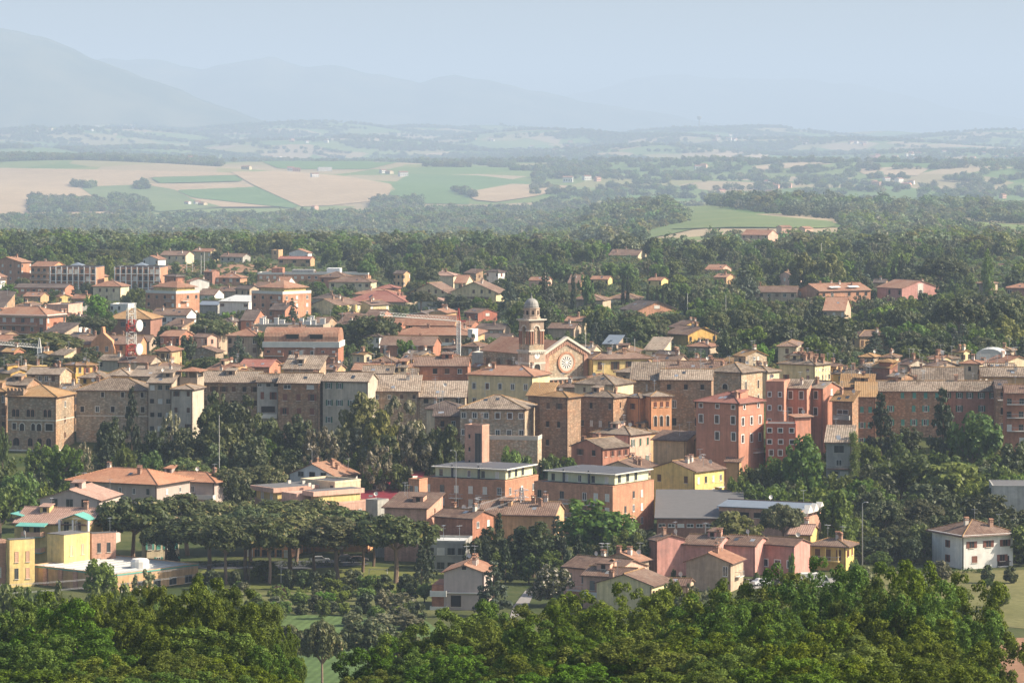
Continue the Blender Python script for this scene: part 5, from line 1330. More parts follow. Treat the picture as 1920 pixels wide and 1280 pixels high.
B('house with a grey metal roof left of the pines', 1230, 1132, 1156, 1163, 645, 16, 'beige', 'sb', 'zinc', 14, None, depth=9, yb=650, chim=0)
B('low terracotta roof in the garden behind the bell tower', 1330, 1060, 1090, 1100, 602, 16, 'cream', 'gx', 'terracotta', 16, None, depth=9, yb=608, chim=1)
B('long brown garden roofs just behind the bell tower', 1270, 1028, 1076, 1090, 616, 16, 'beige', 'gx', 'brown', 16, None, depth=10, yb=622, chim=1)
B('yellow farmhouse with long roof far in the woods', 2120, 1142, 1196, 1214, 479, 18, 'cream', 'gx', 'brown', 18, (5,2,'dk',.6,3), (1,2,'dk',.6,3), yb=493, chim=2)
B('orange roofed cottage row in the far garden trees', 1700, 992, 1026, 1036, 526, 15, 'pink_pale', 'gx', 'terracotta', 16, None, depth=9, yb=532, chim=1)
B('yellow cottage with terracotta roof deep in the trees', 1730, 1108, 1140, 1148, 524, 15, 'yellow', 'gx', 'terracotta', 16, (3,1,'dk',.5,3), depth=9, yb=530, chim=0)
B('yellow and orange bungalow deep in the trees', 1720, 1216, 1240, 1254, 526, 24, 'yellow', 'gx', 'terracotta', 16, (2,1,'dk',.5,3), None, yb=532, chim=1)
B('long roofed pinkish house among far trees', 1900, 1322, 1352, 1374, 506, 24, 'pink_pale', 'gx', 'terracotta', 17, (3,1,'dk',.5,3), None, yb=516, chim=1)
B('lower long terracotta roofs among the far trees', 1720, 1340, 1362, 1380, 520, 30, 'tan', 'gx', 'terracotta', 16, None, None, yb=526, chim=1)
B('long brown-roofed house behind the plane trees', 1560, 1406, 1494, 1508, 548, 9, 'beige', 'gx', 'brown', 18, (6,1,'dk',.6,3,1.3), depth=13, yb=557, chim=2)
def awn(d):
    for t in (.24, .60):
        q = MB(); q.add([(xx, -d['W']/2 + d['W'] * t + dy, zz) for dy in (0, 5.4) for xx, zz in ((d['L']/2 - 2.4, d['H'] + 1.9), (d['L']/2 - .6, d['H'] + 1.5), (d['L']/2 - .6, d['H'] + 1.3), (d['L']/2 - 2.4, d['H'] + 1.7))], [(0,4,5,1),(3,7,6,2),(0,1,2,3),(4,5,6,7),(1,5,6,2)]); q.build('awning', M['white'], d['root'])
B('terracotta long house with two white awnings above the park', 1555, 1502, 1536, 1638, 546, 60, 'brick_orange', 'gy', 'terracotta', 19, (2,2,'dk',.8,3), (6,1,'dk',.8,3,1.4,1.6), yb=557, chim=4, extra=awn)
B('pink house with broad gable and tall white shutter', 1560, 1651, 1691, 1766, 541, 58, 'pink', 'gx', 'terracotta', 17, (3,1,'dk',.8,3,1.4,2.0), [(1,1,'ar',.8,3,2.0,2.4,.2),(1,1,'wc',-2.0,3,3.0,4.6,.52)], yb=556, chim=1)
B('small dark roofed house between long house and pink house', 1700, 1638, 1660, 1668, 530, 14, 'tan', 'gx', 'dark', 16, None, depth=9, yb=534, chim=1)
B('tan villa with brown hipped roof sunk in the park trees', 1215, 1594, 1612, 1671, 630, 66, 'tan', 'hip', 'brown', 20, (1,2,'dk',1.5,3), (3,2,'dk',1.5,3.4,1.0,1.8), yb=668, chim=1)
B('low white building at the photo edge beside the poplar', 2010, 1830, 1880, 1892, 500, 12, 'brick_dark', 'gx', 'brown', 14, None, depth=10, yb=508, chim=1)
B('dark red house with white panels at the edge of the pines', 1650, 1889, 1945, 1945, 540, 8, 'brick_dark', 'hip', 'terracotta', 15, (2,1,'wc',1,3,2.0,1.8), depth=12, yb=552, chim=0)
B('pale farmhouse on the wooded ridge with twin gables', 2500, 1392, 1440, 1462, 441, 24, 'pink_pale', 'gx', 'terracotta', 18, (4,1,'dk',.6,3), None, yb=452, chim=1)
B('tan farmhouse in the wood right of the twin-gabled farm', 2420, 1596, 1618, 1632, 451, 30, 'tan', 'gx', 'terracotta', 18, None, None, yb=458, chim=0)

# ------------------------------------------------------------------ lower town in the valley
def e1(d):
    for k in range(2): pass
B('long mauve house under a wide new terracotta hip roof', 832, 120, 294, 347, 907, 27, 'mauve', 'hip', 'new', 18, [(6,1,'wf',1.2,3,.8,1.4,.1)], (2,1,'wc',1.5,3,.9,1.2,.3), yb=942, chim=3, over=.9, extra=lambda d: balcony(d, 'r', .75, d['H'] - 4.0, 4.0, 1.2, 'offwhite', 'offwhite', True))
B('second mauve house with terracotta hip roof and white balcony', 855, 262, 402, 432, 903, 24, 'mauve', 'hip', 'new', 18, [(5,1,'wf',1.2,3,.9,1.4,.1)], (1,1,'wc',1.3,3,.9,1.6), yb=940, chim=2, over=.9, extra=lambda d: balcony(d, 'f', .86, d['H'] - 4.0, 6.0, 1.3, 'offwhite', 'offwhite', True))
B('beige gabled house with dark square windows and solar roof', 800, 72, 186, 205, 938, 12, 'mauve', 'gy', 'rose', 17, [(3,1,'gr',-.2,3,1.6,1.8,.24)], None, depth=15, yb=955, chim=0, ant=1, extra=lambda d: None)
SOL = FOOT[-1]
def green_flats(label, D, x0, y0, sx=1.0):
    """yellow and brick volumes with turquoise roof edges, one building"""
    s = F / D; a = R(28)
    P = lambda px: (px - x0) / s
    c = Vector(((x0 - 960) / s, D, 0))
    zg = gz(c.x, c.y + 6) - .5
    Z = lambda py: (YH - py) / s - zg
    root = empty('apartment_block', (c.x, c.y, zg), -a)
    tag(root, label, 'apartment block')
    # local x to the right along the front, y away; widths from what one sees
    k = 1 / math.cos(a); k2 = 1 / math.sin(a)
    def vol(name, x, y, w, dp, top, mat):
        q = MB(); q.box(x, x + w, y, y + dp, 0, top); o = q.build(name, W[mat], root)
        q = MB(); q.box(x - .08, x + w + .08, y - .08, y + dp + .08, top, top + .15); q.build('coping', M['greyroof'], o)
        return o
    return root, P, Z, vol, k, k2
B('yellow flats tower with pink roller blinds beside the white-roofed hall', 745, 85, 120, 162, 1003, 38, 'yellow', 'flat', 'greyroof', fw=None, rw=(2,3,'pc',2.2,3.4,.8,2.2,.28), yb=1058, name='apartment_block', cat='apartment block', chim=0, parapet=.15, trimband='greyroof')
B('brick flats tower with paired windows at the end of the yellow flats', 752, 166, 172, 215, 1000, 62, 'brick_pink', 'flat', 'greyroof', fw=None, rw=[(2,3,'gr',2.0,3.2,.8,2.0,.3)], yb=1052, name='apartment_block', cat='apartment block', chim=0, parapet=.15, trimband='greyroof')
B('yellow flats tower at the photo edge with pink roller blinds', 735, 10, 18, 62, 1012, 62, 'yellow', 'flat', 'greyroof', fw=None, rw=(2,3,'pc',2.4,3.4,.8,2.2,.28), yb=1075, name='apartment_block', cat='apartment block', chim=0, parapet=.15, trimband='greyroof')
B('brick corner flats cut by the photo edge', 735, -40, -30, 8, 1015, 60, 'brick_pink', 'flat', 'greyroof', fw=None, rw=(2,3,'gr',2.2,3.2,.8,2.0,.3), yb=1085, name='apartment_block', cat='apartment block', chim=0, parapet=.15)
def greenroof(d):
    # turquoise porch roofs over the top-floor terraces
    for (x0, x1, y0, y1, z, kind) in ((.66, 1.0, -.10, .28, d['H'] + 1.0, 'gy'), (.10, .44, -.20, .05, d['H'] - .5, 'sb'), (-.06, .05, .1, .7, d['H'] + 1.2, 'sr')):
        o = canopy(d, 'porch_roof', 'turq', kind, x0, x1, y0, y1, z, 20 if kind == 'gy' else 10, .35, .14)
    for t in (.62, .80, 1.0): block(d, 'white_post', 'white', t, t + .018, -.12, -.07, 0, d['H'] + 1.0)
    block(d, 'attic_wall', 'yellow_pale', .64, 1.0, -.02, .3, 0, d['H'] + 1.1)
    for t in (.70, .86): put_window(d['root'], -d['L']/2 + d['L'] * t, -d['W']/2 - d['W'] * .021, d['H'] - 1.6, 0, 1.1, 2.1, 'gr')
    for t in (.16, .30): put_window(d['root'], -d['L']/2 + d['L'] * t, -d['W']/2, d['H'] - 2.4, 0, 1.4, 2.0, 'gr')
    for k in range(3): balcony(d, 'f', .28, d['H'] - 2.6 - 3.3 * k, 4.4, 2.6, 'turq', 'rollerpink', True)
    for k in range(2): balcony(d, 'r', .2, d['H'] - 5.2 - 3.3 * k, 2.4, 1.2, 'turq', 'rollerpink', True)
B('main yellow flats with rose tiled roof and turquoise porch roofs', 757, 22, 168, 190, 983, 14, 'yellow', 'gx', 'rose', 21, None, None, depth=13, yb=1060, name='apartment_block', cat='apartment block', chim=1, ant=1, extra=greenroof)
def hall(d):
    L, Wd, H = d['L'], d['W'], d['H']
    q = MB(); n = 8
    P = [(-L/2 + L * .78, 0)]
    b = MB(); b.lathe([(1.9, H), (1.9, H + 1.4), (1.6, H + 1.9), (.2, H + 2.1)], 14, 0, L * .30, 0); b.build('skylight_drum', M['offwhite'], d['root'])
    for k in range(7): block(d, 'roof_rib', 'whiteroof', .1 + .12 * k, .115 + .12 * k, .05, .95, H + .06, H + .2)
    for t in (.16, .34, .52): block(d, 'brick_pier', 'brick_pink', t, t + .045, -.012, 0, 0, H - .1)
    band(d, H - .15, H + .12, 'turq', .1, 'roof_edge')
    for k in range(5): put_window(d['root'], L/2, -Wd/2 + Wd * (.12 + .19 * k), .6, R(90), 2.0, 1.6, 'gr')
B('low ochre hall with white roof and round skylight behind the oaks', 726, 38, 215, 357, 1078, 40, 'tan', 'flat', 'whiteroof', fw=None, rw=None, yb=1098, name='hall', cat='hall', chim=0, parapet=.25, extra=hall)
def pinkmod(d):
    L, Wd, H = d['L'], d['W'], d['H']
    for (x0, x1, y0, y1, z0, z1, m) in ((.0, .42, .12, .9, H, H + 2.3, 'yellow'), (.5, .8, .12, .9, H, H + 2.6, 'pink_pale'), (.84, 1.0, .3, .9, H, H + 2.2, 'yellow')):
        block(d, 'penthouse', m, x0, x1, y0, y1, z0, z1)
    for (x0, x1, y0, y1, z0) in ((-.02, .45, .04, .95, H + 2.3), (.8, 1.02, .2, .95, H + 2.2)):
        block(d, 'roof_slab', 'pink_pale', x0, x1, y0, y1, z0, z0 + 1.1); block(d, 'roof_cover', 'greyroof', x0 + .01, x1 - .01, y0 + .03, y1 - .03, z0 + 1.1, z0 + 1.16)
    for t in (.12, .30): put_window(d['root'], -L/2 + L * t, -Wd/2 + Wd * .12, H + .1, 0, 1.1, 2.0, 'wc')
    for y in (.3, .62): put_window(d['root'], -L/2 + L * .42, -Wd/2 + Wd * y, H + .1, R(90), 1.1, 2.0, 'wc')
    for (u, v) in ((.1, .5), (.25, .6), (.5, .5), (.7, .4)): block(d, 'vent', 'chimw', u, u + .02, v, v + .04, H + 3.4, H + 4.2)
B('pink modern block with yellow penthouse behind the umbrella pines', 838, 456, 560, 684, 950, 52, 'pink_pale', 'flat', 'greyroof', fw=None, rw=[(5,2,'wc',1.5,3.2,.9,1.5,.1)], yb=972, name='apartment_block', cat='apartment block', chim=0, parapet=.5, extra=pinkmod)
B('white house with steep lopsided terracotta roof', 868, 540, 628, 668, 893, 30, 'white', 'gy', 'terracotta', 22, [(3,1,'gr',-.8,3,1.6,1.2,.25)], None, yb=920, chim=4, extra=lambda d: balcony(d, 'f', .6, d['H'] - 2.4, 6, 1.0, 'offwhite', 'offwhite', True))
B('cream wing with dark flat roof before the lopsided white house', 852, 560, 628, 674, 906, 42, 'cream', 'flat', 'darkroof', fw=(3,1,'gr',.5,3), rw=None, yb=925, chim=0, parapet=.5)
def redshed(d):
    for t in (.1, .35, .62, .86):
        q = MB(); tp = math.tan(R(13)); x0 = -d['L']/2 + d['L'] * t; y0 = -d['W']/2 + d['W'] * .55; y1 = -d['W']/2 + d['W'] * .85
        zz = lambda y: d['H'] + (y + d['W']/2) * tp + .3
        q.add([(x0, y0, zz(y0)), (x0 + 1.2, y0, zz(y0)), (x0 + 1.2, y1, zz(y1)), (x0, y1, zz(y1))], [(0,1,2,3)]); q.build('skylight', M['white'], d['root'])
B('shed with maroon metal roof and white skylights', 862, 660, 776, 790, 942, 4, 'concrete', 'sb', 'maroon', 13, None, depth=22, yb=955, name='shed', cat='shed', chim=0, extra=redshed)
B('small grey block before the maroon roofed shed', 842, 685, 708, 728, 938, 40, 'concrete', 'flat', 'greyroof', fw=None, rw=None, yb=968, chim=0, parapet=.15)
def flats(d):
    L, Wd, H = d['L'], d['W'], d['H']
    block(d, 'setback_storey', 'lime', .10, .95, .14, .96, H + .3, H + 2.6)
    block(d, 'roof_slab', 'offwhite', .08, 1.0, .06, .99, H + 2.6, H + 2.82); block(d, 'roof_cover', 'darkroof', .1, .98, .1, .96, H + 2.82, H + 2.9)
    for k in range(5): put_window(d['root'], -L/2 + L * (.17 + .17 * k), -Wd/2 + Wd * .14, H + .45, 0, .9, 1.6, ('gr', 'wc', 'wf')[k % 3])
    for k in range(3): put_window(d['root'], L/2 - L * .05, -Wd/2 + Wd * (.25 + .2 * k), H + .6, R(90), 1.2, 1.8, 'gr')
    for t in (.3, .62): block(d, 'flue', 'darkroof', t, t + .02, .12, .14, H + .2, H + 3.2)
    for k in range(2):
        balcony(d, 'f', .42, H - 4.3 - 3.1 * k, 3.2); balcony(d, 'f', .74, H - 4.3 - 3.1 * k, 3.2)
B('brick flats with pale set-back top floor beside the maroon shed', 850, 790, 947, 1010, 903, 27, 'brick_orange', 'flat', 'greyroof', fw=[(6,3,'wc',1.4,3.1,1.1,1.7,.07,.1)], rw=(3,3,'wc',1.6,3.1,1.0,1.6,.15), yb=962, name='apartment_block', cat='apartment block', chim=0, ant=4, parapet=.3, extra=flats)
B('brick stair tower at the shed end of the flats', 846, 766, 786, 801, 900, 30, 'brick_orange', 'flat', 'greyroof', fw=(2,3,'gr',1.4,3.1,.9,2.2,.26), rw=None, yb=960, name='stair_tower', cat='tower', chim=0, parapet=.3)
B('brick flats with pale curved top floor behind the round tree', 822, 1002, 1149, 1231, 913, 33, 'brick_orange', 'flat', 'greyroof', fw=[(7,3,'wc',1.6,3.1,1.1,1.7,.07,.1)], rw=[(3,4,'wc',1.6,3.1,.9,1.6,.3)], yb=1005, name='apartment_block', cat='apartment block', chim=0, ant=3, parapet=.3, extra=flats)
B('brick link block with dark flat roof between the two flats', 885, 930, 1060, 1105, 882, 30, 'brick_orange', 'flat', 'darkroof', fw=None, rw=None, yb=900, name='apartment_block', cat='apartment block', chim=2, parapet=.4)
def dkroof(d):
    for k in range(9): block(d, 'roof_unit', 'metal', .05 + .1 * k, .08 + .1 * k, .4, .6, d['H'] + .1, d['H'] + rnd.uniform(.5, 1.2))
B('dark flat roofed hall behind the brick flats', 895, 850, 985, 1090, 876, 40, 'lime', 'flat', 'darkroof', fw=None, rw=None, yb=884, name='hall', cat='hall', chim=0, parapet=.2, extra=dkroof)
def terr(d):
    L, Wd, H = d['L'], d['W'], d['H']
    balcony(d, 'f', .3, H - 6.2, L * .55, 2.6, 'yellow_strong', 'yellow_strong', True)
    block(d, 'wing', 'yellow_strong', -.02, .55, -.16, 0, 0, H - 6.3)
    for k in range(2): put_window(d['root'], -L/2 + L * (.12 + .22 * k), -Wd/2 - Wd * .16, H - 9.0, 0, 1.6, 1.5, 'wc')
    for k in range(3): balcony(d, 'r', .8, H - 4.2 - 3.1 * k, 2.4)
B('bright yellow flats with roof terrace beside the grey shed roof', 850, 1222, 1303, 1362, 884, 38, 'yellow_strong', 'gy', 'brown', 17, [(2,1,'dk',1.2,3,1.0,1.6,.2)], [(4,3,'wc',1.4,3.1,.9,1.5,.12)], yb=948, name='apartment_block', cat='apartment block', chim=2, ant=2, extra=terr)
B('cream gabled house with orange lower walls beside the yellow flats', 868, 1104, 1216, 1250, 887, 16, 'cream', 'gy', 'brown', 19, [(2,1,'dk',-1.0,3,1.1,1.3,.3)], None, depth=16, yb=905, chim=3, ant=1, extra=lambda d: (block(d, 'lower_wall', 'orange', 0, 1, -.02, 0, 0, d['H'] - 1.2), band(d, d['H'] - 1.2, d['H'] - .9, 'trim', .35)))
B('salmon house with brown roof below the stone bastions', 890, 1072, 1130, 1181, 840, 42, 'salmon', 'gy', 'old', 19, [(2,2,'bs',.6,5.4,1.1,1.4,.28)], (4,2,'rc',.8,3.6,.8,1.4,.12), yb=880, chim=2)
B('cream house with hipped roof beside the salmon house', 902, 1112, 1181, 1222, 815, 36, 'pink_pale', 'hip', 'old', 18, None, (3,2,'gc',1.2,4.4,.8,1.8,.15), yb=852, chim=0, ant=2)
B('tan house with arched window behind the cream hipped house', 915, 1160, 1218, 1250, 811, 32, 'tan', 'hip', 'old', 18, None, (1,1,'ar',1,3,1.0,2.0), yb=830, chim=1)
B('plain tan house with one blank windowless wall', 892, 1226, 1286, 1307, 826, 26, 'tan', 'sb', 'brown', 14, [(2,1,'rc',6.6,3,.9,1.4,.2)], None, yb=868, chim=0, ant=1)
B('tan house with long brown roof next to the blank walled house', 894, 1304, 1347, 1366, 826, 30, 'tan', 'sb', 'brown', 18, [(2,1,'rc',8.0,3,1.0,1.6,.25)], (1,2,'bc',1.2,4,.8,1.8), yb=882, chim=1)
B('narrow cream house with a small window beside the red house', 898, 1362, 1366, 1381, 828, 60, 'cream', 'sb', 'old', 14, None, (1,1,'wf',.7,3), yb=870, chim=0)
B('low tan shed wall under the red house', 880, 1362, 1386, 1392, 866, 14, 'tan', 'sb', 'brown', 12, None, depth=6, yb=892, name='shed', cat='shed', chim=0)
B('grey shed with a big sloping membrane roof', 818, 1232, 1392, 1400, 972, 3, 'brick_dark', 'sb', 'greyroof', 8, (9,1,'wf',1.2,3,1.5,.8,.06), depth=26, yb=1002, name='shed', cat='shed', chim=0, gutter=False)
def zig(d):
    for k in range(3):
        q = MB(); y0 = -d['W']/2 + d['W'] * (.02 + .30 * k); y1 = y0 + d['W'] * .29; ym = (y0 + y1)/2
        q.add([(d['L']/2 + dx, yy, zz) for dx in (.02, 1.4) for yy, zz in ((y0, d['H'] - .8), (ym, d['H'] + 1.0), (y1, d['H'] - .8))], [(0,1,2), (3,4,5), (0,1,4,3), (1,2,5,4)])
        q.build('zigzag_gable', M['offwhite'], d['root'])
B('factory with blue grey metal roof and zigzag gable end', 812, 1352, 1503, 1548, 956, 24, 'brick_pink', 'gx', 'zinc', 7, (5,1,'gr',1.0,3,3,1.2,.08), None, yb=1000, name='factory', cat='factory', chim=0, extra=zig, gutter=False)
B('brown lean-to house left of the red brick cottage', 778, 720, 800, 828, 953, 14, 'brick_pink', 'sb', 'brown', 8, None, (1,1,'dk',.6,3,.8,1.0), yb=972, chim=0)
B('brick cottage with brown hipped roof behind the big park pine', 772, 813, 886, 925, 972, 34, 'brick', 'gx', 'brown', 17, None, (2,1,'wf',.8,3,.9,1.3,.25), yb=993, chim=2, ant=2)
B('long brown roofed cottage beside the lattice pylon', 792, 896, 1040, 1064, 966, 10, 'tan', 'gx', 'brown', 18, None, depth=13, yb=978, chim=3, ant=3)
B('pale house with turquoise shutters hidden behind pine and cypress', 772, 262, 275, 334, 976, 70, 'cream', 'hip', 'terracotta', 18, None, [(4,3,'ts',1.2,3.3,.9,1.7,.1)], yb=1022, chim=0)
B('orange plastered low building seen between the pine trunks', 785, 460, 545, 560, 1024, 12, 'orange', 'flat', 'greyroof', fw=(6,2,'gr',.8,3,1.2,1.6), depth=10, yb=1052, chim=0)
B('pinkish low building behind the parked cars', 795, 570, 690, 700, 1018, 6, 'orange', 'gx', 'terracotta', 15, (6,1,'dk',1.5,3,1.6,2.0), depth=10, yb=1050, chim=0)
B('grey concrete workshop behind the park at the pine trunks', 785, 700, 800, 812, 1028, 6, 'concrete', 'flat', 'greyroof', fw=(4,1,'wc',.8,3,2.2,2.2), depth=12, yb=1052, chim=0)
B('pale workshop with shop windows below the brick cottage', 760, 800, 872, 880, 1018, 8, 'concrete', 'flat', 'whiteroof', fw=(4,2,'gr',1.0,3,1.6,1.5), depth=10, yb=1050, chim=0)

# pink row, yellow house, white villa, near houses
PINK = 'pink row houses'
B('tall pink end house of the row with a blank wall', 752, 1218, 1232, 1286, 1013, 62, 'pink', 'gx', 'brown', 16, None, None, yb=1085, chim=1, ant=2, group=PINK)
B('pink row house behind the brown gabled cottage', 752, 1282, 1346, 1362, 1022, 24, 'pink', 'gx', 'brown', 17, (2,1,'wf',3.4,3,1.2,1.5,.3), None, depth=9, yb=1085, chim=1, ant=1, group=PINK)
B('middle pink row house with one red-curtained window', 753, 1357, 1416, 1434, 1023, 24, 'pink', 'gx', 'brown', 17, (1,1,'wfs',3.4,3,1.2,1.5,.2), None, depth=9, yb=1088, chim=0, group=PINK)
B('pink row house with ivy and three shuttered windows', 754, 1430, 1489, 1523, 1023, 34, 'pink', 'gx', 'brown', 17, (3,1,'sk',3.2,3,1.3,1.4,.12), (1,1,'dk',6.0,3,.8,1.6,.3), yb=1088, chim=0, group=PINK)
B('brown gabled cottage in front of the pink row', 728, 1288, 1370, 1384, 1056, 20, 'beige', 'gy', 'terracotta', 21, None, None, yb=1100, chim=2, ant=1, depth=9, extra=lambda d: (put_window(d['root'], d['L'] * .38, -d['W']/2, d['H'] - 2.6, 0, 1.0, 2.0, 'wf'), balcony(d, 'r', .5, d['H'] - 3, 3.0)))
B('pink house with brown roof beside the flowering chestnut', 712, 1058, 1158, 1216, 1070, 36, 'pink_pale', 'gx', 'brown', 17, [(4,2,'kc',1.2,3.2,.9,1.8,.12)], None, yb=1125, chim=1, ant=2, extra=lambda d: balcony(d, 'f', .3, d['H'] - 4.4, 5, 1.2))
B('small house with overlapping terracotta roofs behind the pink house', 735, 1132, 1195, 1218, 1052, 32, 'beige', 'gy', 'terracotta', 19, None, None, yb=1062, chim=2, ant=2)
def balus(d):
    n = 16
    for k in range(n):
        block(d, 'baluster', 'terracotta' if False else 'chimw', k / n, k / n + .02, -.02, .0, d['H'] + .1, d['H'] + 1.0)
B('pale gabled house with a brown roof in the oaks', 690, 1120, 1222, 1252, 1098, 24, 'yellow_pale', 'gy', 'brown', 18, None, (2,1,'dk',1,3), yb=1130, chim=1, depth=10)
B('brown roofed side house with balustrade before the pink house', 700, 1094, 1180, 1200, 1082, 22, 'pink_pale', 'gx', 'brown', 16, (3,1,'kc',1.0,3,1.0,1.8,.2), None, depth=8, yb=1120, chim=1, extra=lambda d: balcony(d, 'f', .4, d['H'] - 4.0, 7, 1.3, 'offwhite', 'offwhite', True))
B('low shed with brown roof beside the oaks and the cottage', 716, 1238, 1290, 1300, 1098, 12, 'beige', 'gx', 'brown', 14, None, depth=7, yb=1106, name='shed', cat='shed', chim=0)
def yh(d):
    balcony(d, 'f', .42, d['H'] - 3.2, d['L'] * .86, 1.6, 'yellow_strong', 'metal')
    for t in (.05, .44, .80): block(d, 'porch_post', 'yellow_strong', t, t + .025, -.16, -.12, d['H'] - 3.2, d['H'] - .3)
B('yellow house with deep first-floor balcony and hipped roof', 762, 1522, 1586, 1606, 1023, 22, 'yellow_strong', 'hip', 'brown', 18, [(3,1,'bc',.9,3,1.1,2.2,.2),(2,1,'bc',4.0,3,1.6,2.2,.3)], (2,2,'rc',1.0,3.2,.8,1.4,.25), yb=1070, chim=2, extra=yh, over=.9)
B('small yellow house with rose roof behind the pink row', 772, 1480, 1520, 1528, 1002, 16, 'yellow_strong', 'gx', 'rose', 18, None, depth=9, yb=1020, chim=1)
def villa(d):
    band(d, d['H'] - .35, d['H'] + .02, 'white', .75, 'white_soffit')
    block(d, 'porch_opening', 'dark', 1.0, 1.004, .68, .92, .6, 2.8)
    balcony(d, 'r', .8, .7, 3.0, .8, 'offwhite', 'brown')
B('white villa with brown shutters and brown hipped roof', 765, 1759, 1807, 1906, 1003, 64, 'white', 'hip', 'brown', 20, [(1,2,'rs',1.6,3.1,.9,1.5,.3)], [(3,1,'rs',1.4,3,1.3,1.4,.16),(2,1,'rs',4.5,3,1.3,1.4,.22)], yb=1068, chim=2, extra=villa, over=1.0, name='villa', cat='villa')
def greyh(d):
    for k in range(3): balcony(d, 'f', -.12, d['H'] - 4.4 - 3.0 * k, 3.2, 1.2, 'offwhite', 'offwhite', True)
    block(d, 'brick_wing', 'brick', -.30, -.002, .01, .8, 0, d['H'] - 2.4)
B('grey beige house with orange roof alone beside the park', 700, 832, 908, 914, 1074, 8, 'mauve', 'gy', 'terracotta', 19, None, None, depth=12, yb=1150, chim=3, ant=1, extra=lambda d: (greyh(d), put_window(d['root'], 0, -d['W']/2, d['H'] + .6, 0, .8, .9, 'dk'), put_window(d['root'], -d['L'] * .2, -d['W']/2, 1.0, 0, 2.0, 2.2, 'dk'), band(d, 3.6, 3.8, 'offwhite', .4)))
B('low concrete warehouse wall at the photo edge in the trees', 830, 1862, 1945, 1945, 912, 4, 'concrete', 'flat', 'greyroof', fw=None, depth=14, yb=965, name='warehouse', cat='warehouse', chim=0, parapet=.2)
# more roofs between those that can be named
LAND += [(60, 1300, 'the rounded brick flats'), (245, 1060, 'the red and white mast'), (205, 1210, 'the orange bell gable'), (320, 1450, 'the parapet flats'), (140, 1700, 'the finned blocks'), (385, 2050, 'the far yellow house'), (565, 1150, 'the barrel roofed flats'), (540, 1440, 'the yellow attic flats'), (620, 1490, 'the cream terraces'), (590, 1800, 'the long flat block'), (700, 1560, 'the red hipped roof'), (850, 1600, 'the cream chalets'), (815, 1215, 'the terracotta flats'), (910, 1440, 'the red gable house'), (560, 2030, 'the grey and white house'), (1000, 1000, 'the bell tower'), (1160, 1010, 'the church palace'), (1215, 1470, 'the brick gable house'), (1300, 1270, 'the ochre gables'), (1100, 1520, 'the long garden roofs'), (1180, 2120, 'the far yellow farmhouse'), (1345, 1900, 'the pinkish long house'), (1456, 1650, 'the long brown house'), (1570, 1650, 'the awning house'), (1710, 1640, 'the pink gable house'), (1630, 1215, 'the tan park villa'), (1766, 1620, 'the widest umbrella pine'), (1886, 1180, 'the pale golden tree'), (1512, 1012, 'the chimney palace'), (1852, 1640, 'the solitary poplar'), (1900, 1240, 'the edge pines'), (1440, 1190, 'the left holm oak'), (1025, 1850, 'the orange cottage row'), (1240, 1790, 'the yellow bungalow'),
 (60, 930, 'the arched stone palace'), (210, 942, 'the broad stone house'), (320, 930, 'the grey houses'), (430, 950, 'the long stone house'), (560, 940, 'the rubble house'), (650, 938, 'the grey shuttered house'), (745, 945, 'the ribbed roof house'), (835, 930, 'the little cream house'), (1575, 872, 'the small grey house'), (1652, 905, 'the pointed fir'), (1768, 900, 'the tallest fir'), (1890, 925, 'the balcony house'), (1470, 900, 'the red annexe'), (1830, 765, 'the white villa'), (1660, 800, 'the reddish topped pine'), (1900, 830, 'the warehouse wall'), (870, 772, 'the brick cottage'), (1000, 792, 'the lattice pylon'), (1118, 765, 'the round tree'), (880, 700, 'the grey beige house'), (690, 720, 'the football goal'), (523, 712, 'the purple shrub'), (605, 690, 'the hedge'), (1300, 728, 'the brown gabled cottage'), (1526, 738, 'the box truck'), (1430, 738, 'the white car'), (1560, 762, 'the yellow balcony house')]
print('INFILL', infill(40, (-10, 1930), (985, 1085), (8, 11), ['stone', 'beige', 'cream', 'tan', 'yellow_pale', 'stone_pale', 'brick', 'ochre'], ['old', 'oldpale', 'brown', 'terracotta', 'rust'], 'among the old roofs', 'small houses among the old roofs'),
      infill(48, (-10, 940), (1090, 1720), (6, 9), ['cream', 'beige', 'tan', 'white', 'brick', 'brick', 'stone', 'pink_pale'], ['terracotta', 'brown', 'brown', 'dark', 'terracotta'], 'in the newer town', 'small houses in the newer town', (50, 80)),
      infill(4, (940, 1900), (1250, 1750), (5, 7), ['cream', 'beige', 'tan', 'pink_pale', 'brick'], ['terracotta', 'brown', 'brown'], 'in the garden suburb', 'small houses in the garden suburb', (60, 95)))
for w_ in WARN: print('WARN', w_)

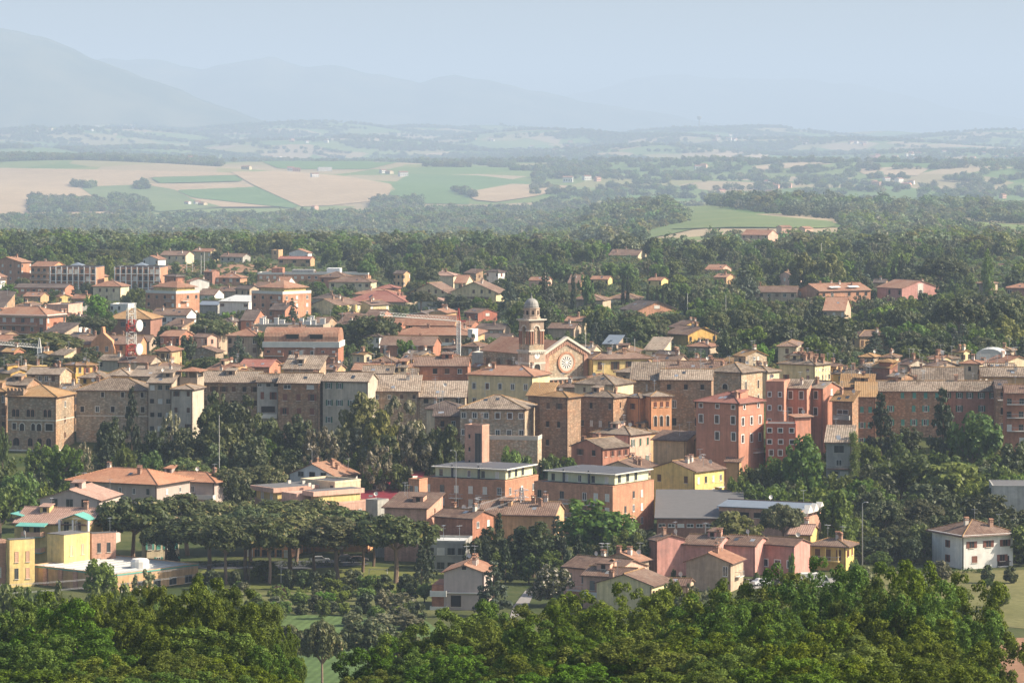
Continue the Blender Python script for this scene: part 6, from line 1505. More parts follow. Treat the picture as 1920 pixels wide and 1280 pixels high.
# ------------------------------------------------------------------ trees
def quads_mesh(name, V, mat, smooth=False):
    n = len(V) // 4
    me = bpy.data.meshes.new(name)
    me.vertices.add(4 * n); me.vertices.foreach_set('co', V.astype(np.float32).ravel())
    me.loops.add(4 * n); me.loops.foreach_set('vertex_index', np.arange(4 * n, dtype=np.int32))
    me.polygons.add(n); me.polygons.foreach_set('loop_start', np.arange(0, 4 * n, 4, dtype=np.int32))
    me.materials.append(mat)
    me.update(calc_edges=True)
    return me
def leaves(rs, C, Rr, n, size, up=.25, squash=(1, 1, 1), asp=.62):
    """n leaf faces spread over the shells of clumps with centres C and radii Rr"""
    w = Rr ** 2; k = rs.choice(len(C), n, p=w / w.sum())
    d = rs.normal(size=(n, 3)); d[:, 2] += up; d /= np.linalg.norm(d, axis=1)[:, None]
    rad = Rr[k][:, None] * (1 - .45 * rs.rand(n, 1) ** 2.0)
    p = C[k] + d * rad * np.array(squash)
    nn = d + rs.normal(size=(n, 3)) * .45; nn[:, 2] += .25; nn /= np.linalg.norm(nn, axis=1)[:, None]
    t = np.cross(nn, rs.normal(size=(n, 3))); t /= np.linalg.norm(t, axis=1)[:, None]
    b = np.cross(nn, t)
    s = size * (.55 + .9 * rs.rand(n, 1))
    V = np.stack([p - t * s, p - b * s * asp, p + t * s, p + b * s * asp], 1)
    V[:, 0] += nn * s * .18; V[:, 2] += nn * s * .18
    return V.reshape(-1, 3)
def clumps(kind, rs):
    C, Rr = [], []
    def add(x, y, z, r): C.append((x, y, z)); Rr.append(r)
    if kind == 'oak':
        lob = [(.25 * math.cos(k * 1.05 + rs.rand()), .25 * math.sin(k * 1.05 + rs.rand()), rs.uniform(.40, .72), rs.uniform(.17, .25)) for k in range(6)] + [(0, 0, .70, .24), (0, 0, .45, .3)]
        for i in range(70):
            lx, ly, lz, lr = lob[rs.randint(8)]
            d = rs.normal(size=3); d /= np.linalg.norm(d); d[2] = d[2] * .9 + .1
            X0 = np.array((lx, ly, lz)) + d * lr; r0 = rs.uniform(.055, .10)
            for j in range(5):
                e = rs.normal(size=3) + d * .6; e /= np.linalg.norm(e)
                q = X0 + e * r0 * .75
                add(q[0], q[1], max(q[2], .08), r0 * rs.uniform(.35, .6))
    elif kind == 'broad':
        lob = [(rs.uniform(-.2, .2), rs.uniform(-.2, .2), rs.uniform(.36, .70), rs.uniform(.22, .31)) for _ in range(7)]
        for i in range(74 if kind == 'broad' else 100):
            lx, ly, lz, lr = lob[rs.randint(7)]
            d = rs.normal(size=3); d /= np.linalg.norm(d); d[2] = d[2] * .9 + .12
            x, y, z = lx + d[0] * lr, ly + d[1] * lr, lz + d[2] * lr
            add(x, y, max(z, .10), rs.uniform(.055, .10) * (1 if kind == 'broad' else .70))
    elif kind == 'tall':
        for i in range(70):
            t = rs.rand(); z = .16 + .80 * t; r = .40 * math.sin(math.pi * (t * .86 + .12)) ** .7 * rs.uniform(.55, 1.0); a = rs.rand() * 6.283
            add(r * math.cos(a), r * math.sin(a), z, rs.uniform(.055, .10))
    elif kind == 'umbrella':
        for i in range(120):
            rho = math.sqrt(rs.rand()) * .42; a = rs.rand() * 6.283
            z = .56 + .34 * max(0, 1 - (rho / .46) ** 2) ** .4 * rs.uniform(.10, 1.0)
            add(rho * math.cos(a), rho * math.sin(a), z, rs.uniform(.065, .10))
    elif kind == 'cypress':
        for i in range(60):
            t = (i + rs.rand()) / 60; z = .04 + .92 * t; r = .30 * min(1, t * 6 + .4) * (1 - t) ** .45 * rs.rand() ** .5; a = rs.rand() * 6.283
            add(r * math.cos(a), r * math.sin(a), z, .13 * (1 - t) ** .4 + .04)
    elif kind == 'conifer':
        for i in range(110):
            t = rs.rand() ** .8; lev = math.floor(t * 11) / 11; z = .12 + .84 * lev + rs.uniform(-.015, .015)
            r = .44 * (1 - lev) ** .85 * rs.uniform(.3, 1.0); a = rs.rand() * 6.283
            add(r * math.cos(a), r * math.sin(a), z - r * .12, .035 + .055 * (1 - lev))
    elif kind == 'sparse':
        for i in range(46):
            d = rs.normal(size=3); d /= np.linalg.norm(d)
            rr = rs.uniform(.5, 1) ** .5
            add(d[0] * .38 * rr, d[1] * .38 * rr, .58 + d[2] * .36 * rr, rs.uniform(.045, .085))
    elif kind == 'bush':
        for i in range(34):
            d = rs.normal(size=3); d /= np.linalg.norm(d)
            add(d[0] * .36, d[1] * .36, .45 + d[2] * .34, rs.uniform(.09, .15))
    C, Rr = np.array(C), np.array(Rr)
    m = max(np.abs(C[:, :2]).max() + Rr.mean() * .8, .01)
    C[:, :2] *= .5 / m
    C[:, 2] *= 1.0 / (np.percentile(C[:, 2] + Rr * .9, 96) if kind == 'oak' else (C[:, 2] + Rr * .9).max())
    return C, Rr
def trunk_mesh(kind, rs, mat):
    b = MB()
    if kind == 'umbrella':
        lean = rs.uniform(-.04, .04)
        b.tube([(0, 0, -.03), (lean, 0, .25), (lean * .6, .01, .52), (0, 0, .74)], [.030, .024, .020, .012], 7)
        for k in range(6):
            a = k * 1.05 + rs.rand(); z = rs.uniform(.46, .58)
            b.tube([(lean * .6, .01, z), (.16 * math.cos(a), .16 * math.sin(a), z + .13), (.30 * math.cos(a), .30 * math.sin(a), z + .22)], [.013, .009, .004], 5)
    elif kind in ('cypress', 'conifer'):
        b.tube([(0, 0, -.03), (0, 0, .9)], [.035, .006], 6)
    elif kind == 'bush':
        for k in range(3): b.tube([(0, 0, -.03), (rs.uniform(-.2, .2), rs.uniform(-.2, .2), .5)], [.03, .012], 5)
    else:
        b.tube([(0, 0, -.03), (.01, 0, .2), (0, .01, .45), (.02, 0, .7)], [.034, .026, .018, .007], 7)
        for k in range(7):
            a = k * .95 + rs.rand(); z = rs.uniform(.2, .45)
            b.tube([(0, 0, z), (.13 * math.cos(a), .13 * math.sin(a), z + .13), (.30 * math.cos(a), .30 * math.sin(a), z + rs.uniform(.2, .36))], [.014, .010, .004], 5)
    return b.mesh('trunk', [mat])
# kind: (shape, leaf material, leaf count, leaf size, bark, plain name)
KIND = {
 'broad': ('broad', 'broad', 2600, .036, 'bark', 'broadleaf_tree'), 'fresh': ('broad', 'fresh', 2600, .036, 'bark', 'fresh_green_tree'),
 'dark': ('broad', 'darkleaf', 2800, .036, 'bark', 'holm_oak_tree'), 'pine': ('umbrella', 'pine', 8000, .028, 'barkpine', 'umbrella_pine_tree'),
 'cypress': ('cypress', 'cypress', 1600, .050, 'bark', 'cypress_tree'), 'conifer': ('conifer', 'blue', 2600, .034, 'bark', 'conifer_tree'),
 'fir': ('conifer', 'cypress', 2600, .034, 'bark', 'fir_tree'),
 'olive': ('sparse', 'olive', 1900, .034, 'bark', 'olive_tree'), 'silver': ('sparse', 'silver', 3000, .032, 'bark', 'silvery_tree'),
 'bloom': ('broad', 'bloom', 3200, .034, 'bark', 'flowering_chestnut_tree'), 'cream': ('sparse', 'cream', 1500, .036, 'bark', 'blossoming_tree'),
 'pale': ('tall', 'pale', 3000, .034, 'bark', 'plane_tree'), 'poplar': ('cypress', 'broad', 2000, .045, 'bark', 'poplar_tree'),
 'lime': ('tall', 'fresh', 2800, .034, 'bark', 'linden_tree'), 'bush': ('bush', 'broad', 1100, .060, 'bark', 'bush'),
 'dbush': ('bush', 'darkleaf', 1200, .058, 'bark', 'bush'), 'sbush': ('bush', 'olive', 1000, .058, 'bark', 'shrub'), 'pbush': ('bush', 'purple', 1000, .06, 'bark', 'shrub'),
 'oak': ('oak', 'oak', 40000, .0088, 'bark', 'oak_tree'),
}
TM = {}
def tree_meshes(kind):
    if kind not in TM:
        sh, lm, n, sz, bk, nm = KIND[kind]
        TM[kind] = []
        for v in range(4 if kind in ('oak', 'broad', 'fresh', 'dark', 'pine') else 2):
            rs = np.random.RandomState(sum(map(ord, kind)) * 31 + v)
            C, Rr = clumps(sh, rs)
            sq = (1, 1, .8) if sh == 'umbrella' else ((1, 1, .55) if sh == 'conifer' else (1, 1, 1))
            V = leaves(rs, C, Rr, n, sz, .55 if sh == 'umbrella' else .25, sq, .5 if sh in ('umbrella', 'conifer', 'cypress') else .64)
            if sh in ('broad', 'oak', 'tall', 'bush'):
                # a few inner leaves so that the crown is not a hollow shell
                Ci = C * np.array([.62, .62, 1]) + np.array([0, 0, 0]); Ci[:, 2] = .5 + (C[:, 2] - .5) * .7
                V = np.concatenate([V, leaves(rs, Ci, Rr * 1.1, n // (9 if sh == 'oak' else 4), sz * 1.3, .1)])
            TM[kind].append((quads_mesh('crown', V, L[lm]), trunk_mesh(sh, rs, M[bk])))
    return TM[kind]
TREES = []
def tree(kind, x, y, h, w, label, group, zg=None):
    cm, tm = rnd.choice(tree_meshes(kind))
    z = gz(x, y) if zg is None else zg
    root = empty(KIND[kind][5], (x, y, z), rnd.uniform(0, 6.28), None, (w, w, h))
    tag(root, label, 'bush' if KIND[kind][0] == 'bush' else 'tree', group)
    link_mesh('crown', cm, root); link_mesh('trunk', tm, root)
    TREES.append((x, y, w))
    return root
def T(kind, px, ytop, wpx, D, label, group=None):
    """tree whose top one sees at (px, ytop), its crown wpx wide, D metres off, standing on the terrain"""
    s = F / D; x = (px - 960) / s
    h = (YH - ytop) / s - gz(x, D)
    h = max(h, 2.0)
    return tree(kind, x, D, h, wpx / s, label, group)

# umbrella pines of the park
PG = 'umbrella pines of the park'
for px, yt, w, D, lab in [
  (250, 931, 112, 764, 'broad umbrella pine beside the yellow flats'), (205, 948, 80, 772, 'umbrella pine touching the rose roofed yellow flats'),
  (352, 924, 110, 790, 'umbrella pine in front of the second mauve house'), (425, 938, 110, 792, None), (505, 936, 120, 795, None), (580, 934, 110, 794, None), (640, 950, 90, 790, None),
  (390, 962, 116, 752, None), (462, 966, 104, 748, None), (545, 965, 116, 752, None), (634, 966, 122, 746, 'umbrella pine with a tall bare trunk rising from the lawn edge'), (742, 962, 124, 742, 'lone big umbrella pine with a long trunk on the lawn'),
  (310, 975, 70, 756, None), (470, 948, 90, 772, None), (555, 950, 90, 774, None), (680, 975, 80, 760, None), (425, 972, 84, 740, None), (505, 974, 84, 741, None), (700, 985, 70, 770, None), (590, 978, 80, 762, None)]:
    T('pine', px, yt, w * 1.42, D, lab or 'umbrella pine in the grove above the park lawn', PG if not lab else None)
for px, yt, w, D, lab in [(605, 1160, 84, 585, 'small umbrella pine with a forked trunk in the wheat'), (690, 1160, 108, 600, 'wide dark pine behind the wheat field'), (535, 1168, 80, 595, 'round pine at the left edge of the wheat'), (770, 1178, 90, 590, 'low dark pine half hidden by the oaks')]:
    T('pine', px, yt, w * 1.1, D, lab)
# individually recognisable trees
for a in [
  ('cypress', 322, 975, 32, 752, 'black cypress standing beside the turquoise-shuttered house'),
  ('bush', 497, 1052, 52, 744, 'round bright green tree on the lawn'),
  ('broad', 1118, 938, 165, 765, 'big round dark green tree before the brick flats'),
  ('dark', 1000, 975, 110, 752, 'dark evergreen clump left of the round tree'), ('dark', 905, 988, 90, 752, 'dark evergreen behind the grey beige house'),
  ('fir', 936, 960, 46, 760, 'pointed dark fir beside the brick cottage'), ('fir', 800, 985, 44, 745, 'slim dark conifer by the workshop'), ('conifer', 1045, 965, 60, 775, 'bluish conifer below the lattice pylon'),
  ('bloom', 1036, 1058, 92, 705, 'horse chestnut covered in pale blossom'),
  ('pale', 1375, 958, 120, 775, 'yellowish round tree in front of the factory'), ('pine', 1468, 942, 90, 780, 'umbrella pine in front of the zigzag factory end'),
  ('lime', 1573, 920, 84, 782, 'tall fresh green tree beside the zigzag factory'), ('conifer', 925, 1050, 95, 690, 'spreading bluish cedar beside the grey beige house'),
  ('pine', 1660, 934, 82, 800, 'tall pine with reddish top left of the white villa'), ('pine', 1725, 934, 95, 802, 'second tall pine behind the white villa'), ('dark', 1700, 985, 100, 785, 'dark thicket left of the white villa'),
  ('dark', 1860, 925, 120, 810, 'wide dark pine wood tree behind the villa roof'), ('broad', 1780, 968, 60, 800, 'round tree behind the villa'), ('dark', 1915, 970, 60, 800, 'dark tree right of the villa'), ('dark', 1790, 925, 80, 815, 'dark tall tree above the villa'),
  ('dark', 1640, 1005, 80, 775, 'dark shrub-like tree beside the villa garden'), ('broad', 1650, 1032, 60, 760, 'garden tree before the villa'),
  ('lime', 1505, 815, 92, 862, 'feathery tree before the small grey house'), ('broad', 1545, 915, 60, 850, 'green tree at the foot of the small grey house'),
  ('fir', 1652, 735, 80, 905, 'tall pointed fir in front of the brick row house'), ('fir', 1768, 725, 84, 900, 'tallest dark fir before the long brick row'), ('broad', 1822, 770, 110, 895, 'spreading olive green tree beside the tall fir'),
  ('broad', 1690, 845, 120, 868, 'olive green tree on the scarp below the fir'), ('fresh', 1790, 862, 150, 855, 'bright green round tree on the scarp'), ('broad', 1865, 868, 70, 862, 'tree on the scarp by the photo edge'), ('dark', 1640, 870, 90, 862, 'shadowy tree below the brick row'), ('dark', 1890, 830, 90, 880, 'dark leafy tree under the balcony house'), ('dark', 1730, 905, 120, 842, 'dark tree below the bright scarp tree'), ('dark', 1840, 915, 110, 838, 'dark tree above the warehouse wall'),
  ('pale', 680, 738, 100, 905, 'tall pale tree before the grey green-shuttered house'), ('silver', 745, 742, 110, 898, 'big silvery tree before the ribbed roof house'), ('silver', 770, 790, 80, 884, 'silvery tree right of the big silvery tree'), ('pale', 712, 770, 80, 888, 'olive gold tree between the silvery trees'), ('silver', 708, 832, 70, 872, 'low silvery tree at the scarp foot'), ('silver', 660, 800, 90, 890, 'silvery tree on the scarp slope'), ('silver', 600, 800, 76, 880, 'blossom-dusted tree below the rubble house'),
  ('silver', 320, 770, 44, 905, 'pale poplar-like tree against the grey houses'), ('fir', 247, 722, 46, 922, 'dark cedar against the broad stone house'), ('dark', 205, 780, 62, 912, 'blue green bush tree below the broad stone house'),
  ('dark', 395, 735, 70, 925, 'tall dark tree against the long stone house'), ('dark', 440, 740, 90, 918, 'dark evergreen left of the whitish house'), ('dark', 420, 790, 100, 895, 'dark evergreen on the scarp'), ('dark', 500, 775, 80, 905, 'dark tree below the whitish house'), ('dark', 555, 778, 80, 905, 'dark tree below the rubble house'), ('dark', 480, 815, 90, 885, 'shaded tree low on the scarp'), ('dark', 790, 790, 90, 890, 'dark tree beside the little cream house'), ('dark', 835, 795, 70, 885, 'dark tree beside the lift tower'), ('dark', 720, 815, 90, 880, 'shaded tree behind the silvery trees'), ('dark', 350, 800, 70, 900, 'dark tree below the sunlit grey flank'),
  ('cream', 157, 828, 34, 885, 'tree in full cream blossom on the scarp'), ('fir', 198, 812, 54, 888, 'dark rough conifer near the cream blossom'), ('fresh', 120, 832, 74, 882, 'fresh green tree below the arched palace'), ('fresh', 235, 832, 50, 884, 'light green tree beside the rough conifer'), ('fresh', 280, 845, 60, 875, 'light green tree near the scarp foot'), ('broad', 70, 830, 60, 890, 'leafy tree at the foot of the arched palace'), ('broad', 20, 860, 90, 850, 'big green tree at the photo edge'), ('fresh', 35, 885, 80, 830, 'green tree above the beige gabled house'), ('broad', 0, 905, 80, 815, 'leafy tree at the very edge'), ('broad', 90, 905, 60, 835, 'olive green tree behind the beige gabled house'), ('broad', 5, 800, 30, 905, 'tree at the edge beside the arched palace'), ('dark', 290, 805, 70, 900, 'shaded shrub tree under the grey houses'),
  ('pine', 345, 858, 100, 870, 'low umbrella pine above the mauve roof'), ('pine', 430, 876, 90, 862, 'low umbrella pine before the dark scarp'), ('pine', 490, 870, 100, 866, 'umbrella pine left of the white lopsided house'), ('dark', 448, 890, 60, 848, 'dark tree beside the mauve balcony house'),
  ('fresh', 695, 866, 44, 872, 'bright green tree beside the lopsided white house'), ('fresh', 752, 868, 60, 872, 'bright green tree behind the maroon shed'), ('broad', 722, 872, 50, 878, 'mid green tree behind the maroon shed'), ('broad', 660, 850, 50, 882, 'tree behind the lopsided white house'),
  ('fresh', 960, 836, 50, 876, 'small bright tree on the terrace'), ('bush', 1030, 850, 50, 885, 'shrubby slope below the bastion'), ('bush', 1062, 856, 50, 885, 'leafy slope beside the bastion foot'), ('fresh', 985, 852, 46, 880, 'leafy shrub beside the arcaded terrace'),
  ('broad', 1385, 890, 60, 845, 'green tree right of the yellow flats'), ('broad', 1415, 905, 70, 840, 'hedge-like tree below the red annexe'), ('fresh', 1450, 915, 50, 838, 'fresh tree above the factory roof'), ('broad', 1445, 855, 60, 868, 'green tree under the red annexe'), ('fresh', 1405, 870, 44, 866, 'small bright tree beside the red house'),
  ('dark', 1700, 800, 70, 916, 'dark tree beneath the middle of the brick row'), ('broad', 1672, 812, 60, 908, 'olive green tree beside the pointed fir'),
  ('poplar', 1852, 466, 28, 1640, 'tall solitary poplar near the photo edge'), ('cypress', 1690, 478, 26, 1640, 'dark cypress beside the pink gable house'), ('cypress', 1675, 490, 16, 1640, 'smaller cypress next to the dark cypress'), ('pine', 1766, 482, 105, 1620, 'very wide umbrella pine behind the pink gable house'),
  ('pale', 1505, 473, 62, 1660, 'yellow green plane tree behind the long house'), ('pale', 1556, 476, 60, 1655, 'second yellow green plane tree behind the awning house'), ('conifer', 1612, 482, 66, 1660, 'cedar beside the plane trees'),
  ('pale', 1886, 592, 80, 1180, 'pale golden tree at the right of the park wood'), ('pine', 1800, 556, 110, 1225, 'dark umbrella pine group above the park'), ('pine', 1880, 552, 90, 1240, 'umbrella pine at the edge above the pale tree'), ('pine', 1690, 575, 70, 1230, 'umbrella pine behind the tan villa'),
  ('dark', 1560, 590, 110, 1190, 'broad holm oak before the tan villa'), ('dark', 1460, 594, 80, 1190, 'holm oak left of the broad holm oak'), ('conifer', 1640, 622, 70, 1170, 'drooping cedar covering the tan villa'), ('silver', 1572, 630, 60, 1150, 'pale flecked tree below the holm oak'), ('dark', 1568, 655, 60, 1120, 'dark tree beside the chimney palace'), ('dark', 1720, 625, 100, 1150, 'low dark holm oak right of the villa'), ('fresh', 1810, 640, 50, 1110, 'bright tree behind the white canopy house'),
  ('pine', 1340, 582, 60, 1260, 'umbrella pine above the overlapping gables'), ('pine', 1400, 583, 62, 1250, 'umbrella pine right of the overlapping gables'), ('pine', 1195, 590, 70, 1250, 'umbrella pine right of the church side palace'), ('pine', 1270, 587, 50, 1330, 'umbrella pine beneath the red brick gable house'),
  ('conifer', 1022, 510, 66, 1450, 'large cedar behind the bell tower'), ('conifer', 1395, 490, 80, 1560, 'large dark cedar left of the long brown roof'), ('cypress', 1075, 512, 14, 1500, 'slim cypress right of the cedar'), ('cypress', 1168, 515, 10, 1540, 'slim cypress of a pair in the garden'), ('cypress', 1177, 513, 10, 1540, 'taller slim cypress of the garden pair'), ('cypress', 1232, 536, 12, 1480, 'slim cypress left of the brick gable house'), ('cypress', 1243, 534, 10, 1480, 'slim cypress above the brick gable house'), ('fresh', 1100, 515, 36, 1520, 'light green tree beside the slim cypress'), ('fresh', 1325, 558, 56, 1380, 'light green tree left of the ridge gardens'), ('fresh', 1420, 600, 40, 1280, 'fresh green tree above the stone gable house'), ('conifer', 955, 520, 46, 1480, 'cedar left of the bell tower dome'),
  ('dark', 690, 590, 110, 1210, 'mass of dark evergreen right of the barrel roofed flats'), ('dark', 650, 600, 70, 1220, 'dark evergreen touching the barrel roofed flats'), ('dark', 725, 595, 60, 1230, 'dark evergreen left of the terracotta flats'), ('broad', 640, 572, 60, 1380, 'olive green tree behind the dark evergreens'),
  ('fresh', 763, 636, 48, 1090, 'bright tree before the brick gable house'), ('olive', 662, 668, 50, 1080, 'greyish tree right of the barrel roofed flats'), ('olive', 888, 626, 50, 1130, 'grey green tree beside the crane mast'), ('fresh', 930, 636, 30, 1110, 'fresh tree left of the church nave'),
  ('pine', 402, 597, 92, 1230, 'umbrella pine with many stems left of the tan hip house'), ('conifer', 447, 628, 50, 1150, 'drooping cedar before the tan hip house'), ('dark', 345, 628, 50, 1170, 'dark conifer beside the weathered stone house'), ('dark', 312, 610, 56, 1220, 'dark tree right of the mast dishes'), ('pine', 395, 668, 90, 1060, 'low umbrella pine above the lookout'), ('dark', 165, 650, 50, 1150, 'dark evergreen left of the orange bell gable'), ('pine', 85, 622, 150, 1140, 'great spreading pine behind the yellow box house'), ('pine', 30, 660, 130, 1080, 'wide low pine at the photo edge'), ('pine', 130, 665, 130, 1075, 'wide low pine before the orange bell gable'), ('pine', 175, 592, 90, 1300, 'umbrella pine right of the rounded flats'), ('pine', 130, 590, 60, 1310, 'smaller umbrella pine by the rounded flats'), ('cypress', 139, 612, 8, 1240, 'thin cypress behind the great pine'),
  ('fresh', 183, 552, 56, 1430, 'round fresh tree below the white hipped villa'), ('broad', 250, 540, 44, 1500, 'round tree right of the white hipped villa'), ('broad', 100, 542, 46, 1580, 'round tree before the yellow cottage'), ('broad', 12, 530, 50, 1600, 'tree at the edge before the orange flats'), ('poplar', 205, 478, 38, 1760, 'tall tree between the two finned blocks'), ('conifer', 548, 558, 26, 1400, 'dark conifer before the brick flats'), ('dark', 80, 475, 70, 1850, 'plane tree wood behind the orange flats'), ('pine', 205, 467, 80, 1950, 'far umbrella pine row behind the fins'), ('broad', 100, 458, 60, 1950, 'tall far trees behind the fins'), ('broad', 130, 458, 50, 1940, 'tall far tree next to the fins'), ('broad', 85, 461, 46, 1930, 'tall far tree behind the orange balcony flats'),
  ('pine', 800, 500, 52, 1640, 'round headed pine above the chalets'), ('pine', 790, 545, 60, 1480, 'dark pine right of the pale roofed garage'), ('dark', 845, 552, 90, 1490, 'dark garden tree before the chalets'), ('conifer', 775, 557, 22, 1470, 'slim conifer by the red hipped roof'), ('broad', 640, 535, 60, 1600, 'blossoming garden tree near the hipped house'),
]:
    T(*a)
# low shrubs and garden trees round the park
BG = 'clipped dark shrubs along the park lawn'
for px, w in ((541, 26), (570, 34), (590, 24), (617, 32), (662, 42), (395, 40), (440, 26)):
    T('dbush', px, 1066 + rnd.uniform(-3, 4), w, 732, 'clipped dark round shrub in the row along the lawn', BG)
for a in [('pbush', 523, 1096, 26, 712, 'dark purple shrub in the garden plots'), ('broad', 563, 1108, 50, 700, 'small round garden tree with a thin trunk'), ('fresh', 688, 1100, 50, 706, 'bright garden tree behind the wheat'), ('fir', 770, 1092, 40, 706, 'dark conifer bush beside the grey beige house'), ('fresh', 728, 1106, 40, 704, 'light garden tree near the conifer bush'), ('fresh', 610, 1108, 40, 704, 'leafy hedge tree in the garden plots'), ('fresh', 640, 1106, 40, 706, 'leafy hedge tree left of the bright garden tree'), ('sbush', 715, 1148, 60, 672, 'grey green shrub at the wheat edge'), ('sbush', 765, 1150, 64, 672, 'silvery hedge at the wheat edge'), ('sbush', 660, 1146, 40, 676, 'small silvery shrub at the wheat edge'), ('fir', 790, 1020, 56, 728, 'dark bushy conifer on the lawn beside the workshop'), ('fresh', 190, 1048, 72, 705, 'leafy tree in front of the white-roofed hall'), ('olive', 270, 1066, 50, 702, 'thin leafed tree before the white-roofed hall'),
          ('sbush', 1620, 1058, 40, 730, 'silvery garden shrub left of the villa lawn'), ('sbush', 1765, 1050, 40, 745, 'silvery shrub beside the villa wall'), ('dbush', 1852, 1058, 28, 742, 'rounded dark shrub before the villa'), ('dbush', 1895, 1060, 30, 742, 'dark shrub at the villa corner'), ('sbush', 1580, 1072, 46, 725, 'garden shrubs before the yellow house'), ('fresh', 1600, 1048, 26, 738, 'palm-like green plant beside the yellow house'), ('olive', 1290, 1092, 46, 690, 'slender garden tree below the brown cottage'), ('olive', 1330, 1100, 40, 680, 'garden tree between oaks and cottage'), ('broad', 1260, 1085, 40, 690, 'green garden tree beside the low shed'), ('dbush', 1263, 1066, 12, 735, 'small dark bush at the foot of the pink end house'), ('bush', 1418, 1072, 14, 740, 'green creeper bush on the pink row'), ('bush', 1484, 1035, 14, 745, 'ivy climbing the pink row house corner')]:
    T(*a)
for px, yt, w in ((0, 1092, 100), (60, 1100, 90), (120, 1092, 90), (175, 1098, 80), (235, 1095, 90), (290, 1102, 80), (410, 1105, 60), (30, 1118, 90), (380, 1090, 50), (455, 1108, 70)):
    T('broad', px, yt, w, rnd.uniform(560, 640), 'dull green tree in the thicket before the white-roofed hall', 'thicket before the hall')

# scattered trees in gardens and woods of the town
def blocked(px, yt, wpx, D):
    for (lab, bD, xl, xr, y0, y1, cx, cy, rad) in FOOT:
        x = (px - 960) * D / F
        if math.hypot(cx - x, cy - D) < rad * .85 + 1.5: return True
        if bD > D and px + wpx * .42 > xl and px - wpx * .42 < xr and yt < y0 + (y1 - y0) * .72 and yt > y0 - 130: return True
    return False
def scatter(n, xr, Dr, hr, kinds, label, group, wk=(.75, 1.1), gap=.62, tries=14):
    c = 0
    for i in range(n * tries):
        if c >= n: break
        D = rnd.uniform(*Dr); px = rnd.uniform(*xr)
        k = rnd.choice(kinds)
        h = rnd.uniform(*hr); w = h * rnd.uniform(*wk)
        if k in ('cypress', 'poplar'): w = h * .22
        if k == 'fir': w = h * .5
        if k == 'pine': w = h * rnd.uniform(.8, 1.1)
        s = F / D; x = (px - 960) / s
        zt = gz(x, D) + h
        if blocked(px, YH - zt * s, w * s, D): continue
        if any(abs(tx - x) < (tw + w) * .5 * gap and abs(ty - D) < (tw + w) * .5 * gap for tx, ty, tw in TREES): continue
        nm = KIND[k][5].replace('_', ' ')
        tree(k, x, D, h, w, (label % nm) + ', near ' + landmark(px, D), group)
        c += 1
    return c
cnt = []
cnt.append(scatter(170, (930, 1940), (1090, 1330), (8, 13), ['dark','dark','broad','fresh','pine','broad','dark','conifer'], '%s in the park wood', 'trees of the park wood'))
cnt.append(scatter(190, (930, 1940), (1330, 1640), (8, 13), ['dark','broad','broad','fresh','dark','pine','cypress','olive','broad'], '%s in the garden suburb', 'trees of the garden suburb'))
cnt.append(scatter(230, (640, 1940), (1640, 2170), (8, 13), ['broad','broad','dark','fresh','broad','olive','dark'], '%s at the far edge of town', 'trees at the far edge of town', gap=.5))
cnt.append(scatter(60, (-20, 640), (1860, 2170), (7, 12), ['broad','broad','dark','fresh'], '%s behind the far blocks', 'trees behind the far apartments'))
cnt.append(scatter(130, (-20, 940), (1080, 1700), (6, 10), ['broad','dark','fresh','pine','conifer','olive','dark'], '%s in the newer town', 'trees between the newer houses'))
cnt.append(scatter(16, (-20, 1930), (1030, 1080), (5, 8), ['dark','broad','dark'], '%s behind the old roofs', 'trees behind the old roofs'))
cnt.append(scatter(26, (350, 590), (868, 912), (7, 12), ['dark','dark','broad','dark'], '%s on the shaded scarp', 'trees on the scarp'))
cnt.append(scatter(12, (785, 870), (868, 912), (7, 11), ['dark','dark','broad'], '%s on the shaded scarp', 'trees on the scarp'))
cnt.append(scatter(14, (600, 790), (905, 925), (6, 9), ['dark','broad','silver'], '%s on the shaded scarp', 'trees on the scarp'))
cnt.append(scatter(24, (60, 350), (850, 892), (5, 8), ['dark','fresh','broad','fresh'], '%s on the lower scarp', 'trees on the scarp'))
cnt.append(scatter(44, (1420, 1940), (820, 905), (7, 12), ['dark','broad','broad','fresh'], '%s on the slope below the brick row', 'trees below the brick row'))
cnt.append(scatter(34, (1560, 1940), (770, 815), (6, 10), ['dark','broad','dark','pine'], '%s in the villa grove', 'trees around the villa'))
cnt.append(scatter(26, (820, 1230), (735, 772), (6, 10), ['dark','broad','fir'], '%s among the near cottages', 'trees between the near cottages'))
cnt.append(scatter(44, (420, 830), (676, 724), (2.2, 4.5), ['bush','sbush','fresh','bush','dbush'], '%s in the garden plots', 'shrubs of the garden plots', (.8, 1.3)))
cnt.append(scatter(40, (1240, 1940), (640, 740), (2.0, 5), ['bush','sbush','broad','fresh','dbush'], '%s in the gardens behind the oaks', 'garden shrubs behind the oaks', (.8, 1.3)))
print('SCATTER', cnt)

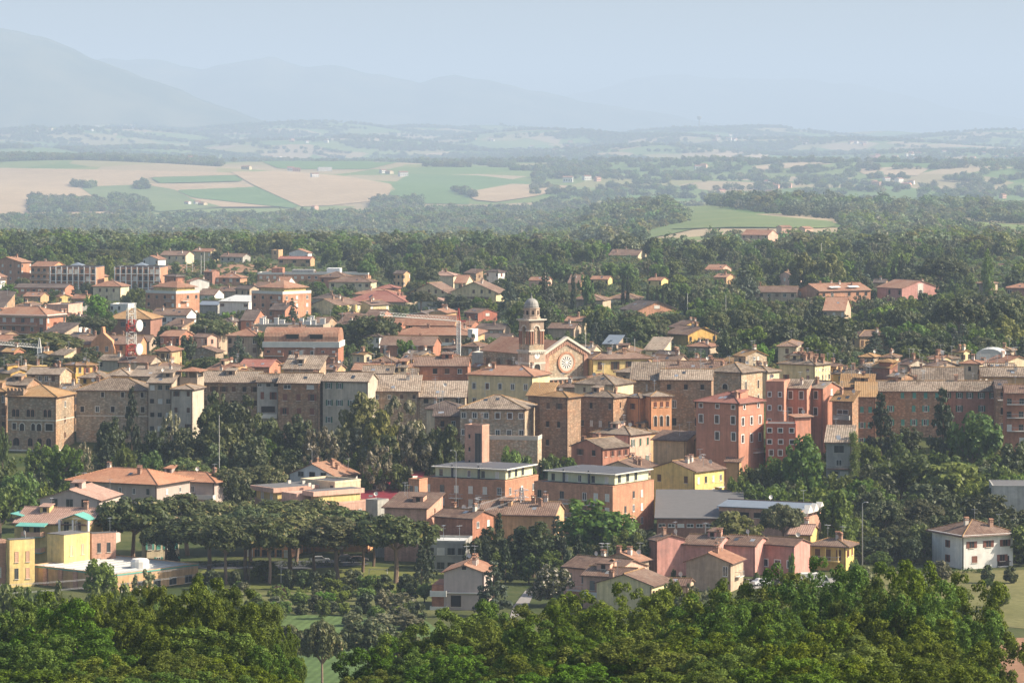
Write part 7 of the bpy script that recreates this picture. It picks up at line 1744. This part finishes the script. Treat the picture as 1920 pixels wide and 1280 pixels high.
# oaks on the near slope
OG = 'oaks on the near slope'
contour_x = [-40, 0, 60, 150, 250, 320, 400, 450, 520, 560, 600, 640, 700, 760, 820, 880, 960, 1050, 1120, 1200, 1290, 1350, 1450, 1530, 1600, 1700, 1800, 1870, 1910, 1960]
contour_y = [1150, 1150, 1140, 1112, 1118, 1088, 1100, 1112, 1150, 1230, 1310, 1275, 1238, 1205, 1160, 1135, 1150, 1128, 1118, 1112, 1122, 1100, 1098, 1074, 1084, 1072, 1086, 1125, 1178, 1230]
OZ = [(110, 'the edge yellow flats'), (300, 'the white-roofed hall'), (430, 'the pine grove'), (600, 'the wheat field pines'), (850, 'the gap with wheat'), (980, 'the grey beige house'), (1080, 'the flowering chestnut'), (1190, 'the pink balcony house'), (1280, 'the pale gabled house'), (1400, 'the brown gabled cottage'), (1560, 'the white box truck'), (1700, 'the villa garden shrubs'), (1830, 'the white villa'), (9999, 'the bare brown soil')]
def oakrow(D, drop, step, wr, rank):
    px = -50 + rnd.uniform(0, 20)
    while px < 1960:
        yt = np.interp(px, contour_x, contour_y) + drop + rnd.uniform(-6, 16)
        w = rnd.uniform(*wr)
        w = min(w, 2.1 * (578 - px)) if px < 605 else min(w, 2.1 * (px - 630))
        if yt < 1300 and w > 70 and px < (1868 if drop < 0 else 1835 if drop < 60 else 1790):
            Dd = D + rnd.uniform(-14, 14)
            T('oak', px, yt, w, Dd, 'oak in the %s of the near wood below %s' % (rank, next(z for m, z in OZ if px < m)), OG)
        px += step * rnd.uniform(.75, 1.3)
oakrow(378, -6, 84, (180, 260), 'upper fringe')
oakrow(350, 28, 96, (200, 290), 'second rank')
oakrow(322, 76, 104, (220, 300), 'middle')
oakrow(296, 122, 112, (220, 310), 'lower part')
oakrow(274, 160, 118, (220, 310), 'front')

# ------------------------------------------------------------------ far woods (one mass each): instanced crowns on the terrain
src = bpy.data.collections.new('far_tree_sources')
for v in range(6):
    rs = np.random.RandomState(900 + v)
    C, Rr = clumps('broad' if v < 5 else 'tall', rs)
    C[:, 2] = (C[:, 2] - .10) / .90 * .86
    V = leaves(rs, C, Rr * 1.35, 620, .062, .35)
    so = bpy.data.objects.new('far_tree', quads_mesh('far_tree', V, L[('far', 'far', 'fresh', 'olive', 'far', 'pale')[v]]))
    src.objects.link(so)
def wood(label, name, pts):
    """pts: n x 3 (x, y, size)"""
    me = bpy.data.meshes.new(name)
    z = ground(pts[:, 0], pts[:, 1]) - .3
    me.vertices.add(len(pts)); me.vertices.foreach_set('co', np.stack([pts[:, 0], pts[:, 1], z], -1).astype(np.float32).ravel())
    at_ = me.attributes.new('size', 'FLOAT', 'POINT'); at_.data.foreach_set('value', pts[:, 2].astype(np.float32))
    o = link_mesh(name, me)
    g = bpy.data.node_groups.new(name + '_nodes', 'GeometryNodeTree')
    g.interface.new_socket('Geometry', in_out='INPUT', socket_type='NodeSocketGeometry')
    g.interface.new_socket('Geometry', in_out='OUTPUT', socket_type='NodeSocketGeometry')
    n = g.nodes; l = g.links
    gi, go_ = n.new('NodeGroupInput'), n.new('NodeGroupOutput')
    ci = n.new('GeometryNodeCollectionInfo'); ci.inputs['Collection'].default_value = src
    ci.inputs['Separate Children'].default_value = True; ci.inputs['Reset Children'].default_value = True
    ip = n.new('GeometryNodeInstanceOnPoints'); ip.inputs['Pick Instance'].default_value = True
    ri = n.new('FunctionNodeRandomValue'); ri.data_type = 'INT'; ri.inputs[4].default_value = 0; ri.inputs[5].default_value = 5
    rr = n.new('FunctionNodeRandomValue'); rr.data_type = 'FLOAT_VECTOR'; rr.inputs[0].default_value = (0, 0, 0); rr.inputs[1].default_value = (0, 0, 6.28)
    na = n.new('GeometryNodeInputNamedAttribute'); na.data_type = 'FLOAT'; na.inputs[0].default_value = 'size'
    rv = n.new('FunctionNodeRandomValue'); rv.data_type = 'FLOAT_VECTOR'; rv.inputs[0].default_value = (1.0, 1.0, .75); rv.inputs[1].default_value = (1.5, 1.5, 1.1)
    vm = n.new('ShaderNodeVectorMath'); vm.operation = 'SCALE'
    l.new(rv.outputs[0], vm.inputs[0]); l.new(na.outputs[0], vm.inputs['Scale'])
    l.new(gi.outputs[0], ip.inputs['Points']); l.new(ci.outputs[0], ip.inputs['Instance']); l.new(ri.outputs[2], ip.inputs['Instance Index'])
    l.new(rr.outputs[0], ip.inputs['Rotation']); l.new(vm.outputs[0], ip.inputs['Scale']); l.new(ip.outputs[0], go_.inputs[0])
    md = o.modifiers.new('trees', 'NODES'); md.node_group = g
    tag(o, label, None, None, 'stuff')
rs = np.random.RandomState(5)
def vnoise(x, y, sc, seed):
    r = np.random.RandomState(seed); t = np.zeros_like(x)
    for k in range(7):
        a = r.rand() * 6.28; f = (1 + .35 * k) / sc
        t += np.sin((x * math.cos(a) + y * math.sin(a)) * f * 6.28 + r.rand() * 6.28) / (1 + .25 * k)
    return t / 3.0
def inside(px, py, poly):
    r = np.zeros(len(px), bool); n = len(poly)
    for i in range(n):
        (ax, ay), (bx, by) = poly[i], poly[(i + 1) % n]
        c = ((ay > py) != (by > py)) & (px < (bx - ax) * (py - ay) / (by - ay + 1e-9) + ax)
        r ^= c
    return r
def candidates(n, D0, D1, wide=1.25):
    """random points of the plan between two distances, with the picture column and row of each"""
    y = np.sqrt(rs.rand(n) * (D1 ** 2 - D0 ** 2) + D0 ** 2)
    px = 960 + (rs.rand(n) - .5) * 1920 * wide
    x = (px - 960) * y / F
    py = YH - ground_plan(x, y) * F / y
    return x, y, px, py
def laid(x, y, size):
    k = deep(y) / y
    return np.stack([x * k, y * k, size * k], 1)
CLEAR = [[(1235,386),(1330,384),(1430,400),(1570,412),(1590,440),(1580,456),(1480,460),(1400,448),(1330,456),(1260,474),(1195,480),(1205,434),(1290,414)],
         [(1600,484),(1960,478),(1960,506),(1620,508)], [(280,494),(540,492),(540,516),(280,518)], [(900,488),(940,486),(942,518),(900,518)],
         [(1385,440),(1470,440),(1470,470),(1385,470)], [(1590,446),(1640,446),(1640,470),(1590,470)]]
def thin(x, y, d):
    """drop points closer than about d (grid hash)"""
    key = np.floor(x / d).astype(np.int64) * 100003 + np.floor(y / d).astype(np.int64)
    _, i = np.unique(key, return_index=True)
    return i
# low undergrowth under and between the trees of the town
FA = np.array([(f[6], f[7], f[8]) for f in FOOT])
def under(label, n, xr, Dr, hr):
    y = rs.uniform(Dr[0], Dr[1], n); px = rs.uniform(xr[0], xr[1], n); x = (px - 960) * y / F
    ok = np.ones(n, bool)
    for cx, cy, r in FA: ok &= np.hypot(x - cx, y - cy) > r * .8 + 1.5
    x, y = x[ok], y[ok]; i = thin(x, y, 3.2); x, y = x[i], y[i]
    wood(label, 'undergrowth', np.stack([x, y, rs.uniform(hr[0], hr[1], len(x))], 1))
under('shrubby undergrowth of the park wood and garden suburb', 9000, (920, 1950), (1090, 2170), (2.0, 4.6))
under('shrubby undergrowth between the newer houses', 5000, (-30, 920), (1060, 2170), (1.5, 3.2))
under('shrubby undergrowth on the scarp below the old town', 2600, (60, 1020), (850, 925), (1.8, 4.0))
under('shrubby undergrowth on the slope around the brick row and villa', 2600, (1380, 1950), (775, 925), (1.8, 3.6))
# river woods and the wooded ridge
x, y, px, py = candidates(60000, 2170, 4050)
keep = np.ones(len(x), bool)
for p in CLEAR: keep &= ~inside(px, py, p)
op = vnoise(x, y, 520, 3)
keep &= (op < .40) | (y > 3700) | (px < 900)
keep &= ~((y > 3750) & (vnoise(x, y, 260, 4) > .25))
x, y = x[keep], y[keep]; i = thin(x, y, 10.5); x, y = x[i], y[i]
sz = 7.5 + 8.0 * rs.rand(len(x)) ** 1.6 + 4.0 * vnoise(x, y, 300, 8)
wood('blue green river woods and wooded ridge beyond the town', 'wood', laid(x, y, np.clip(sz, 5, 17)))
# tree belts among the far fields
x, y, px, py = candidates(170000, 4050, 6300)
m = np.zeros(len(x), bool)
m |= (px < 390 + 25 * np.sin(y / 90)) & (y > 5780)                                   # dark wood above the tan field
m |= inside(px, py, [(60,376),(190,380),(200,398),(60,400)]) | inside(px, py, [(210,370),(270,378),(280,400),(215,402)])
m |= inside(px, py, [(255,345),(275,345),(275,356),(255,356)]) | inside(px, py, [(138,346),(175,350),(172,354),(138,352)])
m |= inside(px, py, [(700,378),(790,376),(790,404),(700,404)]) | inside(px, py, [(800,398),(1000,394),(1100,386),(1100,406),(800,408)])
m |= inside(px, py, [(850,358),(880,362),(892,372),(860,364)])
m |= (vnoise(x, y, 170, 12) > .62) & (py < 345) & (px > 480) & ~inside(px, py, [(480,296),(760,296),(760,392),(480,392)]) & ~inside(px, py, [(730,324),(1010,324),(1010,390),(730,390)])
m |= (np.abs(vnoise(x, y, 420, 15)) < .02) & (px > 1000)
x, y = x[m], y[m]; i = thin(x, y, 10); x, y = x[i], y[i]
wood('tree belts and hedgerows among the tan and green fields', 'wood', laid(x, y, 8 + 5 * rs.rand(len(x))))
# far hills
x, y, px, py = candidates(300000, 6300, 13200)
v = vnoise(x, y, 900, 21) + .6 * vnoise(x, y, 350, 22)
m = (v > .34) | ((px < 400) & (y < 6950)) | (np.abs(vnoise(x, y, 700, 23)) < .022)
x, y = x[m], y[m]; i = thin(x, y, 17); x, y = x[i], y[i]
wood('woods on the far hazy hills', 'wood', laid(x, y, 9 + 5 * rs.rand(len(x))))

# ------------------------------------------------------------------ far farmhouses and villages
def small_house_mesh(v):
    r = random.Random(v); b = MB()
    l, w, h = r.uniform(9, 15), r.uniform(7, 9), r.uniform(4.5, 7)
    b.box(-l/2, l/2, -w/2, w/2, -2, h, 0)
    fs, g, zr = roof_faces('gx', l, w, h, math.tan(R(18)), .5)
    b.slab([[(p[0], p[1], p[2] + .2) for p in f] for f in fs], .2, 1)
    for p in g: b.add(p, [tuple(range(len(p)))], 0)
    for k in range(4): b.box(-l * .4 + k * l * .25, -l * .4 + k * l * .25 + 1.2, -w/2 - .04, -w/2 - .01, 1.5, 3.2, 2)
    return b.mesh('farmhouse', [W[r.choice(['cream', 'white', 'pink_pale', 'tan', 'white'])], RF[r.choice(['terracotta', 'brown', 'terracotta', 'red'])], M['dark']])
HM = [small_house_mesh(v) for v in range(7)]
def far_house(px, py, label, group, k=1.0, d0=2300):
    x, y = hit(px, py, d0)
    k *= float(y / shallow(y)) ** .7
    o = link_mesh('farmhouse', rnd.choice(HM), None, (x, y, gz(x, y)), rnd.uniform(-.9, .9))
    o.scale = (k, k, k)
    tag(o, label, 'house', group)
FG = 'farmhouses beside the tan fields'
for px, py, k in ((360, 303, 1.6), (372, 305, 1.2), (462, 318, 1.1), (545, 321, 1.2), (556, 322, 1.0), (590, 333, 1.0), (718, 325, 1.1), (730, 326, 1.0), (756, 331, 1.2), (508, 296, 1.0), (524, 297, .9), (370, 384, .9), (380, 386, .9), (352, 384, .8), (590, 394, .9), (945, 415, 1.0), (1065, 342, 1.6), (1100, 338, 1.1), (1120, 340, 1)):
    far_house(px, py, 'small hazy farmhouse beside the far fields', FG, k)
x, y = hit(609, 321); o = MB().box(-19, 19, -10, 10, -1, 11).build('barn', W['white'], None, (x, y, gz(x, y)), .15); tag(o, 'white barn block above the pointed tan field', 'barn')
rr_ = random.Random(11)
HG = 'hazy village houses on the far hills'
for (x0, x1, y0, y1, n) in ((1335, 1400, 255, 268, 12), (1400, 1500, 250, 262, 10), (1500, 1625, 266, 274, 12), (1625, 1720, 290, 304, 10), (1700, 1790, 284, 294, 6), (1800, 1920, 282, 300, 10), (60, 260, 234, 248, 10), (210, 380, 236, 252, 7), (545, 640, 258, 268, 5), (860, 940, 255, 266, 5), (985, 1120, 252, 292, 7), (1290, 1330, 312, 318, 3), (1635, 1740, 340, 352, 6), (1430, 1480, 344, 356, 4), (1180, 1260, 232, 240, 3)):
    for k in range(n):
        far_house(rr_.uniform(x0, x1), rr_.uniform(y0, y1), 'tiny hazy house of a village on the far hills', HG, 1.1, 7500)
MG = 'houses in the wooded ridge'
for px, py in ((1352, 362), (1443, 364), (1470, 440), (1230, 478), (1560, 470), (1795, 452), (1510, 442), (1880, 372), (1480, 452), (700, 485), (1690, 468)):
    far_house(px, py, 'small farmhouse half sunk in the wooded ridge', MG, .9)
# water tower on the far knoll
x, y = hit(1311, 246, 14000); s = F / y
t = empty('water_tower', (x, y, gz(x, y)))
tag(t, 'slender water tower with wide head on the far hill', 'tower')
hh = 28 / s
q = MB(); q.lathe([(hh * .05, -8), (hh * .035, hh * .7), (hh * .05, hh * .78)], 12); q.build('shaft', W['concrete'], t)
q = MB(); q.lathe([(hh * .05, hh * .74), (hh * .15, hh * .86), (hh * .15, hh * .98), (hh * .02, hh * 1.02)], 14); q.build('tank', W['concrete'], t)
x, y = hit(33, 244, 14000); s = F / y
q = MB(); q.tube([(0, 0, -3), (0, 0, 30 / s)], [1.6, .5], 6); o = q.build('radio_mast', W['concrete'], None, (x, y, gz(x, y))); tag(o, 'faint radio mast on the far hills at the edge', 'mast')

# ------------------------------------------------------------------ lattice structures
def lattice(b, w0, w1, z0, z1, n, r, mi=0, cx=0, cy=0):
    for k in range(n):
        ta, tb = k / n, (k + 1) / n
        wa, wb = w0 + (w1 - w0) * ta, w0 + (w1 - w0) * tb
        za, zb = z0 + (z1 - z0) * ta, z0 + (z1 - z0) * tb
        m = mi(k) if callable(mi) else mi
        P = lambda w, z: [(cx - w, cy - w, z), (cx + w, cy - w, z), (cx + w, cy + w, z), (cx - w, cy + w, z)]
        A, Bq = P(wa, za), P(wb, zb)
        for i in range(4):
            b.tube([A[i], Bq[i]], r, 4, m); b.tube([A[i], Bq[(i + 1) % 4]], r * .7, 4, m); b.tube([Bq[i], Bq[(i + 1) % 4]], r * .7, 4, m)
def telecom():
    D = 1040; s = F / D; x = (246 - 960) / s; zg = gz(x, D)
    t = empty('telecom_mast', (x, D, zg), .3); tag(t, 'red and white lattice telecom mast with two big drums', 'mast')
    H = (YH - 577) / s - zg
    b = MB(); lattice(b, 1.5, 1.05, 0, H, 14, .125, lambda k: (k // 2) % 2); b.build('lattice_frame', [M['offwhite'], M['redpaint']], t)
    for py in (610, 654):
        z = (YH - py) / s - zg
        q = MB(); pts = []
        n = 18
        for r_, yy in ((.1, -.55), (1.6, -.5), (1.7, -.35), (1.7, .3), (1.3, .5)):
            pts += [(3.0 + yy * .55 + .0, r_ * math.cos(2*math.pi*k/n) * .9, z + r_ * math.sin(2*math.pi*k/n)) for k in range(n)]
        q.add(pts, [(i*n + k, i*n + (k+1) % n, (i+1)*n + (k+1) % n, (i+1)*n + k) for i in range(4) for k in range(n)] + [tuple(range(n)), tuple(range(4*n, 5*n))])
        q.build('microwave_drum', M['offwhite'], t, None, -.9)
        q = MB(); q.box(1.0, 2.7, -.1, .1, z - .1, z + .1); q.build('drum_bracket', M['metal'], t, None, -.9)
    for k in range(4):
        q = MB(); a = k * 1.57; q.box(1.3 * math.cos(a) - .15, 1.3 * math.cos(a) + .15, 1.3 * math.sin(a) - .15, 1.3 * math.sin(a) + .15, H - 4.5, H - 2.2); q.build('panel_antenna', M['offwhite'], t)
    q = MB(); q.tube([(0, 0, H), (0, 0, H + 2.2)], .06, 5); q.build('lightning_rod', M['metal'], t)
telecom()
def crane(label, px, ytop, ybase, D, jib_end, jib_y, red):
    s = F / D; x = (px - 960) / s; zg = gz(x, D)
    t = empty('tower_crane', (x, D, zg)); tag(t, label, 'crane')
    H = (YH - ytop) / s - zg
    J = (YH - jib_y) / s - zg
    b = MB(); lattice(b, .55, .55, 0, J, 22, .12); b.build('mast', M['white'], t)
    b = MB(); lattice(b, .45, .1, J, H, 4, .10); b.build('tower_peak', M['redpaint'] if red else M['offwhite'], t)
    dx = (jib_end - px) / s
    b = MB(); n = 26
    for k in range(n):
        xa, xb = dx * k / n, dx * (k + 1) / n
        za = J + .9 * abs(k / n) * 2.0; zb = J + .9 * abs((k + 1) / n) * 2.0
        for yy in (-.5, .5):
            b.tube([(xa, yy, za), (xb, yy, zb)], .11, 4); b.tube([(xa, yy, za), ((xa + xb) / 2, 0, za + 1.0)], .05, 4); b.tube([((xa + xb) / 2, 0, za + 1.0), (xb, yy, zb)], .05, 4)
        b.tube([(xa, 0, za + 1.0), (xb, 0, zb + 1.0)], .06, 4)
    b.build('jib', M['offwhite'], t)
    b = MB(); b.tube([(0, 0, H), (dx * .62, 0, J + 2.3)], .05, 4); b.build('tie_bar', M['metal'], t)
    sg = -1 if dx > 0 else 1
    b = MB(); b.box(min(0, sg * 2.2), max(0, sg * 2.2), -.5, .5, J - .2, J + .2); b.build('counter_jib', M['redpaint'] if red else M['offwhite'], t)
    b = MB(); b.box(-.9, .9, -1.1, 1.1, 0, 1.2); b.build('ballast', W['concrete'], t)
crane('white construction crane with red peak before the terracotta flats', 860, 578, 672, 1110, 712, 602, True)
crane('white crane jib reaching in at the photo edge', 74, 634, 690, 1095, -60, 652, False)
def pylon():
    D = 800; s = F / D; x = (978 - 960) / s; zg = gz(x, D); H = (YH - 914) / s - zg
    t = empty('power_pylon', (x, D, zg), .4); tag(t, 'steel lattice power pylon beside the long brown cottage', 'pylon')
    b = MB(); lattice(b, 1.4, .25, 0, H, 13, .085); b.build('lattice_frame', M['metal'], t)
    for z in (H - .6, H - 2.2):
        b = MB(); b.tube([(-1.7, 0, z), (1.7, 0, z)], .09, 4); b.tube([(-1.7, 0, z), (0, 0, z + .6)], .05, 4); b.tube([(1.7, 0, z), (0, 0, z + .6)], .05, 4); b.build('cross_arm', M['metal'], t)
    return x, D, zg + H
pyl = pylon()
def pole(label, px, ytop, D, r=.09, arm=None, mat='metal', name='street_lamp', cat='lamp post', group=None):
    s = F / D; x = (px - 960) / s; zg = gz(x, D); H = (YH - ytop) / s - zg
    t = empty(name, (x, D, zg)); tag(t, label, cat, group)
    q = MB(); q.tube([(0, 0, -.2), (0, 0, H)], [r, r * .7], 7); q.build('post', M[mat], t)
    if arm:
        q = MB(); q.tube([(0, 0, H - .05), (arm * .5, 0, H + .25), (arm, 0, H + .25)], r * .6, 5); q.build('arm', M[mat], t)
        q = MB(); q.box(min(arm, arm * 1.4), max(arm, arm * 1.4), -.15, .15, H + .12, H + .30); q.build('lamp_head', M['offwhite'], t)
    return (x, D, zg + H)
pole('tall white lighting pole beside the fresh green tree', 1617, 943, 772, .13, .9)
pole('tall pale utility pole on the dark scarp', 411, 778, 880, .09, None, 'offwhite', 'utility_pole', 'pole')
pole('street lamp with curved arm above the mauve roofs', 142, 888, 845, .08, 1.8)
pole('street lamp beside the lift tower', 855, 846, 850, .09, -1.0)
pole('lamp behind the lopsided white house', 585, 843, 872, .08, -.8)
for k, (px, yt, D) in enumerate(((350, 490, 1905), (361, 484, 1900), (377, 478, 1890), (383, 472, 1885), (313, 504, 1850), (187, 507, 1800), (188, 505, 1795))):
    pole('slim floodlight pole at the ploughed brown field', px, yt, D, .17, None, 'offwhite', 'floodlight_pole', 'pole', 'floodlight poles by the brown field')
for px, yt, D in ((1417, 460, 2060), (1241, 456, 2100), (926, 464, 2080), (1540, 456, 2060)):
    pole('thin pale pole standing in the far woods', px, yt, D, .17, None, 'offwhite', 'utility_pole', 'pole', 'poles in the far woods')
for px, yt, D in ((1289, 550, 1400), (1361, 553, 1380), (1098, 623, 1060), (1190, 635, 1030)):
    pole('garden-suburb utility pole above the trees', px, yt, D, .11, None, 'offwhite', 'utility_pole', 'pole', 'poles in the garden suburb')
w1 = pole('wooden power pole among the park pine trunks', 467, 1028, 742, .14, None, 'bark', 'power_pole', 'pole')
pole('thin lamp post on the lawn edge', 527, 1046, 742, .06, None, 'offwhite', 'street_lamp', 'lamp post')
def wires():
    a = at(-60, 1098, 700); b = (pyl[0], pyl[1], pyl[2] - .6)
    for k, (dz, dx) in enumerate(((0, -1.6), (-.3, 1.6), (-1.6, -1.6), (-1.9, 1.6))):
        q = MB(); pts = []
        for i in range(25):
            t = i / 24
            sag = -4.2 * 4 * t * (1 - t)
            pts.append((a[0] + (b[0] - a[0]) * t, a[1] + (b[1] - a[1]) * t + dx * .3, a[2] + (b[2] - a[2]) * t + sag + dz))
        q.tube(pts, .030, 4); o = q.build('power_line', M['wire']); tag(o, 'sagging power line crossing in front of the park pines', 'wire', 'power lines across the park')
wires()
# ------------------------------------------------------------------ goals, cars, truck
def goal(label, px, py, dpx):
    x, y = hit(px, py); s = F / y; zg = gz(x, y)
    t = empty('goal_post_frame', (x, y, zg)); tag(t, label, 'goal')
    for k in (0, 1):
        q = MB(); q.tube([(k * dpx / s, 0, 0), (k * dpx / s, 0, 2.2)], .07, 6); q.build('post', M['white'], t)
    q = MB(); q.tube([(0, 0, 2.2), (0, 1.0, 2.2)], .06, 6); q.tube([(dpx / s, 0, 2.2), (dpx / s, 1.0, 2.2)], .06, 6); q.build('stay', M['white'], t)
    q = MB(); q.tube([(0, 0, 2.2), (dpx / s, 0, 2.2)], .055, 6); q.build('crossbar', M['white'], t)
goal('white football goal on the park lawn', 692, 1087, 34)
def car(label, px, py, rz, paint, kind='car', k=1.0):
    x, y = hit(px, py); zg = gz(x, y) + .16
    t = empty('car' if kind == 'car' else 'van', (x, y, zg), rz, None, (k, k, k)); tag(t, label, kind)
    l = 4.2
    prof = [(-2.1, .35), (-2.1, .78), (-1.95, .92), (-1.55, .98), (-1.15, 1.42), (.45, 1.46), (1.05, .98), (1.9, .86), (2.1, .68), (2.1, .35)] if kind == 'car' else [(-2.2, .35), (-2.2, 1.7), (-2.0, 1.85), (.7, 1.85), (1.25, 1.2), (2.0, 1.02), (2.15, .8), (2.15, .35)]
    n = len(prof); q = MB()
    def sec(y, ins): return [(px_, y - math.copysign(max(0, (pz - .95)) * .22, y), pz) for px_, pz in prof]
    A, Bq = sec(-.86, 0), sec(.86, 0)
    q.add(A + Bq, [tuple(range(n)), tuple(range(2*n - 1, n - 1, -1))] + [(i, (i + 1) % n, n + (i + 1) % n, n + i) for i in range(n)])
    q.build('body', M[paint], t)
    for sy in (-1, 1):
        q = MB()
        if kind == 'car': P = [(-1.38, 1.0), (-1.05, 1.36), (.38, 1.39), (.85, 1.0)]
        else: P = [(-.2, 1.15), (-.2, 1.65), (.62, 1.65), (1.0, 1.2)]
        q.add([(a_, sy * (.872 - max(0, c_ - .95) * .22), c_) for a_, c_ in P], [(0,1,2,3)]); q.build('side_window', M['glass'], t)
        for wx in (-1.3, 1.3):
            q = MB(); q.tube([(wx, sy * .70, .32), (wx, sy * .90, .32)], .32, 12); q.build('wheel', M['rubber'], t)
            q = MB(); q.tube([(wx, sy * .88, .32), (wx, sy * .915, .32)], .18, 10); q.build('rim', M['metal'], t)
    q = MB()
    if kind == 'car': q.add([(.50, -.70, 1.44), (.50, .70, 1.44), (1.03, .80, 1.01), (1.03, -.80, 1.01)], [(0,1,2,3)])
    else: q.add([(.75, -.62, 1.80), (.75, .62, 1.80), (1.24, .78, 1.23), (1.24, -.78, 1.23)], [(0,1,2,3)])
    o = q.build('windscreen', M['glass'], t); o.location = (.015, 0, .012)
    for sy in (-1, 1):
        q = MB(); q.box(2.06, 2.125, sy * .62 - .16, sy * .62 + .16, .62, .76); q.build('headlight', M['white'], t)
car('dark car parked behind the park pines', 672, 1056, .05, 'carblack')
car('second dark car partly hidden by a pine trunk', 648, 1053, .1, 'carblack')
car('white van parked at the road beside the workshop', 806, 1063, 3.0, 'carwhite', 'van')
car('white car parked in the yard before the pink row', 1430, 1098, .35, 'carwhite')
car('grey car parked among the pine trunks', 600, 1056, .1, 'cargrey')
car('pale car parked under the trees near the brick flats', 1215, 1040, .4, 'cargrey')
def truck():
    x, y = hit(1526, 1104); zg = gz(x, y) + .2
    t = empty('box_truck', (x, y, zg), .12); tag(t, 'white box truck standing behind the oaks', 'truck')
    q = MB(); q.box(-3.0, 1.6, -1.1, 1.1, .9, 3.1); q.build('cargo_box', M['offwhite'], t)
    q = MB(); P = [(1.75, .6), (1.75, 2.5), (2.5, 2.5), (3.0, 1.6), (3.1, .6)]
    q.add([(a, -1.0, c) for a, c in P] + [(a, 1.0, c) for a, c in P], [(0,1,2,3,4), (9,8,7,6,5)] + [(i, (i+1) % 5, 5 + (i+1) % 5, 5 + i) for i in range(5)]); q.build('cab', M['carwhite'], t)
    q = MB(); q.add([(2.53, -.9, 2.42), (2.53, .9, 2.42), (3.02, .9, 1.65), (3.02, -.9, 1.65)], [(0,1,2,3)]); q.build('windscreen', M['glass'], t)
    q = MB(); q.add([(1.9, -1.01, 1.6), (1.9, -1.01, 2.35), (2.45, -1.01, 2.35), (2.8, -1.01, 1.6)], [(0,1,2,3)]); q.build('side_window', M['glass'], t)
    q = MB(); q.box(-2.9, 2.9, -.5, .5, .55, .9); q.build('chassis', M['rubber'], t)
    for wx in (-1.8, 2.3):
        for sy in (-1, 1):
            q = MB(); q.tube([(wx, sy * .7, .45), (wx, sy * 1.02, .45)], .45, 12); q.build('wheel', M['rubber'], t)
truck()
# hedges and ivy
def hedge(label, px0, px1, py, h, dp, mat='broad'):
    a, b_ = hit(px0, py), hit(px1, py)
    Lh = math.hypot(b_[0] - a[0], b_[1] - a[1]); n = int(Lh * 90)
    r = np.random.RandomState(int(px0))
    C = np.stack([r.rand(int(Lh * 5)) * Lh, (r.rand(int(Lh * 5)) - .5) * dp, h * (.25 + .6 * r.rand(int(Lh * 5)))], 1)
    V = leaves(r, C, np.full(len(C), .45), n, .16, .2)
    o = link_mesh('hedge', quads_mesh('hedge', V, L[mat]), None, (a[0], a[1], gz(*a)), math.atan2(b_[1] - a[1], b_[0] - a[0]))
    tag(o, label, 'hedge')
hedge('dark clipped hedge behind the car park', 370, 640, 1062, 1.2, 1.0, 'darkleaf')
hedge('leafy hedge between lawn and garden plots', 560, 830, 1116, 2.2, 2.0, 'broad')
hedge('hedge along the villa garden', 1600, 1840, 1074, 1.0, 1.0, 'broad')
hedge('reddish hedge at the foot of the pink row', 1375, 1500, 1094, 1.2, .8, 'purple')
def ivy():
    r = np.random.RandomState(3); D = 868; s = F / D
    x0 = (1601 - 960) / s; n = 5000
    C = np.stack([x0 + r.uniform(-.4, 1.1, 90), D + r.uniform(0, 6, 90), (YH - r.uniform(815, 905, 90)) / s], 1)
    o = link_mesh('ivy', quads_mesh('ivy', leaves(r, C, np.full(90, .8), n, .17), L['fresh'])); tag(o, 'green ivy climbing the side of the small grey house', 'ivy')
ivy()
